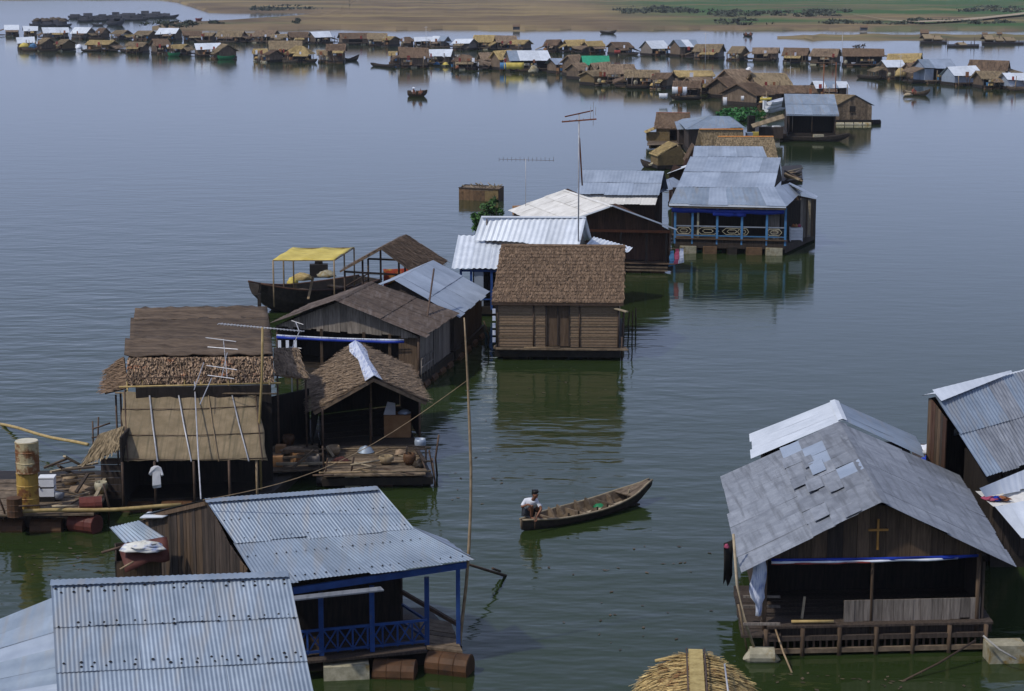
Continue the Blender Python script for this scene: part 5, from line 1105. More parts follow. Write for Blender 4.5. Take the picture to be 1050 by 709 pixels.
o = MB().box(P(534, 216, .3), .9, .6, .55, .3).build('box', 'crate'); tag(o, 'rusty brown box floating just left of the cream tin roof', 'box')

# ---- H22: the church house
R0, R1 = P(905, 517, 3.4), P(861, 434, 3.4); G0, E0, G1, E1 = P(763, 587, 2.0), P(1039, 581, 2.0), P(739.5, 489, 2.0), P(982, 487, 2.0)
F = house('house with a yellow wooden cross on its board gable', R0, R1, E0, E1, G0, G1, oh=.55, zf=.6); h = F.h

H0, H1 = lerp(R0, G0, .5), lerp(R1, G1, .5)
sheets(h, R1, R0, H0, H1, 8, 3, ['tinold', 'tinold', 'tinold', 'tinold', 'tinblue'], .4, .005, 3, .04, lift0=.02); sheets(h, H1, H0, G0, G1, 7, 1, ['tinold'], .2, .008, 4, .05); sheets(h, R0, R1, E1, E0, 6, 2, ['tinold'], .16, .008, 4, .05)
ridge_cap(h, R0, R1, 'tinold', .16, .05)
# patches nailed over the left slope
for s_, t_, sw_, tw_, mt in ((.33, .24, .14, .10, 'tinblue'), (.5, .3, .12, .12, 'tinold'), (.42, .40, .1, .09, 'tinold'), (.62, .18, .1, .10, 'tinold'), (.24, .3, .12, .08, 'tinold'), (.78, .34, .12, .10, 'tinold'), (.90, .14, .10, .10, 'tinold')):
    A, B, C, D = [lerp(lerp(R1, R0, s), lerp(G1, G0, s), t) for s, t in ((s_, t_), (s_ + sw_, t_), (s_ + sw_, t_ + tw_), (s_, t_ + tw_))]
    sheets(h, A, B, C, D, 1, 1, [mt], .4, .004, 3, lift0=.075, name='roof_patch')
ga, gb = F.g0, F.e0
mid = (Z(R0, 0) - Z(ga, 0)).dot((Z(gb, 0) - Z(ga, 0)).normalized()) / (Z(gb, 0) - Z(ga, 0)).length
boards(h, ga, gb, 2.1, [(0, 2.17), (mid, 3.35), (1, 2.15)], .33, ['woodmid', 'woodmid', 'wood'], True, .04, 'gable_board')
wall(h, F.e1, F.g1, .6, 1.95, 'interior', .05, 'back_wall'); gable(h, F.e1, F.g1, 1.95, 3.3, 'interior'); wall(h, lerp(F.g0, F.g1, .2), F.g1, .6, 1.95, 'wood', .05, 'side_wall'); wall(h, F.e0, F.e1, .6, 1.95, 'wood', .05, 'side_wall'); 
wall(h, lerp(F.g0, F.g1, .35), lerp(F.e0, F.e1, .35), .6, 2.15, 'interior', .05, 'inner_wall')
c0 = P(904.5, 537, 0); fn = (Z(gb, 0) - Z(ga, 0)).normalized(); cx = Z(lerp(ga, gb, mid), 0) + V((fn.y, -fn.x, 0)) * .08
t = h
mb1 = MB().beam(Z(cx, 2.30), Z(cx, 2.98), .045, .05).build('cross_upright', 'yellowwood', h); MB().beam(Z(cx - fn * .22, 2.75) + V((0, -.035, 0)), Z(cx + fn * .22, 2.75) + V((0, -.035, 0)), .04, .045).build('cross_bar', 'yellowwood', h)
ta, tb = lerp(ga, gb, .02), lerp(ga, gb, .96); of = V((fn.y, -fn.x, 0)) * .10
cloth_strip(h, (Z(ta, 2.15) + of, Z(tb, 2.15) + of), .07, 'bluetarp', 'tarp_strip', .02, 24); cloth_strip(h, (Z(ta, 2.095) + of * 1.2, Z(lerp(ta, tb, .9), 2.095) + of * 1.2), .045, 'whitetarp', 'tarp_strip', .02, 24); cloth_strip(h, (Z(ta, 2.06) + of * 1.1, Z(lerp(ta, tb, .55), 2.06) + of * 1.1), .035, 'redtarp', 'tarp_strip', .02, 18)
for s_, r_ in ((.0, .045), (.485, .035), (.97, .05)): post(h, lerp(ga, gb, s_), .3, 2.15, r_, 'woodmid')
# low board screen, deck edge and beams
wa, wb = P(868, 648, .62), P(1005, 648, .62); wa, wb = lerp(ga, gb, .36) + V((0, -.02, 0)), lerp(ga, gb, .985) + V((0, -.02, 0))
boards(h, wa, wb, .66, [(0, 1.14), (1, 1.14)], .22, ['woodgrey'], True, .03, 'screen_board'); bar(h, Z(wa, 1.1) + V((0, .04, 0)), Z(wb, 1.1) + V((0, .04, 0)), .05, .05, 'wood', 'rail')
platform(h, [ga + V((-.05, 0, 0)), gb + V((.2, 0, 0)), F.e1, F.g1], .35, .6, 'wood')
deck(h, ga + V((0, -.25, 0)), gb + V((.1, -.25, 0)), lerp(gb, F.e1, .3), lerp(ga, F.g1, .3), 9, 'wood', .65)
pole(h, [Z(lerp(ga, gb, .12), .72) + V((0, -.1, 0)), Z(lerp(ga, gb, .31), .72) + V((0, -.15, 0))], .035, 'bamboo', 'pole')
for z_ in (.12, .40): bar(h, Z(ga, z_) + V((0, -.28, 0)), Z(gb, z_) + V((.05, -.28, 0)), .08, .10, 'deck' if z_ < .2 else 'wood', 'edge_beam')
for i in range(7): q = lerp(ga, gb, i / 6) + V((0, -.3, 0)); post(h, q, -.1, .62, .05, 'woodmid', 'stake')
for i in range(34): q = lerp(ga, gb, (i + .5) / 34) + V((0, -.22, 0)); post(h, q, .12, .40, .02, 'stick', 'slat', sq=True)
bar(h, Z(lerp(ga, gb, .18), .65) + V((0, .3, 0)), Z(lerp(ga, gb, .18), 1.15) + V((.05, .3, 0)), .05, .05, 'boatpale', 'stool_post')
q = P(781, 672, .12); MB().tube([q + V((-.29, 0, .02)), q + V((-.27, 0, .0)), q + V((.27, -.02, 0)), q + V((.29, -.02, .02))], [.16, .19, .19, .16], 14).build('float_drum', 'floatpale', h, smooth=False)
o = MB().box(P(1030, 670, .15), .80, .5, .5, .05).build('float_block', 'floatpale', h)
sd_ = [lerp(G0, G1, .08), lerp(G0, G1, .55)]
deck(h, P(760, 652, .5), P(800, 652, .5), P(796, 600, .5), P(752, 600, .5), 8, 'wood', .5)
for y_, z_ in ((640, .9), (622, .9), (612, 1.1)): bar(h, P(762, y_, z_), P(800, y_, z_), .05, .05, 'woodgrey', 'rail')
# striped plastic curtain at the left post
a_, b_ = Z(lerp(ga, gb, -.05), 2.1) + V((-.05, -.05, 0)), Z(lerp(ga, gb, -.005), 2.12) + V((0, -.05, 0))
o = MB(); vs = []
for k in range(10):
    t_ = k / 9; w_ = .28 - .13 * abs(t_ - .45) - (.12 if t_ > .75 else 0); c_ = lerp(a_, b_, .5) + V((.03 * math.sin(k), -.02 * math.cos(k * 2), -1.25 * t_)); vs += [c_ - V((w_ * .6, 0, 0)), c_ + V((0, -.05, 0)), c_ + V((w_ * .6, 0, 0))]
o.add(vs, [(3 * k + j, 3 * k + 1 + j, 3 * k + 4 + j, 3 * k + 3 + j) for k in range(9) for j in (0, 1)]); o = o.build('curtain', 'bluewhite', smooth=True); o.modifiers.new('thick', 'SOLIDIFY').thickness = .012; tag(o, 'blue and white striped plastic curtain bunched at the left post of the cross house', 'curtain')
pts = [P(752, 548, 2.6), P(756, 600, 1.7), P(763, 635, 1.0), P(773, 664, .3)]
tag(pole(None, pts, [.03, .035, .035, .03], 'boatpale', 'bamboo_pole'), 'pale bent pole rising along the left side of the cross house', 'pole'); tag(pole(None, [P(757, 620, 1.2), P(766, 668, .1)], .022, 'bambooold', 'bamboo_pole'), 'thin straight stick beside the pale bent pole at the cross house', 'pole')
o = cloth_strip(None, (P(742, 557, 2.1), P(752, 553, 2.15)), .95, 'dark', 'black_sheet', .01, 4); tag(o, 'black sheet hanging off the left wall of the cross house', 'sheet'); o = heap('pinkcloth', P(745, 562, 2.0), .06, .05, .09, 'bundle', seed=5); tag(o, 'small pink and blue bundle at the left wall of the cross house', 'bundle')
for i, (p0, p1, mt) in enumerate(((( 795, 645, .6), (812, 690, 0), 'bambooold'), ((1000, 657, .5), (925, 699, 0), 'stick'), ((1008, 652, .7), (1042, 676, .3), 'rope'))): tag(pole(None, [P(*p0), lerp(P(*p0), P(*p1), .5) + V((0, 0, -.05)), P(*p1)], .022, mt, 'mooring_pole', 6), ['brown mooring stick slanting into the water at the left post of the cross house', 'dark mooring stick slanting from the right post of the cross house', 'pale rope slung across the white float of the cross house'][i], 'mooring')
# back roof of the church row
R0, R1 = P(864, 431, 3.42), P(855.5, 411, 3.42); G1, G0 = P(770, 445, 2.4), P(772, 470, 2.4); E1, E0 = P(937, 447, 2.4), P(948, 470, 2.4)
F = house('house with a bright plain tin gable roof right behind the cross house', R0, R1, E0, E1, G0, G1, oh=.3); h = F.h
sheets(h, R1, R0, G0, G1, 3, 1, ['tinpale'], .3, .004, 4, name='roof_sheet'); sheets(h, R0, R1, E1, E0, 3, 1, ['tin'], .3, .004, 4); ridge_cap(h, R0, R1, 'tinpale', .12, .04); simple_walls(F, w0='none', w1='none', mat='wood'); wall(h, F.g0, F.e0, .45, 2.3, 'wood', .05, 'side_wall'); wall(h, F.e1, F.g1, .45, 2.3, 'wood', .05, 'side_wall')  # sunward left slope gets paler tin: its sunlight is in the colour
o = heap('whitetarp', P(950, 464, 1.6), .28, .22, .22, 'sack', seed=3); tag(o, 'white rounded sack on the dark ledge right of the bright tin gable', 'sack')
o = heap('bluetarp', P(953, 473, 1.2), .3, .2, .15, 'bundle', seed=6); tag(o, 'blue bundle beneath the white sack', 'bundle')
t = thing('walkway', 'dark plank ledge joining the bright tin gable to the rusty tin house', 'walkway', P(955, 500, 0)); deck(t, P(935, 486, 1.0), P(985, 489, 1.0), P(980, 462, 1.0), P(935, 462, 1.0), 6, 'wood', 1.0)
for px in (938, 962, 980): post(t, P(px, 478, 1.0), -.1, 1.0, .05, 'stick')
for y_ in (456, 462): bar(t, P(941, y_, 1.6), P(966, y_ + 2, 1.6), .06, .05, 'wood', 'rail')
post(t, P(963, 472, 1.0), .2, 2.2, .04, 'stick', 'rail_post')
# ---- H23 rusty tin house upper right
R0, R1 = P(956.5, 404.5, 3.8), P(1075, 374.5, 3.8); E0, E1 = P(1010, 488, 2.4), P(1120, 455, 2.4); G0 = R0 + V((-.15, .5, -.15)); G1 = para(G0, R0, R1)
F = house('house with a ribbed tin roof at the right edge, dark boards on its side', R0, R1, E0, E1, G0, G1, oh=.15); h = F.h
sheets(h, R0, R1, E1, E0, 7, 2, ['tin', 'tinold', 'tin'], .14, .012, 5, .06); sheets(h, R1, R0, G0, G1, 5, 1, ['tinpale'], .14, .012, 4)
A, B, C, D = R0 + V((-.02, 0, .12)), lerp(R0, R1, .66) + V((0, 0, .12)), lerp(R0, R1, .66) + (E0 - R0) * .02 + V((0, 0, .1)), lerp(R0, E0, .13) + V((0, 0, .12))
sheets(h, A, B, C, D, 1, 1, ['tinpale'], .3, .003, 4, name='ridge_sheet')
simple_walls(F, e='none', w0='none', mat='wood')
boards(h, F.g0, lerp(F.g0, F.e0, .32), .4, [(0, 3.6), (.12, 3.62), (1, 3.25)], .16, ['woodred', 'woodmid', 'wood'], True)
wall(h, lerp(F.g0, F.e0, .32) + V((.6, .4, 0)), F.e0 + V((.6, .4, 0)), .4, 2.4, 'interior', .05, 'inner_wall'); wall(h, F.e0 + V((.5, .5, 0)), F.e1 + V((0, .5, 0)), .4, 2.4, 'interior', .05, 'inner_wall')
for k, (px, py, mt, lb) in enumerate(((977, 446, 'clothblue', 'pale cloth tucked into the side of the rusty tin house'), (981, 455, 'yellowtarp', 'yellow cloth tucked below the pale one at the rusty tin house'), (978, 474, 'whitetarp', 'white rag hanging lowest at the rusty tin house side'))): o = heap(mt, P(px, py, 2.4 - k * .4), .12, .1, .25, 'cloth', seed=k); tag(o, lb, 'cloth')
# ---- H24 white roof bits right edge
t = thing('floating_house', 'low house at the right edge roofed with two bright white tin sheets', 'house', P(1030, 560, 0))
sheets(t, P(1004, 501, 2.3), P(1062, 477, 2.3), P(1062, 499, 1.95), P(1010, 510, 2.05), 3, 1, ['tinpale'], .3, .006, 4); sheets(t, P(1020, 520, 2.2), P(1066, 511, 2.2), P(1074, 552, 1.6), P(1047, 552, 1.6), 3, 1, ['tinpale'], .3, .006, 4)
sheets(t, P(1000, 504, 2.0), P(1060, 500, 1.9), P(1064, 514, 1.85), P(1018, 520, 1.85), 2, 1, ['tincream'], .3, .006, 4, name='flat_sheet')
a_, b_, c_, d_ = P(1016, 562, .5), P(1085, 562, .5), P(1075, 525, .5), P(1010, 530, .5)
boards(t, a_, b_, .2, [(0, 1.6), (1, 1.6)], .25, 'wood', True); boards(t, d_, a_, .2, [(0, 1.9), (1, 1.7)], .25, 'wood', True); platform(t, [a_, b_, c_, d_], -.05, .3)
for k, (px, mt, lb) in enumerate(((1016, 'pinkcloth', 'crimson cloth heap between the two white tin sheets'), (1027, 'orange', 'orange rag right of the crimson cloth heap'), (1021, 'bluetarp', 'dark blue rag between crimson and orange cloths'))): o = heap(mt, P(px, 512, 1.93), .17, .14, .07, 'cloth_heap', seed=k + 3, rough=.6); tag(o, lb, 'cloth')
# ---- thatch canopy at the bottom edge
r0, r1 = P(713, 670, 3.15), P(718, 763, 3.15)
ax = (r1 - r0).normalized(); sx = V((-ax.y, ax.x, 0)); sx = sx if sx.x > 0 else -sx
h = thing('thatched_boat', 'straw canopy with a pale ridge strip poking in at the bottom edge', 'boat', Z(lerp(r0, r1, .4), 0))
prof = [(0, 0), (.30, -.11), (.58, -.28), (.84, -.50), (1.0, -.9)]
for sg in (-1, 1):
    for (x0, z0), (x1, z1) in zip(prof, prof[1:]):
        a_, b_ = r0 + sx * sg * x0 + V((0, 0, z0)), r1 + sx * sg * x0 + V((0, 0, z0)); c_, d_ = r1 + sx * sg * x1 + V((0, 0, z1)), r0 + sx * sg * x1 + V((0, 0, z1))
        o = MB().slab(a_, b_, c_, d_, .06).build('canopy_panel', 'thS', h); mb = MB(); leaves(mb, a_, b_, c_, d_, 5, 34, .26, .035, .06, .5)
        e_ = MB(); leaves(mb, a_, a_ + ax * .15, d_ + ax * .15, d_, 5, 60, .22, .03, .10, .6); mb.build('thatch', 'thS', o, kind='stuff')
for k in range(9):
    p = lerp(r0, r1, k / 9); q = lerp(r0, r1, (k + 1.15) / 9); MB().hexa([p - sx * .12 + V((0, 0, .03)), q - sx * .12 + V((0, 0, .04)), q + sx * .12 + V((0, 0, .04)), p + sx * .12 + V((0, 0, .03))], [p - sx * .12 + V((0, 0, .075)), q - sx * .12 + V((0, 0, .06)), q + sx * .12 + V((0, 0, .06)), p + sx * .12 + V((0, 0, .075))]).build('ridge_strip', 'thSr', h)
for sg in (-.15, .15): pole(h, [r0 + sx * sg + V((0, 0, .08)), r1 + sx * sg + V((0, 0, .08))], .016, 'stick', 'ridge_pole', 5)
pole(h, [r0 + sx * .48 + V((0, 0, -.02)) + ax * .45, r0 + sx * .5 + V((0, 0, -.02)) + ax * 2.0], .016, 'greypole', 'white_stick', 5)
at = hull(h, Z(r0, 0) - ax * 1.0, Z(r1, 0) + ax * 1.5, 2.6, .9, .3, .3, 'boat', 14, .3, -.2)
for sg in (-1, 1):
    for k in range(3): q = lerp(r0, r1, .1 + .4 * k) + sx * sg * .95; post(h, q, .3, 2.5, .04, 'bambooold')
tag(pole(None, [P(672, 678, 2.9), P(690, 674, 3.0), P(702, 672, 3.05)], .03, 'bamboo', 'bamboo_pole'), 'short straw coloured pole sticking out left of the straw canopy', 'pole')
# ------------------------------------------------------------------ PEOPLE AND BOATS
def skin(name, nodes, edges, mat, par, base, sub=2, root=None):
    ks = list(nodes); me = bpy.data.meshes.new(name); o0 = wloc(par) if par else V(base)
    me.from_pydata([V(base) + V(nodes[k][0]) - o0 for k in ks], [(ks.index(a), ks.index(b)) for a, b in edges], [])
    o = bpy.data.objects.new(name, me); COL.objects.link(o)
    if par: o.parent = par
    else: o.location = o0
    me.materials.append(M[mat]); o.modifiers.new('skin', 'SKIN').use_smooth_shade = True
    if not me.skin_vertices: me.attributes.new  # layer comes with the modifier
    sv = me.skin_vertices[0].data
    for i, k in enumerate(ks):
        r = nodes[k][1]; sv[i].radius = r if isinstance(r, tuple) else (r, r); sv[i].use_root = (k == (root or ks[0]))
    m = o.modifiers.new('sub', 'SUBSURF'); m.levels = m.render_levels = sub
    return o
def hand(nodes, edges, wrist, d, side, tag_, r=.009, L=.075):
    """palm and five curled fingers grown from the wrist joint"""
    d = V(d).normalized(); side = V(side).normalized(); w_ = V(nodes[wrist][0]); dn = d.cross(side)
    nodes[tag_ + 'palm'] = (w_ + d * .06, (.032, .016)); edges.append((wrist, tag_ + 'palm'))
    for i, (o_, ln) in enumerate(((-.030, .85), (-.010, 1.0), (.010, .95), (.030, .75))):
        k = tag_ + 'f%d' % i; b = w_ + d * .095 + side * o_
        nodes[k + 'a'] = (b, r); nodes[k + 'b'] = (b + d * L * .5 * ln + dn * .012, r * .95); nodes[k + 'c'] = (b + d * L * .8 * ln + dn * .045, r * .8)
        edges += [(tag_ + 'palm', k + 'a'), (k + 'a', k + 'b'), (k + 'b', k + 'c')]
    k = tag_ + 't'; nodes[k + 'a'] = (w_ + d * .04 - side * .045, r * 1.1); nodes[k + 'b'] = (w_ + d * .085 - side * .055 + dn * .03, r * .9); edges += [(tag_ + 'palm', k + 'a'), (k + 'a', k + 'b')]

# the boy's sampan
st, bw = P(534.5, 545, 0), P(667, 512.5, 0)
h = thing('sampan', 'long plank sampan with open ribs carrying the squatting boy', 'boat', Z(lerp(st, bw, .5), 0))
at = hull(h, st, bw, 1.02, .34, .36, .09, 'boatdark', 22, .14, -.12, .035, mi='boat', full=.8, pinch=.72)
def inner(t, z): return [at(t, -.93, z), at(t, .93, z)]
MB().slab(at(.12, -.7, .02), at(.88, -.75, .02), at(.88, .75, .02), at(.12, .7, .02), .02).build('floor', 'wood', h)
for f in (-1, 1): pole(h, [at(i / 20, f) + V((0, 0, .012)) for i in range(21)], .030, 'boatpale', 'gunwale', 6)
for i, t in enumerate((.20, .27, .34, .41, .48, .56, .64, .72)):
    o = MB(); tp = at.top(t) - .03; n = 7; vs = []
    for k in range(n):
        f = -.9 + 1.8 * k / (n - 1); zb = .02 + .28 * max(0, abs(f) - .35) ** 2
        vs += [at(t, f, zb), at(t, f, zb + (.08 if abs(f) < .6 else .24) if i % 3 else tp), at(t + .012, f, zb), at(t + .012, f, zb + (.08 if abs(f) < .6 else .24) if i % 3 else tp)]
    fs = []
    for k in range(n - 1): a_ = 4 * k; b_ = a_ + 4; fs += [(a_, b_, b_ + 1, a_ + 1), (a_ + 2, a_ + 3, b_ + 3, b_ + 2), (a_ + 1, b_ + 1, b_ + 3, a_ + 3)]
    o.add(vs, fs).build('rib', 'deck', h)
# inside planking strakes of the far side, pale boards along the near side
for t0, t1 in ((.2, .27), (.27, .34), (.34, .41), (.41, .48), (.48, .56), (.56, .64), (.64, .72)):
    MB().hexa([at(t0 + .008, .80, .05), at(t1 - .008, .80, .05), at(t1 - .008, .84, .05), at(t0 + .008, .84, .05)], [at(t0 + .008, .92, at.top(t0) - .03), at(t1 - .008, .92, at.top(t1) - .03), at(t1 - .008, .97, at.top(t1) - .03), at(t0 + .008, .97, at.top(t0) - .03)]).build('side_plank', 'boat', h)
for t0, t1, f0, f1, dz in ((.16, .48, -.92, -.62, -.04), (.22, .42, -.55, -.35, -.12), (.46, .76, -.90, -.66, -.06), (.50, .74, -.55, -.30, -.10), (.46, .62, -.15, .12, -.14)):
    MB().slab(at(t0, f0, at.top(t0) + dz), at(t1, f0, at.top(t1) + dz), at(t1, f1, at.top(t1) + dz), at(t0, f1, at.top(t0) + dz), .025).build('pale_board', 'boatpale', h)
for i in range(3):
    f0, f1 = -.95 + .64 * i, -.95 + .64 * i + .60
    MB().slab(at(.78, f0, at.top(.78) + .01), at(.985, f0, at.top(.985) + .01), at(.985, f1, at.top(.985) + .01), at(.78, f1, at.top(.78) + .01), .03).build('bow_deck_plank', 'boat', h)
for i in range(2): MB().slab(at(.02, -.9 + .92 * i, at.top(.02) - .03), at(.15, -.9 + .92 * i, at.top(.15) - .03), at(.15, -.9 + .92 * i + .88, at.top(.15) - .03), at(.02, -.9 + .92 * i + .88, at.top(.02) - .03), .03).build('stern_deck_plank', 'boat', h)
for k in (.79, .80): pole(h, [at(k, -.3, at.top(k) - .1), at(k + .01, -.3, at.top(k) + .13)], .014, 'boatpale', 'peg', 5)
o = heap('greenhull', at(.62, .3, .06), .17, .15, .13, 'green_bundle', seed=3); tag(o, 'small green bundle in the middle of the boy\'s sampan', 'bundle')
# the boy, squatting at the stern, reaching over the near side
sb = at(.085, .05, at.top(.085))
n = {'pelvis': ((-.10, .10, .16), (.125, .10)), 'waist': ((-.10, .07, .33), (.105, .085)), 'chest': ((-.06, .01, .52), (.13, .095)), 'neck': ((-.02, -.05, .66), .045), 'chin': ((.0, -.08, .70), (.05, .055)), 'head': ((.015, -.075, .77), (.072, .085)), 'crown': ((.01, -.05, .84), (.06, .07)),
     'hipR': ((-.0, .08, .15), .085), 'kneeR': ((.20, -.10, .38), .062), 'calfR': ((.17, .0, .2), .05), 'ankR': ((.14, .06, .05), .036), 'toeR': ((.27, -.03, .025), (.035, .022)),
     'hipL': ((-.16, .02, .15), .085), 'kneeL': ((-.02, -.23, .40), .062), 'calfL': ((-.03, -.13, .2), .05), 'ankL': ((-.04, -.06, .05), .036), 'toeL': ((.06, -.18, .025), (.035, .022)),
     'shR': ((.10, -.03, .55), .055), 'elR': ((.20, -.20, .36), .038), 'wrR': ((.10, -.36, .16), .026),
     'shL': ((-.21, .03, .55), .055), 'elL': ((-.30, -.10, .38), .038), 'wrL': ((-.13, -.24, .46), .026)}
ed = [('pelvis', 'waist'), ('waist', 'chest'), ('chest', 'neck'), ('neck', 'chin'), ('chin', 'head'), ('head', 'crown'), ('pelvis', 'hipR'), ('hipR', 'kneeR'), ('kneeR', 'calfR'), ('calfR', 'ankR'), ('ankR', 'toeR'), ('pelvis', 'hipL'), ('hipL', 'kneeL'), ('kneeL', 'calfL'), ('calfL', 'ankL'), ('ankL', 'toeL'), ('chest', 'shR'), ('shR', 'elR'), ('elR', 'wrR'), ('chest', 'shL'), ('shL', 'elL'), ('elL', 'wrL')]
def LN(p):
    x, y, z = p; k = max(0, z - .2)
    return (x + k * .10, y - k * .38, z - k * .10)
for k_ in ('waist', 'chest', 'neck', 'chin', 'head', 'crown', 'shR', 'shL'): n[k_] = (LN(n[k_][0]), n[k_][1])
for k_, d_ in (('elR', (.03, -.08, -.02)), ('elL', (.0, -.08, -.02)), ('wrR', (0, -.03, 0))): n[k_] = (tuple(a_ + b_ for a_, b_ in zip(n[k_][0], d_)), n[k_][1])
hand(n, ed, 'wrR', (-.2, -.5, -.8), (.8, -.2, 0), 'R'); hand(n, ed, 'wrL', (.8, -.4, -.35), (.3, .8, 0), 'L')
t = thing('person', 'boy in a white shirt squatting at the sampan stern, reaching down to the water', 'person', sb)
bd = skin('body', n, ed, 'skin', t, sb, 2)
hd = sb + V(LN((.012, -.07, .79)))
# face: eyes, brows, nose, mouth, ears; looking towards camera right
fd = V((.45, -.85, -.25)).normalized(); fs_ = fd.cross(V((0, 0, 1))).normalized(); fu = fs_.cross(fd)
for sg in (-1, 1):
    e_ = hd + fd * .078 + fs_ * sg * .028 + fu * .0
    MB().add([e_ + fs_ * .013, e_ + fu * .006 + fd * .006, e_ - fs_ * .013, e_ - fu * .006 + fd * .004], [(0, 1, 2, 3)]).build('eye', 'hair', t); MB().beam(e_ + fu * .018 - fs_ * .016, e_ + fu * .020 + fs_ * .016, .008, .005).build('brow', 'hair', t)
    c_ = hd + fs_ * sg * .074 - fu * .008; MB().tube([c_ - fu * .02, c_ + fs_ * sg * .01, c_ + fu * .022], [.006, .012, .008], 6).build('ear', 'skin', t, smooth=True)
MB().tube([hd + fd * .078 + fu * .004, hd + fd * .098 - fu * .022, hd + fd * .082 - fu * .03], [.006, .012, .006], 6).build('nose', 'skin', t, smooth=True)
MB().beam(hd + fd * .078 - fu * .052 - fs_ * .02, hd + fd * .078 - fu * .052 + fs_ * .02, .008, .007).build('mouth', 'redtarp', t)
hn = {'a': ((.005, -.045, .80), (.086, .088)), 'b': ((.0, -.03, .87), (.072, .078)), 'c': ((-.03, .02, .77), (.06, .05)), 'd': ((.0, -.035, .905), .035)}
hn = {k_: (LN(v_[0]), v_[1]) for k_, v_ in hn.items()}
skin('hair', hn, [('a', 'b'), ('a', 'c'), ('b', 'd')], 'hair', t, sb + V((0, .008, .012)), 2)
sn = {'w': ((-.10, .08, .24), (.142, .118)), 'm': ((-.09, .05, .40), (.137, .112)), 'c': ((-.06, .01, .53), (.155, .118)), 'cl': ((-.03, -.03, .61), (.075, .07)), 'sr': ((.11, -.03, .545), .072), 'er': ((.17, -.13, .44), .060), 'er2': ((.185, -.17, .39), .056), 'sl': ((-.22, .03, .545), .072), 'el': ((-.275, -.06, .44), .060), 'el2': ((-.29, -.09, .395), .056)}
sn = {k_: (LN(v_[0]) if k_ not in ('er', 'er2', 'el', 'el2') else tuple(a_ + b_ for a_, b_ in zip(v_[0], (.02, -.075, -.02))), tuple(r_ * 1.1 for r_ in (v_[1] if isinstance(v_[1], tuple) else (v_[1],) * 2))) for k_, v_ in sn.items()}
skin('shirt', sn, [('w', 'm'), ('m', 'c'), ('c', 'cl'), ('c', 'sr'), ('sr', 'er'), ('er', 'er2'), ('c', 'sl'), ('sl', 'el'), ('el', 'el2')], 'shirt', t, sb, 2)
pn = {'p': ((-.10, .09, .16), (.145, .12)), 'hr': ((.0, .07, .17), .105), 'kr': ((.12, -.03, .30), .088), 'hl': ((-.16, .01, .17), .105), 'kl': ((-.07, -.14, .31), .088)}
skin('shorts', pn, [('p', 'hr'), ('hr', 'kr'), ('p', 'hl'), ('hl', 'kl')], 'shorts', t, sb, 2)
pw = sb + V((.065, -.42, .06)); tag(pole(None, [pw + V((.02, .06, .22)), pw + V((-.0, -.02, .02)), pw + V((-.01, -.06, -.2))], .016, 'stick', 'paddle_shaft', 6), 'short dark paddle shaft the boy dips into the water', 'paddle')

def small_person(px, py, z, label, shirt, pose='sit', hat=None, sc_=1.0, face=0.0):
    b = P(px, py, z); k = sc_; t = thing('person', label, 'person', b)
    if pose == 'sit': n = {'pelvis': ((0, 0, .12), .13), 'chest': ((0, -.03, .48), .135), 'neck': ((0, -.04, .64), .05), 'head': ((0, -.06, .78), .095), 'kR': ((.14, -.28, .35), .07), 'aR': ((.12, -.3, .03), .045), 'kL': ((-.14, -.28, .35), .07), 'aL': ((-.12, -.3, .03), .045), 'sR': ((.18, 0, .52), .06), 'eR': ((.26, -.15, .33), .042), 'wR': ((.18, -.32, .36), .03), 'sL': ((-.18, 0, .52), .06), 'eL': ((-.26, -.15, .33), .042), 'wL': ((-.18, -.32, .36), .03)}
    else: n = {'pelvis': ((0, 0, .82), .12), 'chest': ((0, -.02, 1.2), .135), 'neck': ((0, -.03, 1.38), .05), 'head': ((0, -.05, 1.52), .095), 'kR': ((.10, -.03, .45), .07), 'aR': ((.11, 0, .04), .045), 'kL': ((-.10, -.03, .45), .07), 'aL': ((-.11, 0, .04), .045), 'sR': ((.18, 0, 1.26), .06), 'eR': ((.25, -.10, 1.0), .042), 'wR': ((.16, -.3, .95), .03), 'sL': ((-.18, 0, 1.26), .06), 'eL': ((-.25, -.10, 1.0), .042), 'wL': ((-.16, -.3, .95), .03)}
    cs, sn_ = math.cos(face), math.sin(face)
    n = {a_: (((x * cs - y * sn_) * k, (x * sn_ + y * cs) * k, z_ * k), r * k) for a_, ((x, y, z_), r) in n.items()}
    ed = [('pelvis', 'chest'), ('chest', 'neck'), ('neck', 'head'), ('pelvis', 'kR'), ('kR', 'aR'), ('pelvis', 'kL'), ('kL', 'aL'), ('chest', 'sR'), ('sR', 'eR'), ('eR', 'wR'), ('chest', 'sL'), ('sL', 'eL'), ('eL', 'wL')]
    skin('body', n, ed, 'skin', t, b, 1)
    def g(a_, f=1.18): return (n[a_][0], n[a_][1] * f)
    skin('shirt', {a_: g(a_) for a_ in ('pelvis', 'chest', 'sR', 'sL', 'eR', 'eL')}, [('pelvis', 'chest'), ('chest', 'sR'), ('chest', 'sL'), ('sR', 'eR'), ('sL', 'eL')], shirt, t, b, 1)
    hp = b + V(n['head'][0]); r = n['head'][1]
    if hat: MB().tube([hp + V((0, 0, r * .4)), hp + V((0, 0, r * .45)), hp + V((0, 0, r * 1.7))], [r * 2.3, r * 2.3, r * .1], 12).build('hat', hat, t)
    else: skin('hair', {'a': (V(n['head'][0]) + V((0, r * .25, r * .4)), r * .95), 'b': (V(n['head'][0]) + V((0, r * .5, -r * .2)), r * .7)}, [('a', 'b')], 'hair', t, b, 1)
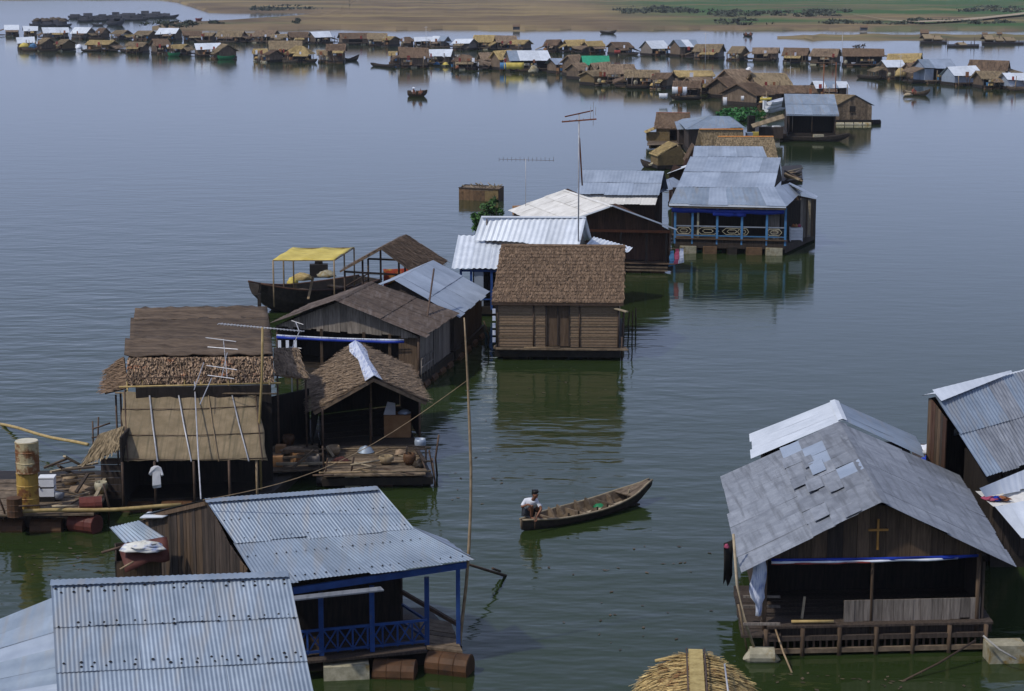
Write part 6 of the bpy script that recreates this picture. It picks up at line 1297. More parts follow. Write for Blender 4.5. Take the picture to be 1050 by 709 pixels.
def small_boat(label, x0, y0, x1, y1, beam, depth, sb_, mat='boat', inside=None, name='sampan', tip=.2, group=None, z0=-.1, thw=2, full=.5):
    t = thing(name, label, 'boat', P((x0 + x1) / 2, (y0 + y1) / 2, 0), group); at = hull(t, P(x0, y0, 0), P(x1, y1, 0), beam, depth, sb_, sb_ * .4, mat, 12, tip, z0, .05, mi=inside, full=full)
    for i in range(thw): bar(t, at(.3 + .3 * i, -.9, at.top(.4) - .1), at(.3 + .3 * i, .9, at.top(.4) - .1), .22, .04, 'deck', 'thwart')
    return at
small_boat('round brown boat crossing open water with two people aboard', 418, 99, 438, 99, 1.7, .75, .15, 'woodmid', 'boat', 'round_boat', .5, full=.35)
small_person(424, 97.5, .35, 'person with a pale hat standing in the round brown boat', 'cloth', 'sit', 'whitetarp', 1.0, .5); small_person(431.5, 98, .35, 'person in orange sitting in the round brown boat', 'orange', 'sit', None, .95, -.4)
at = small_boat('dark motor sampan heading right across the channel at the upper right', 927, 97.5, 953.5, 98.5, 1.2, .5, .45, 'boat', 'boatpale')
small_person(936.5, 97.5, .3, 'person in a red shirt steering the dark motor sampan', 'redtarp', 'sit', None, 1.15, .6)
o = heap('boatpale', P(931, 98, .3), .5, .3, .3, 'sack_heap'); tag(o, 'pale load at the stern of the dark motor sampan', 'load')
small_boat('low dark boat moored at the left of the large brown house in the middle cluster', 381.5, 68, 406, 70, 1.1, .5, .4, 'boatdark')
small_boat('dark boat moored right of the tall brown house of the second cluster', 352, 63.2, 368, 62, 1.2, .5, .6, 'boatdark')
small_boat('slim dark boat drifting alone before the far tan shore', 616, 34.6, 632, 35, 1.2, .6, .5, 'boatdark')
small_boat('small boat with two figures on open water before the green far fields', 763, 37.2, 771.5, 37.6, 1.3, .6, .3, 'boatdark')
small_person(764.7, 37.2, .3, 'left figure in the small boat before the green far fields', 'shorts', 'sit', None, 1.3); small_person(769.6, 37.3, .3, 'right figure in the small boat before the green far fields', 'shorts', 'sit', None, 1.3)
small_boat('dark long boat tied up left of the right hand cluster', 880, 80.5, 904, 82.5, 1.2, .5, .3, 'boatdark')
small_boat('dark canoe drifting left of the steamer shaped barge far left', 95, 26.8, 107, 27, 1.2, .6, .3, 'barge')
small_boat('tiny red boat far out on the upper left water', 200.5, 21, 207.5, 21, 1.6, .7, .3, 'redtarp')
small_boat('dark rowing boat beneath the pale goods of the front left row', 124, 53.3, 137, 54.5, 1.2, .5, .5, 'boatdark')
small_boat('yellow straw loaded boat in front of the pyramid roof', 309, 63.8, 325, 64.6, 1.4, .5, .3, 'boatdark', 'thY')
for lb, x0, x1, y, hh, parts in (('dark two decked river boat far off at the upper left', 110, 128, 26.5, 1.3, ((.2, .9, 1.1), (.45, .8, 2.2))),):
    t = thing('river_boat', lb, 'boat', P((x0 + x1) / 2, y, 0)); at = hull(t, P(x0, y, 0), P(x1, y, 0), 4, hh, 1.2, .3, 'barge', 12, .3, -.3, .1, full=.4)
    for a_, b_, zz in parts: MB().box(at((a_ + b_) / 2, 0, hh + zz * .35), (at(b_, 0) - at(a_, 0)).length, 2.4, zz * .75).build('cabin', 'barge', t)
    post(t, at(.6, 0, hh), hh, hh + 2, .10, 'barge', 'mast')
# dark tows and clumps of moored boats far off at the upper left: each vessel on its own
q_ = random.Random(9)
ON = ['first', 'second', 'third', 'fourth', 'fifth', 'sixth', 'seventh', 'eighth', 'ninth', 'tenth', 'eleventh', 'twelfth', 'thirteenth', 'fourteenth']
for i in range(14):
    x = 80 + i * 7.0 + q_.uniform(-2, 2); y = (22.5 if i % 2 else 19.5) - max(0, x - 105) * .05 + q_.uniform(-.8, .8)
    L = q_.uniform(5, 9); c = P(x, y, 0); t = thing('moored_barge', ON[i] + ' from the left of the dark vessels moored at the upper left horizon', 'barge', c, 'distant moored barges')
    at = hull(t, c - V((L / 2, q_.uniform(-2, 2), 0)), c + V((L / 2, q_.uniform(-2, 2), 0)), 3, q_.uniform(.7, 1.1), .5, .4, 'barge', 8, .4, -.3, .1, full=.3)
    MB().box(at(.4, 0, 1.1), L * q_.uniform(.3, .6), 2, q_.uniform(.8, 1.5), .1).build('cabin', 'barge', t)
for i in range(6):
    x = 38 + i * 5.4; c = P(x, 27 + q_.uniform(-1.0, .6), 0); t = thing('moored_barge', ON[i] + ' from the left of the dark brush laden vessels behind the left roofs', 'barge', c, 'dark vessels behind the far left roofs')
    at = hull(t, c - V((2.2, 0, 0)), c + V((2.2, 1, 0)), 2.4, .9, .3, .3, 'barge', 8, .4, -.3, .1, full=.3); MB().box(at(.45, 0, 1.0), 2.2, 1.6, q_.uniform(.6, 1.3), .1).build('cabin', 'barge', t)
    heap('leafdry', at(.5, 0, 1.4), 1.3, 1, .9, 'brush_load', t, seed=i, rough=.4)

# ------------------------------------------------------------------ POLES, AERIALS AND CABLES
b = P(471, 666, .1); zt_ = UP(b, 326)
def onp(px, py): return P(px, py, UP(b, py))
pts = [Z(P(471, 666, .1), -.4)]
for px, py in ((471, 666), (473.5, 640), (478, 600), (481, 560), (482.8, 520), (483, 480), (481.3, 430), (479.5, 390), (477.5, 350), (476, 326)):
    z = UP(b, py); q = P(px, py, z); pts.append(V((q.x, b.y, z)))
tag(pole(None, pts, [.035] * 5 + [.03] * 3 + [.024, .02, .014], 'bambooold', 'bamboo_pole', 8), 'very tall bowed bamboo pole planted in the water at the blue porch corner', 'pole')
c0, c1 = pts[8], P(208, 513, 3.6)
tag(pole(None, [lerp(c0, c1, i / 14) - V((0, 0, .5 * math.sin(math.pi * i / 14))) for i in range(15)], .008, 'bambooold', 'cable', 4), 'thin cable slung from the tall bowed pole down to the porch house ridge', 'cable')
tag(pole(None, [P(474, 577, 1.0), P(500, 585, .5), P(520, 591, -.05)], [.03, .035, .04], 'stick', 'stick'), 'dark pole reaching down into the water right of the tall bowed pole', 'pole')
tag(pole(None, [P(505, 583, .3), P(513, 586, .1)], .03, 'stick', 'stick'), 'short forked twig on the dark pole in the water', 'twig')
q = P(593, 250, 2.95); t = thing('aerial', 'tall mast with two rust red aerial booms above the white stepped roof', 'aerial', q)
zt_ = UP(q, 117.5); pole(t, [q, Z(q, zt_)], .032, 'greypole', 'mast'); o_ = V((0, 0, 0))
z1, z2 = UP(q, 116.5), UP(q, 124)
bar(t, V((q.x - .62, q.y - .3, z1 - .12)), V((q.x + .60, q.y + .3, z1 + .10)), .05, .05, 'redwood', 'boom'); bar(t, V((q.x - .75, q.y, z2 - .05)), V((q.x + .75, q.y, z2 + .07)), .07, .06, 'redwood', 'boom')
for dx, a_, b_ in ((.62, -.55, .5), (.50, -.30, .3), (.72, -.1, .25)): MB().tube([V((q.x + dx, q.y + .2, z1 + a_)), V((q.x + dx, q.y + .2, z1 + b_))], .014, 5).build('element', 'greypole', t)
for k in range(5): MB().tube([V((q.x - .7 + .3 * k, q.y - .5, z2 - .03 + .03 * k)), V((q.x - .7 + .3 * k, q.y + .5, z2 - .03 + .03 * k))], .012, 5).build('element', 'stick', t)
pole(t, [V((q.x + .02, q.y + .1, UP(q, 142))), P(597, 190, 5.1)], .035, 'redwood', 'stay_pole')
q = P(539, 214, 2.4); t = thing('aerial', 'thin dark mast with a dotted horizontal aerial, left of the tall red boomed one', 'aerial', q)
zt_ = UP(q, 163); pole(t, [q, Z(q, zt_)], .018, 'greypole', 'mast'); MB().tube([V((q.x - 1.4, q.y, zt_ - .02)), V((q.x + 1.5, q.y, zt_ - .1))], .009, 4).build('boom', 'stick', t)
for k in range(14): MB().tube([V((q.x - 1.4 + .22 * k, q.y, zt_ - .14)), V((q.x - 1.4 + .22 * k, q.y, zt_ + .06 + .04 * (k % 2)))], .008, 4).build('element', 'stick', t)
for i, (px, y0, y1, lb) in enumerate(((443 - 6, 47, 27, 'thin mast over the twin pale tin roofs in the far row'), (723, 74, 33, 'tall thin mast over the tan house in the middle of the far row'), (810, 92, 68, 'thin mast at the tan roofs left of the black porch'), (844, 100, 66, 'left of two red brown masts behind the black porch'), (856.5, 98, 64, 'right of two red brown masts behind the black porch'), (863, 66, 33, 'thin mast by the brushy roof near the right end of the far row'), (923, 80, 56, 'thin grey mast over the right hand cluster'), (500, 284 + 22, 268, 'short grey post in front of the white ribbed roof'))):
    q = P(px, y0, .5); zt_ = UP(q, y1); t = thing('mast', lb, 'mast', q); pole(t, [Z(q, -.2), Z(q, zt_)], .035 if i not in (3, 4) else .06, 'redwood' if i in (3, 4) else 'greypole', 'pole', 5)
    MB().tube([Z(q, zt_ - .25) + V((-.4, 0, 0)), Z(q, zt_ - .2) + V((.4, 0, 0))], .02, 4).build('crossarm', 'greypole', t)
# ------------------------------------------------------------------ THE FAR VILLAGE: every house a thing of its own
RN = {'T': 'tan thatch', 'Y': 'yellow straw', 'B': 'brown thatch', 'W': 'bright white tin', 'G': 'grey tin', 'N': 'green tarpaulin', 'P': 'pale tin', 'K': 'dull brown board'}
RM = {'T': 'thT', 'Y': 'thY', 'B': 'thB', 'W': 'tinpale', 'G': 'tinblue', 'N': 'greentarp', 'P': 'tinpale', 'K': 'thG'}
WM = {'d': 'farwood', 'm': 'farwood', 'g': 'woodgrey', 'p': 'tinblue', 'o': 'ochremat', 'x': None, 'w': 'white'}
WN = {'d': 'dark plank walls', 'm': 'brown plank walls', 'g': 'grey plank walls', 'p': 'pale tin walls', 'o': 'ochre mat walls', 'x': 'open sides', 'w': 'white walls'}
def far_house(label, xl, xr, yr, yb, th, roof, wallk, D=4.2, front='open', group=None, hip=False):
    """xl..xr: extent seen, yr: ridge row, yb: waterline row, th: turn of the ridge in degrees (>0 shows the left gable)"""
    t_ = math.radians(th); xm = (xl + xr) / 2
    b = P(xm, yb, 0); sc_ = (P(xr, yb, 0) - P(xl, yb, 0)).length
    L = max(2.2, (sc_ - D * abs(math.sin(t_))) / max(.35, abs(math.cos(t_))))
    dep = (D * math.cos(t_) + L * abs(math.sin(t_))) / 2
    c = b + b.normalized() * dep; c.z = 0
    zr = max(2.0, min(5.5, UP(c, yr))); ze = max(1.3, zr - D * .5 * .60)
    r, n = V((math.cos(t_), math.sin(t_), 0)), V((-math.sin(t_), math.cos(t_), 0))
    h = thing('floating_house', label, 'house', c, group)
    def pt(s, d, z): return c + r * (s * L / 2) + n * (d * D / 2) + V((0, 0, z))
    rl = .3 if hip else 1
    R0, R1 = pt(-rl, 0, zr), pt(rl, 0, zr); E0, E1, G0, G1 = pt(-1, -1, ze), pt(1, -1, ze), pt(-1, 1, ze), pt(1, 1, ze)
    j = lambda p: p + V((R.uniform(-.12, .12), R.uniform(-.12, .12), R.uniform(-.1, .1)))
    R0, R1, E0, E1, G0, G1 = map(j, (R0, R1, E0, E1, G0, G1)); mt = RM[roof]
    tiles = [(R0, R1, E1, E0), (R1, R0, G0, G1)]
    if hip: tiles += [(R1, R1 + V((.02, .02, 0)), G1, E1), (R0, R0 + V((-.02, .02, 0)), E0, G0)]
    for (A, B, C, D_) in tiles:
        if roof in 'WGPN':
            nc = max(2, round(((B - A).length + (C - D_).length) / 2 / 1.6)); sheets(h, A, B, C, D_, nc, 1, [mt] * 3 + (['tin'] if roof in 'GP' else [mt]), .5, .012, 3, .05, .08)
        else: thatch(h, A, B, C, D_, mt, 6, 9, .45, .14, .12, .08, .6)
    oh = .35
    i0, i1, k0, k1 = shift(shift(E0, E1, oh), G0, oh), shift(shift(E1, E0, oh), G1, oh), shift(shift(G0, G1, oh), E0, oh), shift(shift(G1, G0, oh), E1, oh)
    zf, zt = .45, ze - .08; wm_ = WM[wallk]
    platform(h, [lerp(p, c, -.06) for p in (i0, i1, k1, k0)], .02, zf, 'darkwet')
    if wm_:
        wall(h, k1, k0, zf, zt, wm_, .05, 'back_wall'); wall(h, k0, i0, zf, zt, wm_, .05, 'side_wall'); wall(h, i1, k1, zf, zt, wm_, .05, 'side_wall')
        if front == 'open':
            a_ = R.uniform(.12, .3); b_ = R.uniform(.65, .9)
            wall(h, i0, lerp(i0, i1, a_), zf, zt, wm_, .05, 'front_wall'); wall(h, lerp(i0, i1, b_), i1, zf, zt, wm_, .05, 'front_wall'); wall(h, lerp(i0, k0, .4), lerp(i1, k1, .4), zf, zt, 'interior', .05, 'inner_wall')
        elif front == 'door':
            a_ = R.uniform(.35, .55); wall(h, i0, lerp(i0, i1, a_), zf, zt, wm_, .05, 'front_wall'); wall(h, lerp(i0, i1, a_ + .2), i1, zf, zt, wm_, .05, 'front_wall'); wall(h, lerp(i0, i1, a_), lerp(i0, i1, a_ + .2), zt - .3, zt, wm_, .05, 'lintel')
        elif front == 'porch':
            wall(h, lerp(i0, k0, .35), lerp(i1, k1, .35), zf, zt, 'interior', .05, 'front_wall')
            for s in (.02, .33, .66, .98): post(h, lerp(i0, i1, s), zf, zt, .06, 'woodgrey')
        else: wall(h, i0, i1, zf, zt, wm_, .05, 'front_wall')
        if not hip: gable(h, k0, i0, zt, zr - .15, wm_); gable(h, i1, k1, zt, zr - .15, wm_)
    else:
        for s in (0, .33, .66, 1): post(h, lerp(i0, i1, s), zf, zt, .06, 'stick'); post(h, lerp(k0, k1, s), zf, zt, .06, 'stick')
        wall(h, lerp(i0, k0, .6), lerp(i1, k1, .6), zf, zt * .8, 'interior', .05, 'inner_wall')
    # landing stage along the front, a few float drums under it
    f0, f1 = lerp(i0, i1, R.uniform(-.08, .1)) - n * R.uniform(.7, 1.2), lerp(i0, i1, R.uniform(.8, 1.08)) - n * R.uniform(.7, 1.2)
    MB().slab(Z(f0, zf - .02), Z(f1, zf - .02), Z(i1, zf - .02), Z(i0, zf - .02), .12).build('landing_stage', R.choice(['deck', 'wood', 'woodmid']), h)
    for s in (.15, .5, .85): cyl(h, Z(lerp(f0, f1, s), .05) + n * .3, .22, 1.0, R.choice(['browndrum', 'float', 'floatpale', 'darkwet']), 'float_drum', r, 8)
    # annex with a lower roof at one end, and an awning over part of the front
    if R.random() < .8 and L > 3:
        sg = R.choice((-1, 1)); aw = R.uniform(1.0, 2.0); am = R.choice([mt, 'thT', 'thB', 'thY', 'thG'] if roof not in 'WGPN' else ['thT', 'thB', 'tin', 'thG']); dz = ze + R.uniform(-.1, .25)
        q0, q1 = pt(sg * .96, -.8, dz), pt(sg * .96, .7, dz + .1); o0, o1 = q0 + r * sg * aw - V((0, 0, .5 + R.uniform(0, .3))), q1 + r * sg * aw - V((0, 0, .55))
        q4 = (q0, q1, o1, o0)
        if am == 'tin': sheets(h, q0, q1, o1, o0, 2, 1, ['tin'], .5, .012, 3, .05, .08, 'annex_sheet')
        else: thatch(h, q0, q1, o1, o0, am, 4, 9, .4, .14, .10, .07, .6, 'annex_roof')
        b0, b1 = shift(o0, q0, .2), shift(o1, q1, .2)
        if R.random() < .6: wall(h, b0, b1, .3, o0.z - .08, R.choice(['wood', 'woodmid', 'woodgrey']), .05, 'annex_wall')
        else:
            for q in (b0, b1, lerp(b0, b1, .5)): post(h, q, .2, o0.z, .06, 'stick')
        MB().slab(Z(b0, .4), Z(b1, .4), Z(q1, .4), Z(q0, .4), .2).build('annex_deck', 'wood', h)
    if R.random() < .45:
        s0, s1 = sorted((R.uniform(-.9, .1), R.uniform(.2, .95))); aw = R.uniform(.8, 1.3)
        q0, q1 = pt(s0, -1.0, ze - .04), pt(s1, -1.0, ze - .04); o0, o1 = q0 - n * aw - V((0, 0, .35)), q1 - n * aw - V((0, 0, .35))
        thatch(h, q0, q1, o1, o0, R.choice(['thT', 'thB', 'thG', 'thY']), 3, 9, .35, .14, .06, .06, .6, 'awning')
        for q in (o0, o1): post(h, shift(q, q0, .12), .3, q.z, .05, 'stick')
    # rack of poles beside the house, goods shelf, stakes
    for _ in range(R.choice((1, 2, 3))):
        q = lerp(f0, f1, R.random()) - n * R.uniform(0, .6); post(h, q, -.2, R.uniform(.9, 2.0), .05, R.choice(['stick', 'woodgrey', 'bambooold']), 'stake', (R.uniform(-.2, .2), 0))
    if R.random() < .6:
        s0 = R.uniform(0, .6); q0, q1 = lerp(f0, f1, s0), lerp(f0, f1, s0 + .35); MB().slab(Z(q0, zf + .5), Z(q1, zf + .5), Z(q1, zf + .5) + n * .5, Z(q0, zf + .5) + n * .5, .08).build('shelf', R.choice(['deck', 'woodgrey', 'woodmid']), h)
        for q in (q0, q1): post(h, q, zf, zf + .5, .05, 'wood')
        for k in range(4): qq = lerp(q0, q1, (k + .5) / 4) + n * .25; MB().box(Z(qq, zf + .5 + .13), R.uniform(.2, .4), .3, .26, R.uniform(0, 1)).build('shelf_load', R.choice(['crate', 'floatpale', 'thT', 'wood', 'tinold', 'thY']), h)
    return h, (i0, i1, n, zf, f0, f1)
ROWS = {}
def row(place, items):
    for k, it in enumerate(items):
        lab, args = it[0], it[1:]
        kw = dict(args[-1]) if isinstance(args[-1], dict) else {}; args = [a for a in args if not isinstance(a, dict)]
        roof, wk = args[5], args[6]
        full = f'{lab}, {RN[roof]} roof, {place}'; full = full if len(full.split()) <= 16 else f'{lab}, {place}'
        if len(full.split()) > 16: print('LONG', len(full.split()), full)
        ROWS.setdefault(place, []).append((far_house(full, *args, **kw), lab))
row('farthest row', [
 ('low house cut by the left picture edge', 3, 22, 25.5, 37.5, 12, 'P', 'd'),
 ('second house from the left edge', 22, 41, 27, 37.8, 15, 'W', 'd'),
 ('wide house', 41, 73, 28, 40, 20, 'W', 'g', {'front': 'closed'}),
 ('house with a pale grey gable on its right', 73, 99, 28.3, 40.6, -22, 'W', 'g', {'front': 'closed'}),
 ('narrow house right of two white roofs', 98, 113, 28.5, 40.4, -20, 'B', 'd'),
 ('low gapped house', 114, 136, 31, 41.3, -25, 'T', 'x'),
 ('house half hidden by the tall brown one', 137, 163, 31.5, 41.6, -25, 'T', 'd'),
 ('house with the whitest step roof before the scrubby tip', 160, 188, 29.2, 42, -15, 'W', 'd', {'front': 'porch'}),
 ('low dark house right of the whitest step roof', 186, 209, 32, 43, 8, 'B', 'd'),
 ('small low house in the gap', 207, 223, 33.5, 43.5, -10, 'T', 'd'),
 ('long low house', 221, 254, 31.5, 44, -14, 'T', 'd', {'front': 'porch'}),
 ('small lean house wedged right of the long low one', 248, 262, 35, 43.5, 10, 'T', 'm'),
 ('house with a dark gable on its right', 259, 289, 31.3, 44.3, -22, 'K', 'd'),
 ('low wide hut before the dark gable', 277, 296, 36, 45, 6, 'T', 'd'),
 ('house left of the last white gable roof', 293, 319, 32.5, 45, 14, 'B', 'd'),
 ('house whose brown gable faces left', 314, 342, 32.2, 45.3, 28, 'W', 'm', {'front': 'porch'}),
 ('broad house right of the white gable roof', 345, 381, 33.5, 46.2, 18, 'B', 'd'),
 ('steep roofed house left of the small yellow roofed one', 376, 398, 33.8, 47.6, 4, 'T', 'd', {'front': 'closed'}),
 ('small house with black right gable', 393, 410, 39, 48.2, -30, 'Y', 'd'),
 ('domed hut', 410, 425, 39.5, 48.8, 0, 'B', 'm', {'hip': True, 'front': 'closed'}),
 ('left of the twin tin houses under the thin mast', 423, 446, 38, 49.2, 6, 'P', 'd', {'front': 'porch'}),
 ('right of the twin tin houses under the thin mast', 441, 463, 37.5, 49.4, -18, 'P', 'g'),
 ('house with a bright left slope and grey right gable', 462, 491, 40, 51.8, -24, 'W', 'g', {'front': 'closed'}),
 ('house with a big straw roof', 483, 512, 36.3, 51.2, -18, 'Y', 'd'),
 ('tall house right of the big straw roof', 506, 531, 36.5, 51.6, 8, 'K', 'd', {'front': 'porch'}),
 ('small house with a brown right gable', 521, 547, 42.5, 52.3, -26, 'Y', 'm', {'front': 'closed'}),
 ('house left of the gap beyond the straw pair', 556, 579, 40.5, 54.2, -20, 'B', 'd'),
 ('left one of the long straw roofed pair', 576, 603, 40.8, 54.2, 16, 'Y', 'd'),
 ('right one of the long straw roofed pair', 594, 622, 42.2, 55.2, 24, 'Y', 'd'),
 ('house with washing and red goods at its front', 621, 650, 43, 56.8, 22, 'B', 'd'),
 ('house with its grey left gable', 655, 687, 42.2, 57.8, 30, 'W', 'g', {'front': 'porch'}),
 ('tall house with a streaked roof right of a white one', 685, 718, 40.5, 58.8, 26, 'P', 'd'),
 ('house with a long left side and dark right gable', 709, 746, 45.5, 61.3, -26, 'T', 'g', {'front': 'closed'}),
 ('house with a straw coloured right gable', 745, 770, 48, 62.4, -30, 'T', 'o', {'front': 'closed'}),
 ('house with pale patch on its right roof', 769, 802, 48.5, 63, -14, 'K', 'd'),
 ('house with open front in shadow', 800, 833, 49.6, 65.3, -16, 'B', 'd', {'front': 'porch'}),
 ('house with dark right gable and posts', 828, 865, 50, 67, -24, 'K', 'd'),
 ('house with brush heaped behind its ridge', 862, 907, 49.8, 68.6, -6, 'B', 'd', {'front': 'porch'}),
])
row('nearer left row', [
 ('first house from the left edge with heaped goods', 14, 38, 38.3, 51, 18, 'W', 'd'),
 ('house with its gable turned right', 37, 59, 39.4, 52.4, -38, 'T', 'm', {'front': 'closed'}),
 ('small house between two ochre ones', 56, 79, 40.8, 52.6, -32, 'T', 'o'),
 ('wide house with a pale patched roof', 88, 122, 41.5, 53, -18, 'Y', 'o', {'front': 'closed'}),
 ('low house left of the tallest brown one', 130, 154, 43, 55, -12, 'T', 'd'),
 ('tallest steep house', 152, 177, 39.6, 56, 28, 'B', 'm', {'front': 'porch'}),
 ('house above a green hull', 173, 197, 46, 57.2, -20, 'Y', 'd'),
 ('house with the widest bright roof', 197, 229, 44.3, 58.5, 14, 'W', 'd'),
 ('last house on the right with a round gable', 218, 244, 45.4, 61, -48, 'T', 'd', {'front': 'closed'}),
])
row('isolated cluster', [
 ('low cluttered hut at the left end', 257, 276, 50, 63, 10, 'Y', 'x'),
 ('biggest house', 275, 312, 41.4, 61.5, 4, 'T', 'd', {'D': 5}),
 ('small brown gabled hut', 270, 291, 54, 64.3, -50, 'B', 'm', {'front': 'closed', 'D': 3}),
 ('pyramid roofed house', 293, 323, 47, 64.2, -8, 'Y', 'x', {'hip': True}),
 ('tall square house at the right end', 334, 356, 45.3, 64.8, 3, 'B', 'm', {'front': 'closed', 'D': 3.4}),
 ('low white sided hut beside the tall square one', 325, 337, 55, 64.2, 6, 'T', 'w', {'front': 'closed', 'D': 2.6}),
])
row('middle cluster', [
 ('little lean-to hut left of the large brown one', 399, 411, 54.5, 65, 0, 'Y', 'd', {'D': 3}),
 ('large brown house with a plain front wall', 407, 442, 48.8, 69.6, 6, 'B', 'm', {'front': 'closed', 'D': 5}),
 ('house with a bright square roof', 437, 466, 50.3, 66.6, -6, 'W', 'd', {'front': 'door'}),
 ('low round topped hut with orange goods', 463, 492, 56, 71.8, -4, 'B', 'x', {'hip': True}),
 ('low hut between the round topped one and the straw roof', 489, 508, 54, 70.5, 10, 'K', 'd'),
 ('house with a straw roof left of the big pale one', 501, 530, 51.8, 72.4, 24, 'Y', 'd'),
 ('widest pale roofed house', 515, 566, 51.4, 73.5, 12, 'P', 'd', {'D': 5.2, 'front': 'porch'}),
 ('small slanting shed right of the widest pale roof', 560, 580, 59.5, 76, 30, 'G', 'd', {'D': 3}),
 ('house left of the green roof', 577, 599, 55.8, 78.6, 30, 'K', 'd', {'front': 'porch'}),
 ('house with the only green roof', 594, 626, 57, 80.5, 6, 'N', 'd'),
 ('patched brown house below the green roof', 578, 606, 65, 82.5, 30, 'K', 'd'),
 ('long roofed house right of the patched brown one', 602, 630, 64, 83.5, 14, 'K', 'd'),
 ('small hut with an ochre left gable at the front', 591, 624, 73.5, 88.6, 34, 'T', 'o', {'front': 'closed', 'D': 4}),
 ('wide house left of the olive roofed one', 611, 652, 65.4, 86, 6, 'K', 'd', {'D': 5, 'front': 'porch'}),
 ('house with a long olive roof', 639, 678, 71.6, 90.5, -4, 'T', 'd', {'front': 'porch'}),
 ('dark gabled house right of the olive roof', 665, 696, 74, 92, -24, 'B', 'd'),
 ('straw house glowing behind the gabled ones', 688, 732, 72, 89, 5, 'Y', 'd', {'D': 5}),
 ('house with a grey left verge', 697, 735, 78.8, 97, 24, 'K', 'd'),
 ('front hut with white and orange goods before it', 688, 722, 84.6, 102, -8, 'B', 'x', {'D': 4}),
 ('big roofed house at the right', 729, 780, 70.8, 99, 28, 'K', 'd', {'D': 6}),
 ('house with a low black left gable', 727, 755, 78.6, 102, 40, 'B', 'd', {'front': 'closed', 'D': 4}),
 ('house with an olive tan roof at the right end', 763, 812, 75.2, 100, 14, 'T', 'd', {'D': 5}),
 ('large house with a broad brown gable facing left', 736, 793, 84.5, 110, 42, 'B', 'm', {'front': 'porch', 'D': 6}),
 ('low house with an orange edged ridge behind the black porch', 780, 835, 87.4, 108, 3, 'B', 'd', {'D': 5}),
 ('pale roof just behind the two red brown masts', 830, 869, 84, 102, 4, 'P', 'd', {'D': 4}),
])
row('right cluster', [
 ('house at the back left', 906, 948, 54.8, 76, -18, 'Y', 'd'),
 ('left end house with a bright square roof', 899, 928, 61.5, 82, 14, 'W', 'm', {'front': 'closed', 'D': 3.4}),
 ('brown house between the white and grey roofs', 924, 947, 64.5, 83, 22, 'B', 'd', {'D': 3.6}),
 ('house with a pale upright left gable', 934, 981, 61, 86, 20, 'G', 'p', {'front': 'open', 'D': 3.8}),
 ('house with a cream roof and pale tin front', 964, 1006, 68, 88.5, 16, 'P', 'p', {'front': 'closed', 'D': 4.2}),
 ('broad house at the back right', 988, 1039, 62, 82, -20, 'B', 'g', {'D': 5, 'front': 'closed'}),
 ('low tan house by the right edge', 998, 1031, 72.5, 91.5, 6, 'T', 'd', {'front': 'porch'}),
 ('house cut by the right edge', 1024, 1062, 74.5, 92.8, 8, 'W', 'p', {'front': 'closed', 'D': 4}),
])
# haystack, brush, rafts
c = P(923.5, 78.5, .5); o = heap('thY', c, .85, .8, 1.15, 'haystack', seed=2, rough=.15); tag(o, 'round yellow haystack in front of the brown roof in the right hand cluster', 'haystack')
mb = MB(); foliage(mb, P(883, 49.5, 2.6), 2.0, 1.0, .65, 260, .22, 14, 4); o = mb.build('brush_pile', 'leafdry', kind=None); tag(o, 'dark dry brush heaped behind the ridge near the right end of the farthest row', 'brush')
q_ = random.Random(17)
for lb, x0, x1, y, roofs in (('long raft with two tan shelters, left of three moored by the sand spit', 944, 971, 45, ((948, 957, 1.9), (958, 967, 1.6))), ('low flat raft, middle of three moored by the sand spit', 971, 1004, 48.8, ((985, 992, .9),)), ('raft with tan shelters, right of three moored by the sand spit', 1007, 1050, 46, ((1011, 1020, 1.9), (1022, 1030, 1.5), (1032, 1042, 1.5)))):
    t = thing('raft', lb, 'raft', P((x0 + x1) / 2, y, 0)); platform(t, [P(x0, y, 0), P(x1, y, 0), P(x1, y - 1.5, 0), P(x0, y - 1.5, 0)], -.1, .4, 'darkwet')
    for a_, b_, hh in roofs:
        p0, p1 = P(a_, y - .3, 0), P(b_, y - .3, 0); bk = V((0, 3, 0)); wall(t, p0 + bk * .4, p1 + bk * .4, .4, max(.5, hh * .6), 'wood', .1, 'shelter_wall')
        MB().slab(Z(p0, hh * .55), Z(p1, hh * .55), Z(p1 + bk, hh), Z(p0 + bk, hh), .2).build('shelter_roof', 'thT', t)
        MB().slab(Z(p0 + bk, hh), Z(p1 + bk, hh), Z(p1 + bk * 2, hh * .55), Z(p0 + bk * 2, hh * .55), .2).build('shelter_roof', 'thB', t)
    for i in range(4): post(t, P(q_.uniform(x0, x1), y - .6, 0), .3, q_.uniform(.8, 2), .08, 'stick')
for i, (x, y) in enumerate(((948, 38.5), (1010, 38), (1025, 37.5))):
    c = P(x, y, .5); t = thing('hut', ['dark hut standing on the left of the sand spit', 'left of two tiny dark huts on the right of the sand spit', 'right of two tiny dark huts on the right of the sand spit'][i], 'hut', c); s = .85 if i == 0 else .5; k = s / .85
    wall(t, c + V((-s, 0, 0)), c + V((s, 0, 0)), .4, .4 + 1.1 * k, 'barge', 1.2); MB().slab(Z(c, .4 + 1.9 * k) + V((-s - .15, .6, 0)), Z(c, .4 + 1.9 * k) + V((s + .15, .6, 0)), Z(c, .4 + 1.05 * k) + V((s + .15, -.2, 0)), Z(c, .4 + 1.05 * k) + V((-s - .15, -.2, 0)), .1).build('roof_slope', 'thB', t)
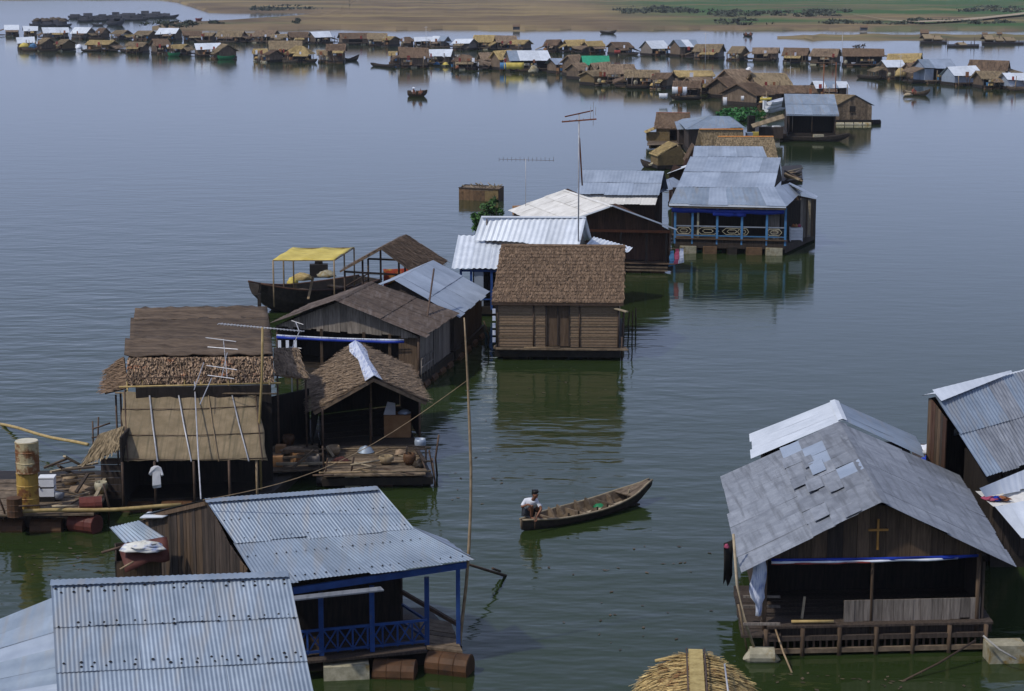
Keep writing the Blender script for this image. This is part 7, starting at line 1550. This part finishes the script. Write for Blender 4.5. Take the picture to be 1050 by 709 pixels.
for i, (x, y) in enumerate(((529.5, 29.6), (886, 30.4))):
    c = P(x, y, .6); t = thing('hut', ['tiny dark hut on the waterline of the far tan shore', 'tiny dark hut on the waterline of the far green shore'][i], 'hut', c); wall(t, c + V((-.9, 0, 0)), c + V((.9, 0, 0)), .3, 1.2, 'barge', 1.2); MB().slab(Z(c, 1.7) + V((-1.0, .6, 0)), Z(c, 1.7) + V((1.0, .6, 0)), Z(c, 1.1) + V((1.0, -.2, 0)), Z(c, 1.1) + V((-1.0, -.2, 0)), .1).build('roof_slope', 'thB', t)
    for sx in (-.8, .8): post(t, c + V((sx, 1.2, 0)), .2, 1.4, .06, 'barge')
# goods on the far landing stages: jars, crates, sacks, washing (a few pixels each)
kinds = [('jar', 'floatpale', 'pale jar standing on a far landing stage'), ('crate', 'crate', 'small brown crate on a far landing stage'), ('basin', 'whitetarp', 'small white basin on a far landing stage'), ('cloth', 'orange', 'scrap of orange cloth hung at a far house front'), ('cloth', 'whitetarp', 'scrap of white cloth hung at a far house front'), ('bucket', 'bluelight', 'small blue bucket on a far landing stage'), ('cloth', 'redtarp', 'scrap of red cloth hung at a far house front'), ('sack', 'thS', 'straw coloured sack on a far landing stage')]
for place, hs in ROWS.items():
    for (hh, (i0, i1, n, zf, f0, f1)), args in hs:
        for nm_, mt, lb in q_.sample(kinds, q_.choice((2, 3, 3, 4, 5)) if place != 'farthest row' else q_.choice((1, 1, 2, 3))):
            lb = lb.split(' on a')[0].split(' hung')[0].replace('scrap of ', '').replace('small ', '') + ' before the ' + args; s = q_.uniform(.03, .97); p = Z(lerp(lerp(f0, f1, s), lerp(i0, i1, s), q_.uniform(.1, .7)), zf)
            if nm_ == 'cloth': o = MB().box(Z(p, zf + 1.1), q_.uniform(.25, .5), .05, q_.uniform(.4, .7), q_.uniform(-.3, .3)).build(nm_, mt)
            elif nm_ == 'jar': o = MB().tube([p, p + V((0, 0, .12)), p + V((0, 0, .4)), p + V((0, 0, .55)), p + V((0, 0, .62))], [.16, .26, .28, .17, .2], 8).build(nm_, mt)
            elif nm_ == 'crate': o = MB().box(p + V((0, 0, .22)), .6, .4, .44, q_.uniform(0, 3)).build(nm_, mt)
            elif nm_ == 'basin': o = MB().tube([p, p + V((0, 0, .22))], [.25, .38], 9).build(nm_, mt)
            elif nm_ == 'bucket': o = MB().tube([p, p + V((0, 0, .4))], [.16, .24], 8).build(nm_, mt)
            else: o = heap(mt, p, .4, .3, .35, nm_, n=7, seed=q_.randrange(99))
            tag(o, lb, nm_, 'goods and washing on the far landing stages')
ONW = {}
for place, hs in ROWS.items():         # sampans tied up before the far houses
    for k, ((hh, (i0, i1, n, zf, f0, f1)), lab) in enumerate(hs):
        if q_.random() < (.28 if place == 'farthest row' else .42):
            c = lerp(f0, f1, q_.uniform(.1, .9)) - n * q_.uniform(.5, 1.0); L = q_.uniform(2.6, 4.2); d = V((1, q_.uniform(-.25, .25), 0)).normalized() * L / 2 * q_.choice((-1, 1))
            t = thing('sampan', 'sampan tied up before the ' + lab, 'boat', Z(c, 0), 'sampans tied up in the far village'); at = hull(t, c - d, c + d, .9, .42, .35, .12, q_.choice(['boatdark', 'boat', 'woodmid']), 10, .2, -.1, .04); bar(t, at(.45, -.9, .25), at(.45, .9, .25), .25, .04, 'deck', 'thwart')
# particular goods seen in the photograph
for px, py, z, sx, sz, mt, nm_, lb in ((527, 71, .5, 3.0, 1.0, 'yellowtarp', 'tarpaulin', 'yellow tarpaulin hung along the front of the widest pale roofed house'), (516, 71, .5, 1.0, 1.0, 'bluelight', 'tarpaulin', 'light blue sheet left of the yellow tarpaulin'), (547, 74.5, .3, 1.4, 1.0, 'floatpale', 'sack_heap', 'pale sack heap right of the yellow tarpaulin'), (680, 101, .6, 1.0, .6, 'white', 'box', 'white box heap at the left of the front hut with orange goods'), (692, 96, .8, .7, .8, 'white', 'sheet', 'white washing hung before the front hut'), (697, 96, .8, .5, .8, 'orange', 'sheet', 'orange washing hung before the front hut'), (702, 96, .8, .5, .8, 'whitetarp', 'sheet', 'second white washing right of the orange one'), (743, 108, .5, .45, .9, 'cloth', 'sheet', 'white sheet hung at the left of the broad brown gable'), (761, 103, .9, .35, .5, 'cloth', 'sheet', 'white square hung on the broad brown gable'), (364 / 7.5 + 130, 57.5, 0.1, 2.2, .7, 'greenhull', 'green_hull', 'green painted hull below the straw roof of the nearer left row'), (232, 60.8, .1, 3.0, .7, 'greenhull', 'green_hull', 'green painted hull below the last house of the nearer left row'), (469, 70.5, .5, .6, .5, 'orange', 'bundle', 'orange bundle left in front of the round topped hut'), (448, 66.5, .3, 1.0, .4, 'bluelight', 'boat_cover', 'pale blue cover on the float below the bright square roof'), (457, 66.8, .3, 1.0, .4, 'yellowtarp', 'boat_cover', 'yellow cover right of the pale blue one'), (633, 55, .9, 1.1, .6, 'redtarp', 'cloth', 'red washing hung across the far brown house'), (34, 49, .8, 1.6, .8, 'bluelight', 'goods', 'blue goods heaped at the first nearer left house'), (25, 48.5, .8, 2.0, .8, 'yellowtarp', 'goods', 'yellow goods heaped at the first nearer left house'), (81, 50.5, .4, 1.4, .9, 'whitetarp', 'boat_cover', 'white round cover between the ochre houses'), (768, 72, 3.2, .7, .35, 'white', 'bundle', 'white and dark bundle on the ridge of the big brown roof'), (785, 103, 2.0, 1.2, .3, 'yellowtarp', 'board', 'yellow strip lying on the roof edge left of the low orange ridge')):
    p = P(px, py, z)
    if nm_ in ('sack_heap', 'bundle', 'goods', 'boat_cover'): o = heap(mt, p, sx / 2, .5, sz, nm_, seed=int(px))
    elif nm_ == 'green_hull': o = None; t = thing('boat', lb, 'boat', p); at = hull(t, p - V((sx / 2, 0, 0)), p + V((sx / 2, 0, 0)), 1.2, sz, .2, .2, mt, 10, .4); bar(t, at(.5, -.9, .4), at(.5, .9, .4), .2, .04, 'deck', 'thwart')
    else: o = cloth_strip(None, (p + V((-sx / 2, -.3, sz)), p + V((sx / 2, -.3, sz))), sz, mt, nm_, .02, 6)
    if o: tag(o, lb, nm_.replace('_', ' '))
# ------------------------------------------------------------------ CLUTTER on the near rafts
cq = random.Random(23)
def basket(px, py, z, r, h_, mt, label, name='basket'):
    q = P(px, py, z); n = 12; prof = [(.75, 0), (1.0, .35), (1.05, .7), (.92, 1.0), (.84, 1.0), (.85, .5), (.6, .12)]
    vs = [q + V((r * k * math.cos(6.2832 * j / n), r * k * math.sin(6.2832 * j / n), h_ * t)) for k, t in prof for j in range(n)]
    fs = [(i * n + j, i * n + (j + 1) % n, (i + 1) * n + (j + 1) % n, (i + 1) * n + j) for i in range(len(prof) - 1) for j in range(n)] + [tuple(reversed(range(n))), tuple(range((len(prof) - 1) * n, len(prof) * n))]
    tag(MB().add(vs, fs).build(name, mt, smooth=True), label, name)
for px, py, z, r, h_, mt, lb in ((342, 466, .48, .20, .26, 'bambooold', 'small woven basket at the left back corner of the hut raft'), (396, 475, .48, .22, .22, 'thT', 'tan basket in the middle of the hut raft'), (420, 476, .48, .18, .32, 'browndrum', 'rusty pail at the right side of the hut raft'), (431, 460, .48, .17, .3, 'tinblue', 'grey blue pail behind the right end of the hut raft'), (321, 477, .48, .2, .3, 'woodgrey', 'grey pot where the walkway meets the hut raft'), (72, 497, .58, .2, .28, 'bambooold', 'woven basket beside the plank stack on the landing raft'), (104, 505, .58, .18, .3, 'floatpale', 'pale pot at the reed mat house end of the landing raft'), (60, 512, .58, .16, .22, 'tinold', 'grey pail in front of the plank stack on the landing raft'), (296, 456, .48, .18, .3, 'browndrum', 'rusty pail at the back of the cluttered walkway')):
    basket(px, py, z, r, h_, mt, lb, 'pail' if 'pail' in lb else 'pot' if 'pot' in lb else 'basket')
for i in range(9):                     # poles and sticks laid about the hut raft
    x = cq.uniform(332, 432); y = cq.uniform(462, 488); k = cq.uniform(10, 34) * cq.choice((-1, 1)); o = pole(None, [P(x, y, .5 + .03 * i), P(x + k, y + cq.uniform(-6, 6), .52 + .03 * i)], cq.uniform(.018, .032), cq.choice(['bambooold', 'stick', 'boatpale']), 'stick', 5); tag(o, 'loose stick or pole strewn over the hut raft deck', 'stick', 'sticks strewn on the hut raft')
for i in range(8):
    x = cq.uniform(44, 96); y = cq.uniform(478, 520); k = cq.uniform(10, 30) * cq.choice((-1, 1)); o = pole(None, [P(x, y, .62 + .03 * i), P(x + k, y + cq.uniform(-9, 9), .68 + .05 * i)], cq.uniform(.018, .03), cq.choice(['bambooold', 'stick', 'boatpale']), 'stick', 5); tag(o, 'loose stick or pole strewn over the landing raft deck', 'stick', 'sticks strewn on the landing raft')
for i, (x, y, z, x2, y2, z2) in enumerate(((100, 470, .6, 101, 428, 1.9), (96, 470, .6, 95, 432, 1.7), (95, 440, 1.6, 113, 434, 1.75), (94, 449, 1.3, 112, 446, 1.4))):
    o = pole(None, [P(x, y, z), P(x2, y2, z2)], .025, 'stick', 'stick', 5); tag(o, ['right upright of the small rack left of the reed mat house', 'left upright of the small rack left of the reed mat house', 'top bar of the small rack left of the reed mat house', 'lower bar of the small rack left of the reed mat house'][i], 'rack pole')
for i, (px, py, z, rx, ry, rz, mt, lb) in enumerate(((350, 473, .47, .24, .2, .12, 'browntarp', 'brown rag heap at the left of the hut raft'), (300, 463, .75, .3, .2, .14, 'thG', 'heap of brown brush on the cluttered walkway'), (411, 466, .47, .18, .15, .14, 'thG', 'small heap of nets before the plywood crate'), (84, 505, .57, .34, .25, .2, 'thG', 'heap of brushwood on the landing raft'), (430, 478, .47, .16, .2, .2, 'darkwet', 'dark wet bundle at the right edge of the hut raft'))):
    tag(heap(mt, P(px, py, z), rx, ry, rz, 'heap', seed=i + 20, rough=.4), lb, 'heap')
q = P(427, 474, .5); t = thing('stool', 'small dark wooden frame stool at the right of the hut raft', 'stool', q)
for sx in (-.28, .28):
    for sy in (-.15, .15): post(t, q + V((sx, sy, 0)), .5, .95, .022, 'wood', 'leg', sq=True)
for sx in (-.28, .28): bar(t, q + V((sx, -.15, .43)), q + V((sx, .15, .43)), .04, .04, 'wood', 'rail')
for sy in (-.15, .15): bar(t, q + V((-.28, sy, .43)), q + V((.28, sy, .43)), .04, .04, 'wood', 'rail')
# mooring stakes along the rafts
for i, (px, py, h_) in enumerate(((331, 499, 1.2), (360, 500, .9), (449, 494, 1.4), (276, 494, 1.5), (111, 545, 1.3), (3, 548, 1.2), (648, 352, 1.3), (645, 345, 1.0), (652, 338, .9), (500, 360, 1.2))):
    o = pole(None, [P(px, py, -.3), P(px, py, 0) + V((cq.uniform(-.08, .08), 0, h_ * .5)), P(px, py, 0) + V((cq.uniform(-.15, .15), 0, h_))], .03, 'stick', 'mooring_stake', 5); tag(o, 'dark mooring stake ' + ['at the left front corner of the hut raft', 'at the front middle of the hut raft', 'at the right front corner of the hut raft', 'between the walkway and the reed mat house front', 'at the right end of the drum laden landing raft', 'at the left end of the drum laden landing raft', 'nearest the right wall of the square thatched house', 'farthest back at the right of the square thatched house', 'outermost right of the square thatched house', 'at the left front corner of the square thatched house'][i], 'stake', 'mooring stakes at the near rafts')
# floating weed near the houses
mb = MB()
for i in range(160):
    c = P(*cq.choice([(500 + cq.uniform(0, 140), 372 + cq.uniform(0, 40)), (455 + cq.uniform(0, 60), 400 + cq.uniform(0, 120)), (690 + cq.uniform(0, 150), 262 + cq.uniform(0, 20)), (20 + cq.uniform(0, 90), 555 + cq.uniform(0, 40)), (560 + cq.uniform(0, 170), 560 + cq.uniform(0, 110)), (740 + cq.uniform(0, 250), 690 + cq.uniform(0, 18))]), .012); a_ = cq.uniform(0, 3); k = cq.uniform(.03, .09); d = V((math.cos(a_), math.sin(a_), 0)) * k; e_ = V((-d.y, d.x, 0)) * .5
    mb.add([c - d, c + e_, c + d, c - e_], [(0, 1, 2, 3)])
mb.build('floating_weed', 'leafdry', kind='stuff')
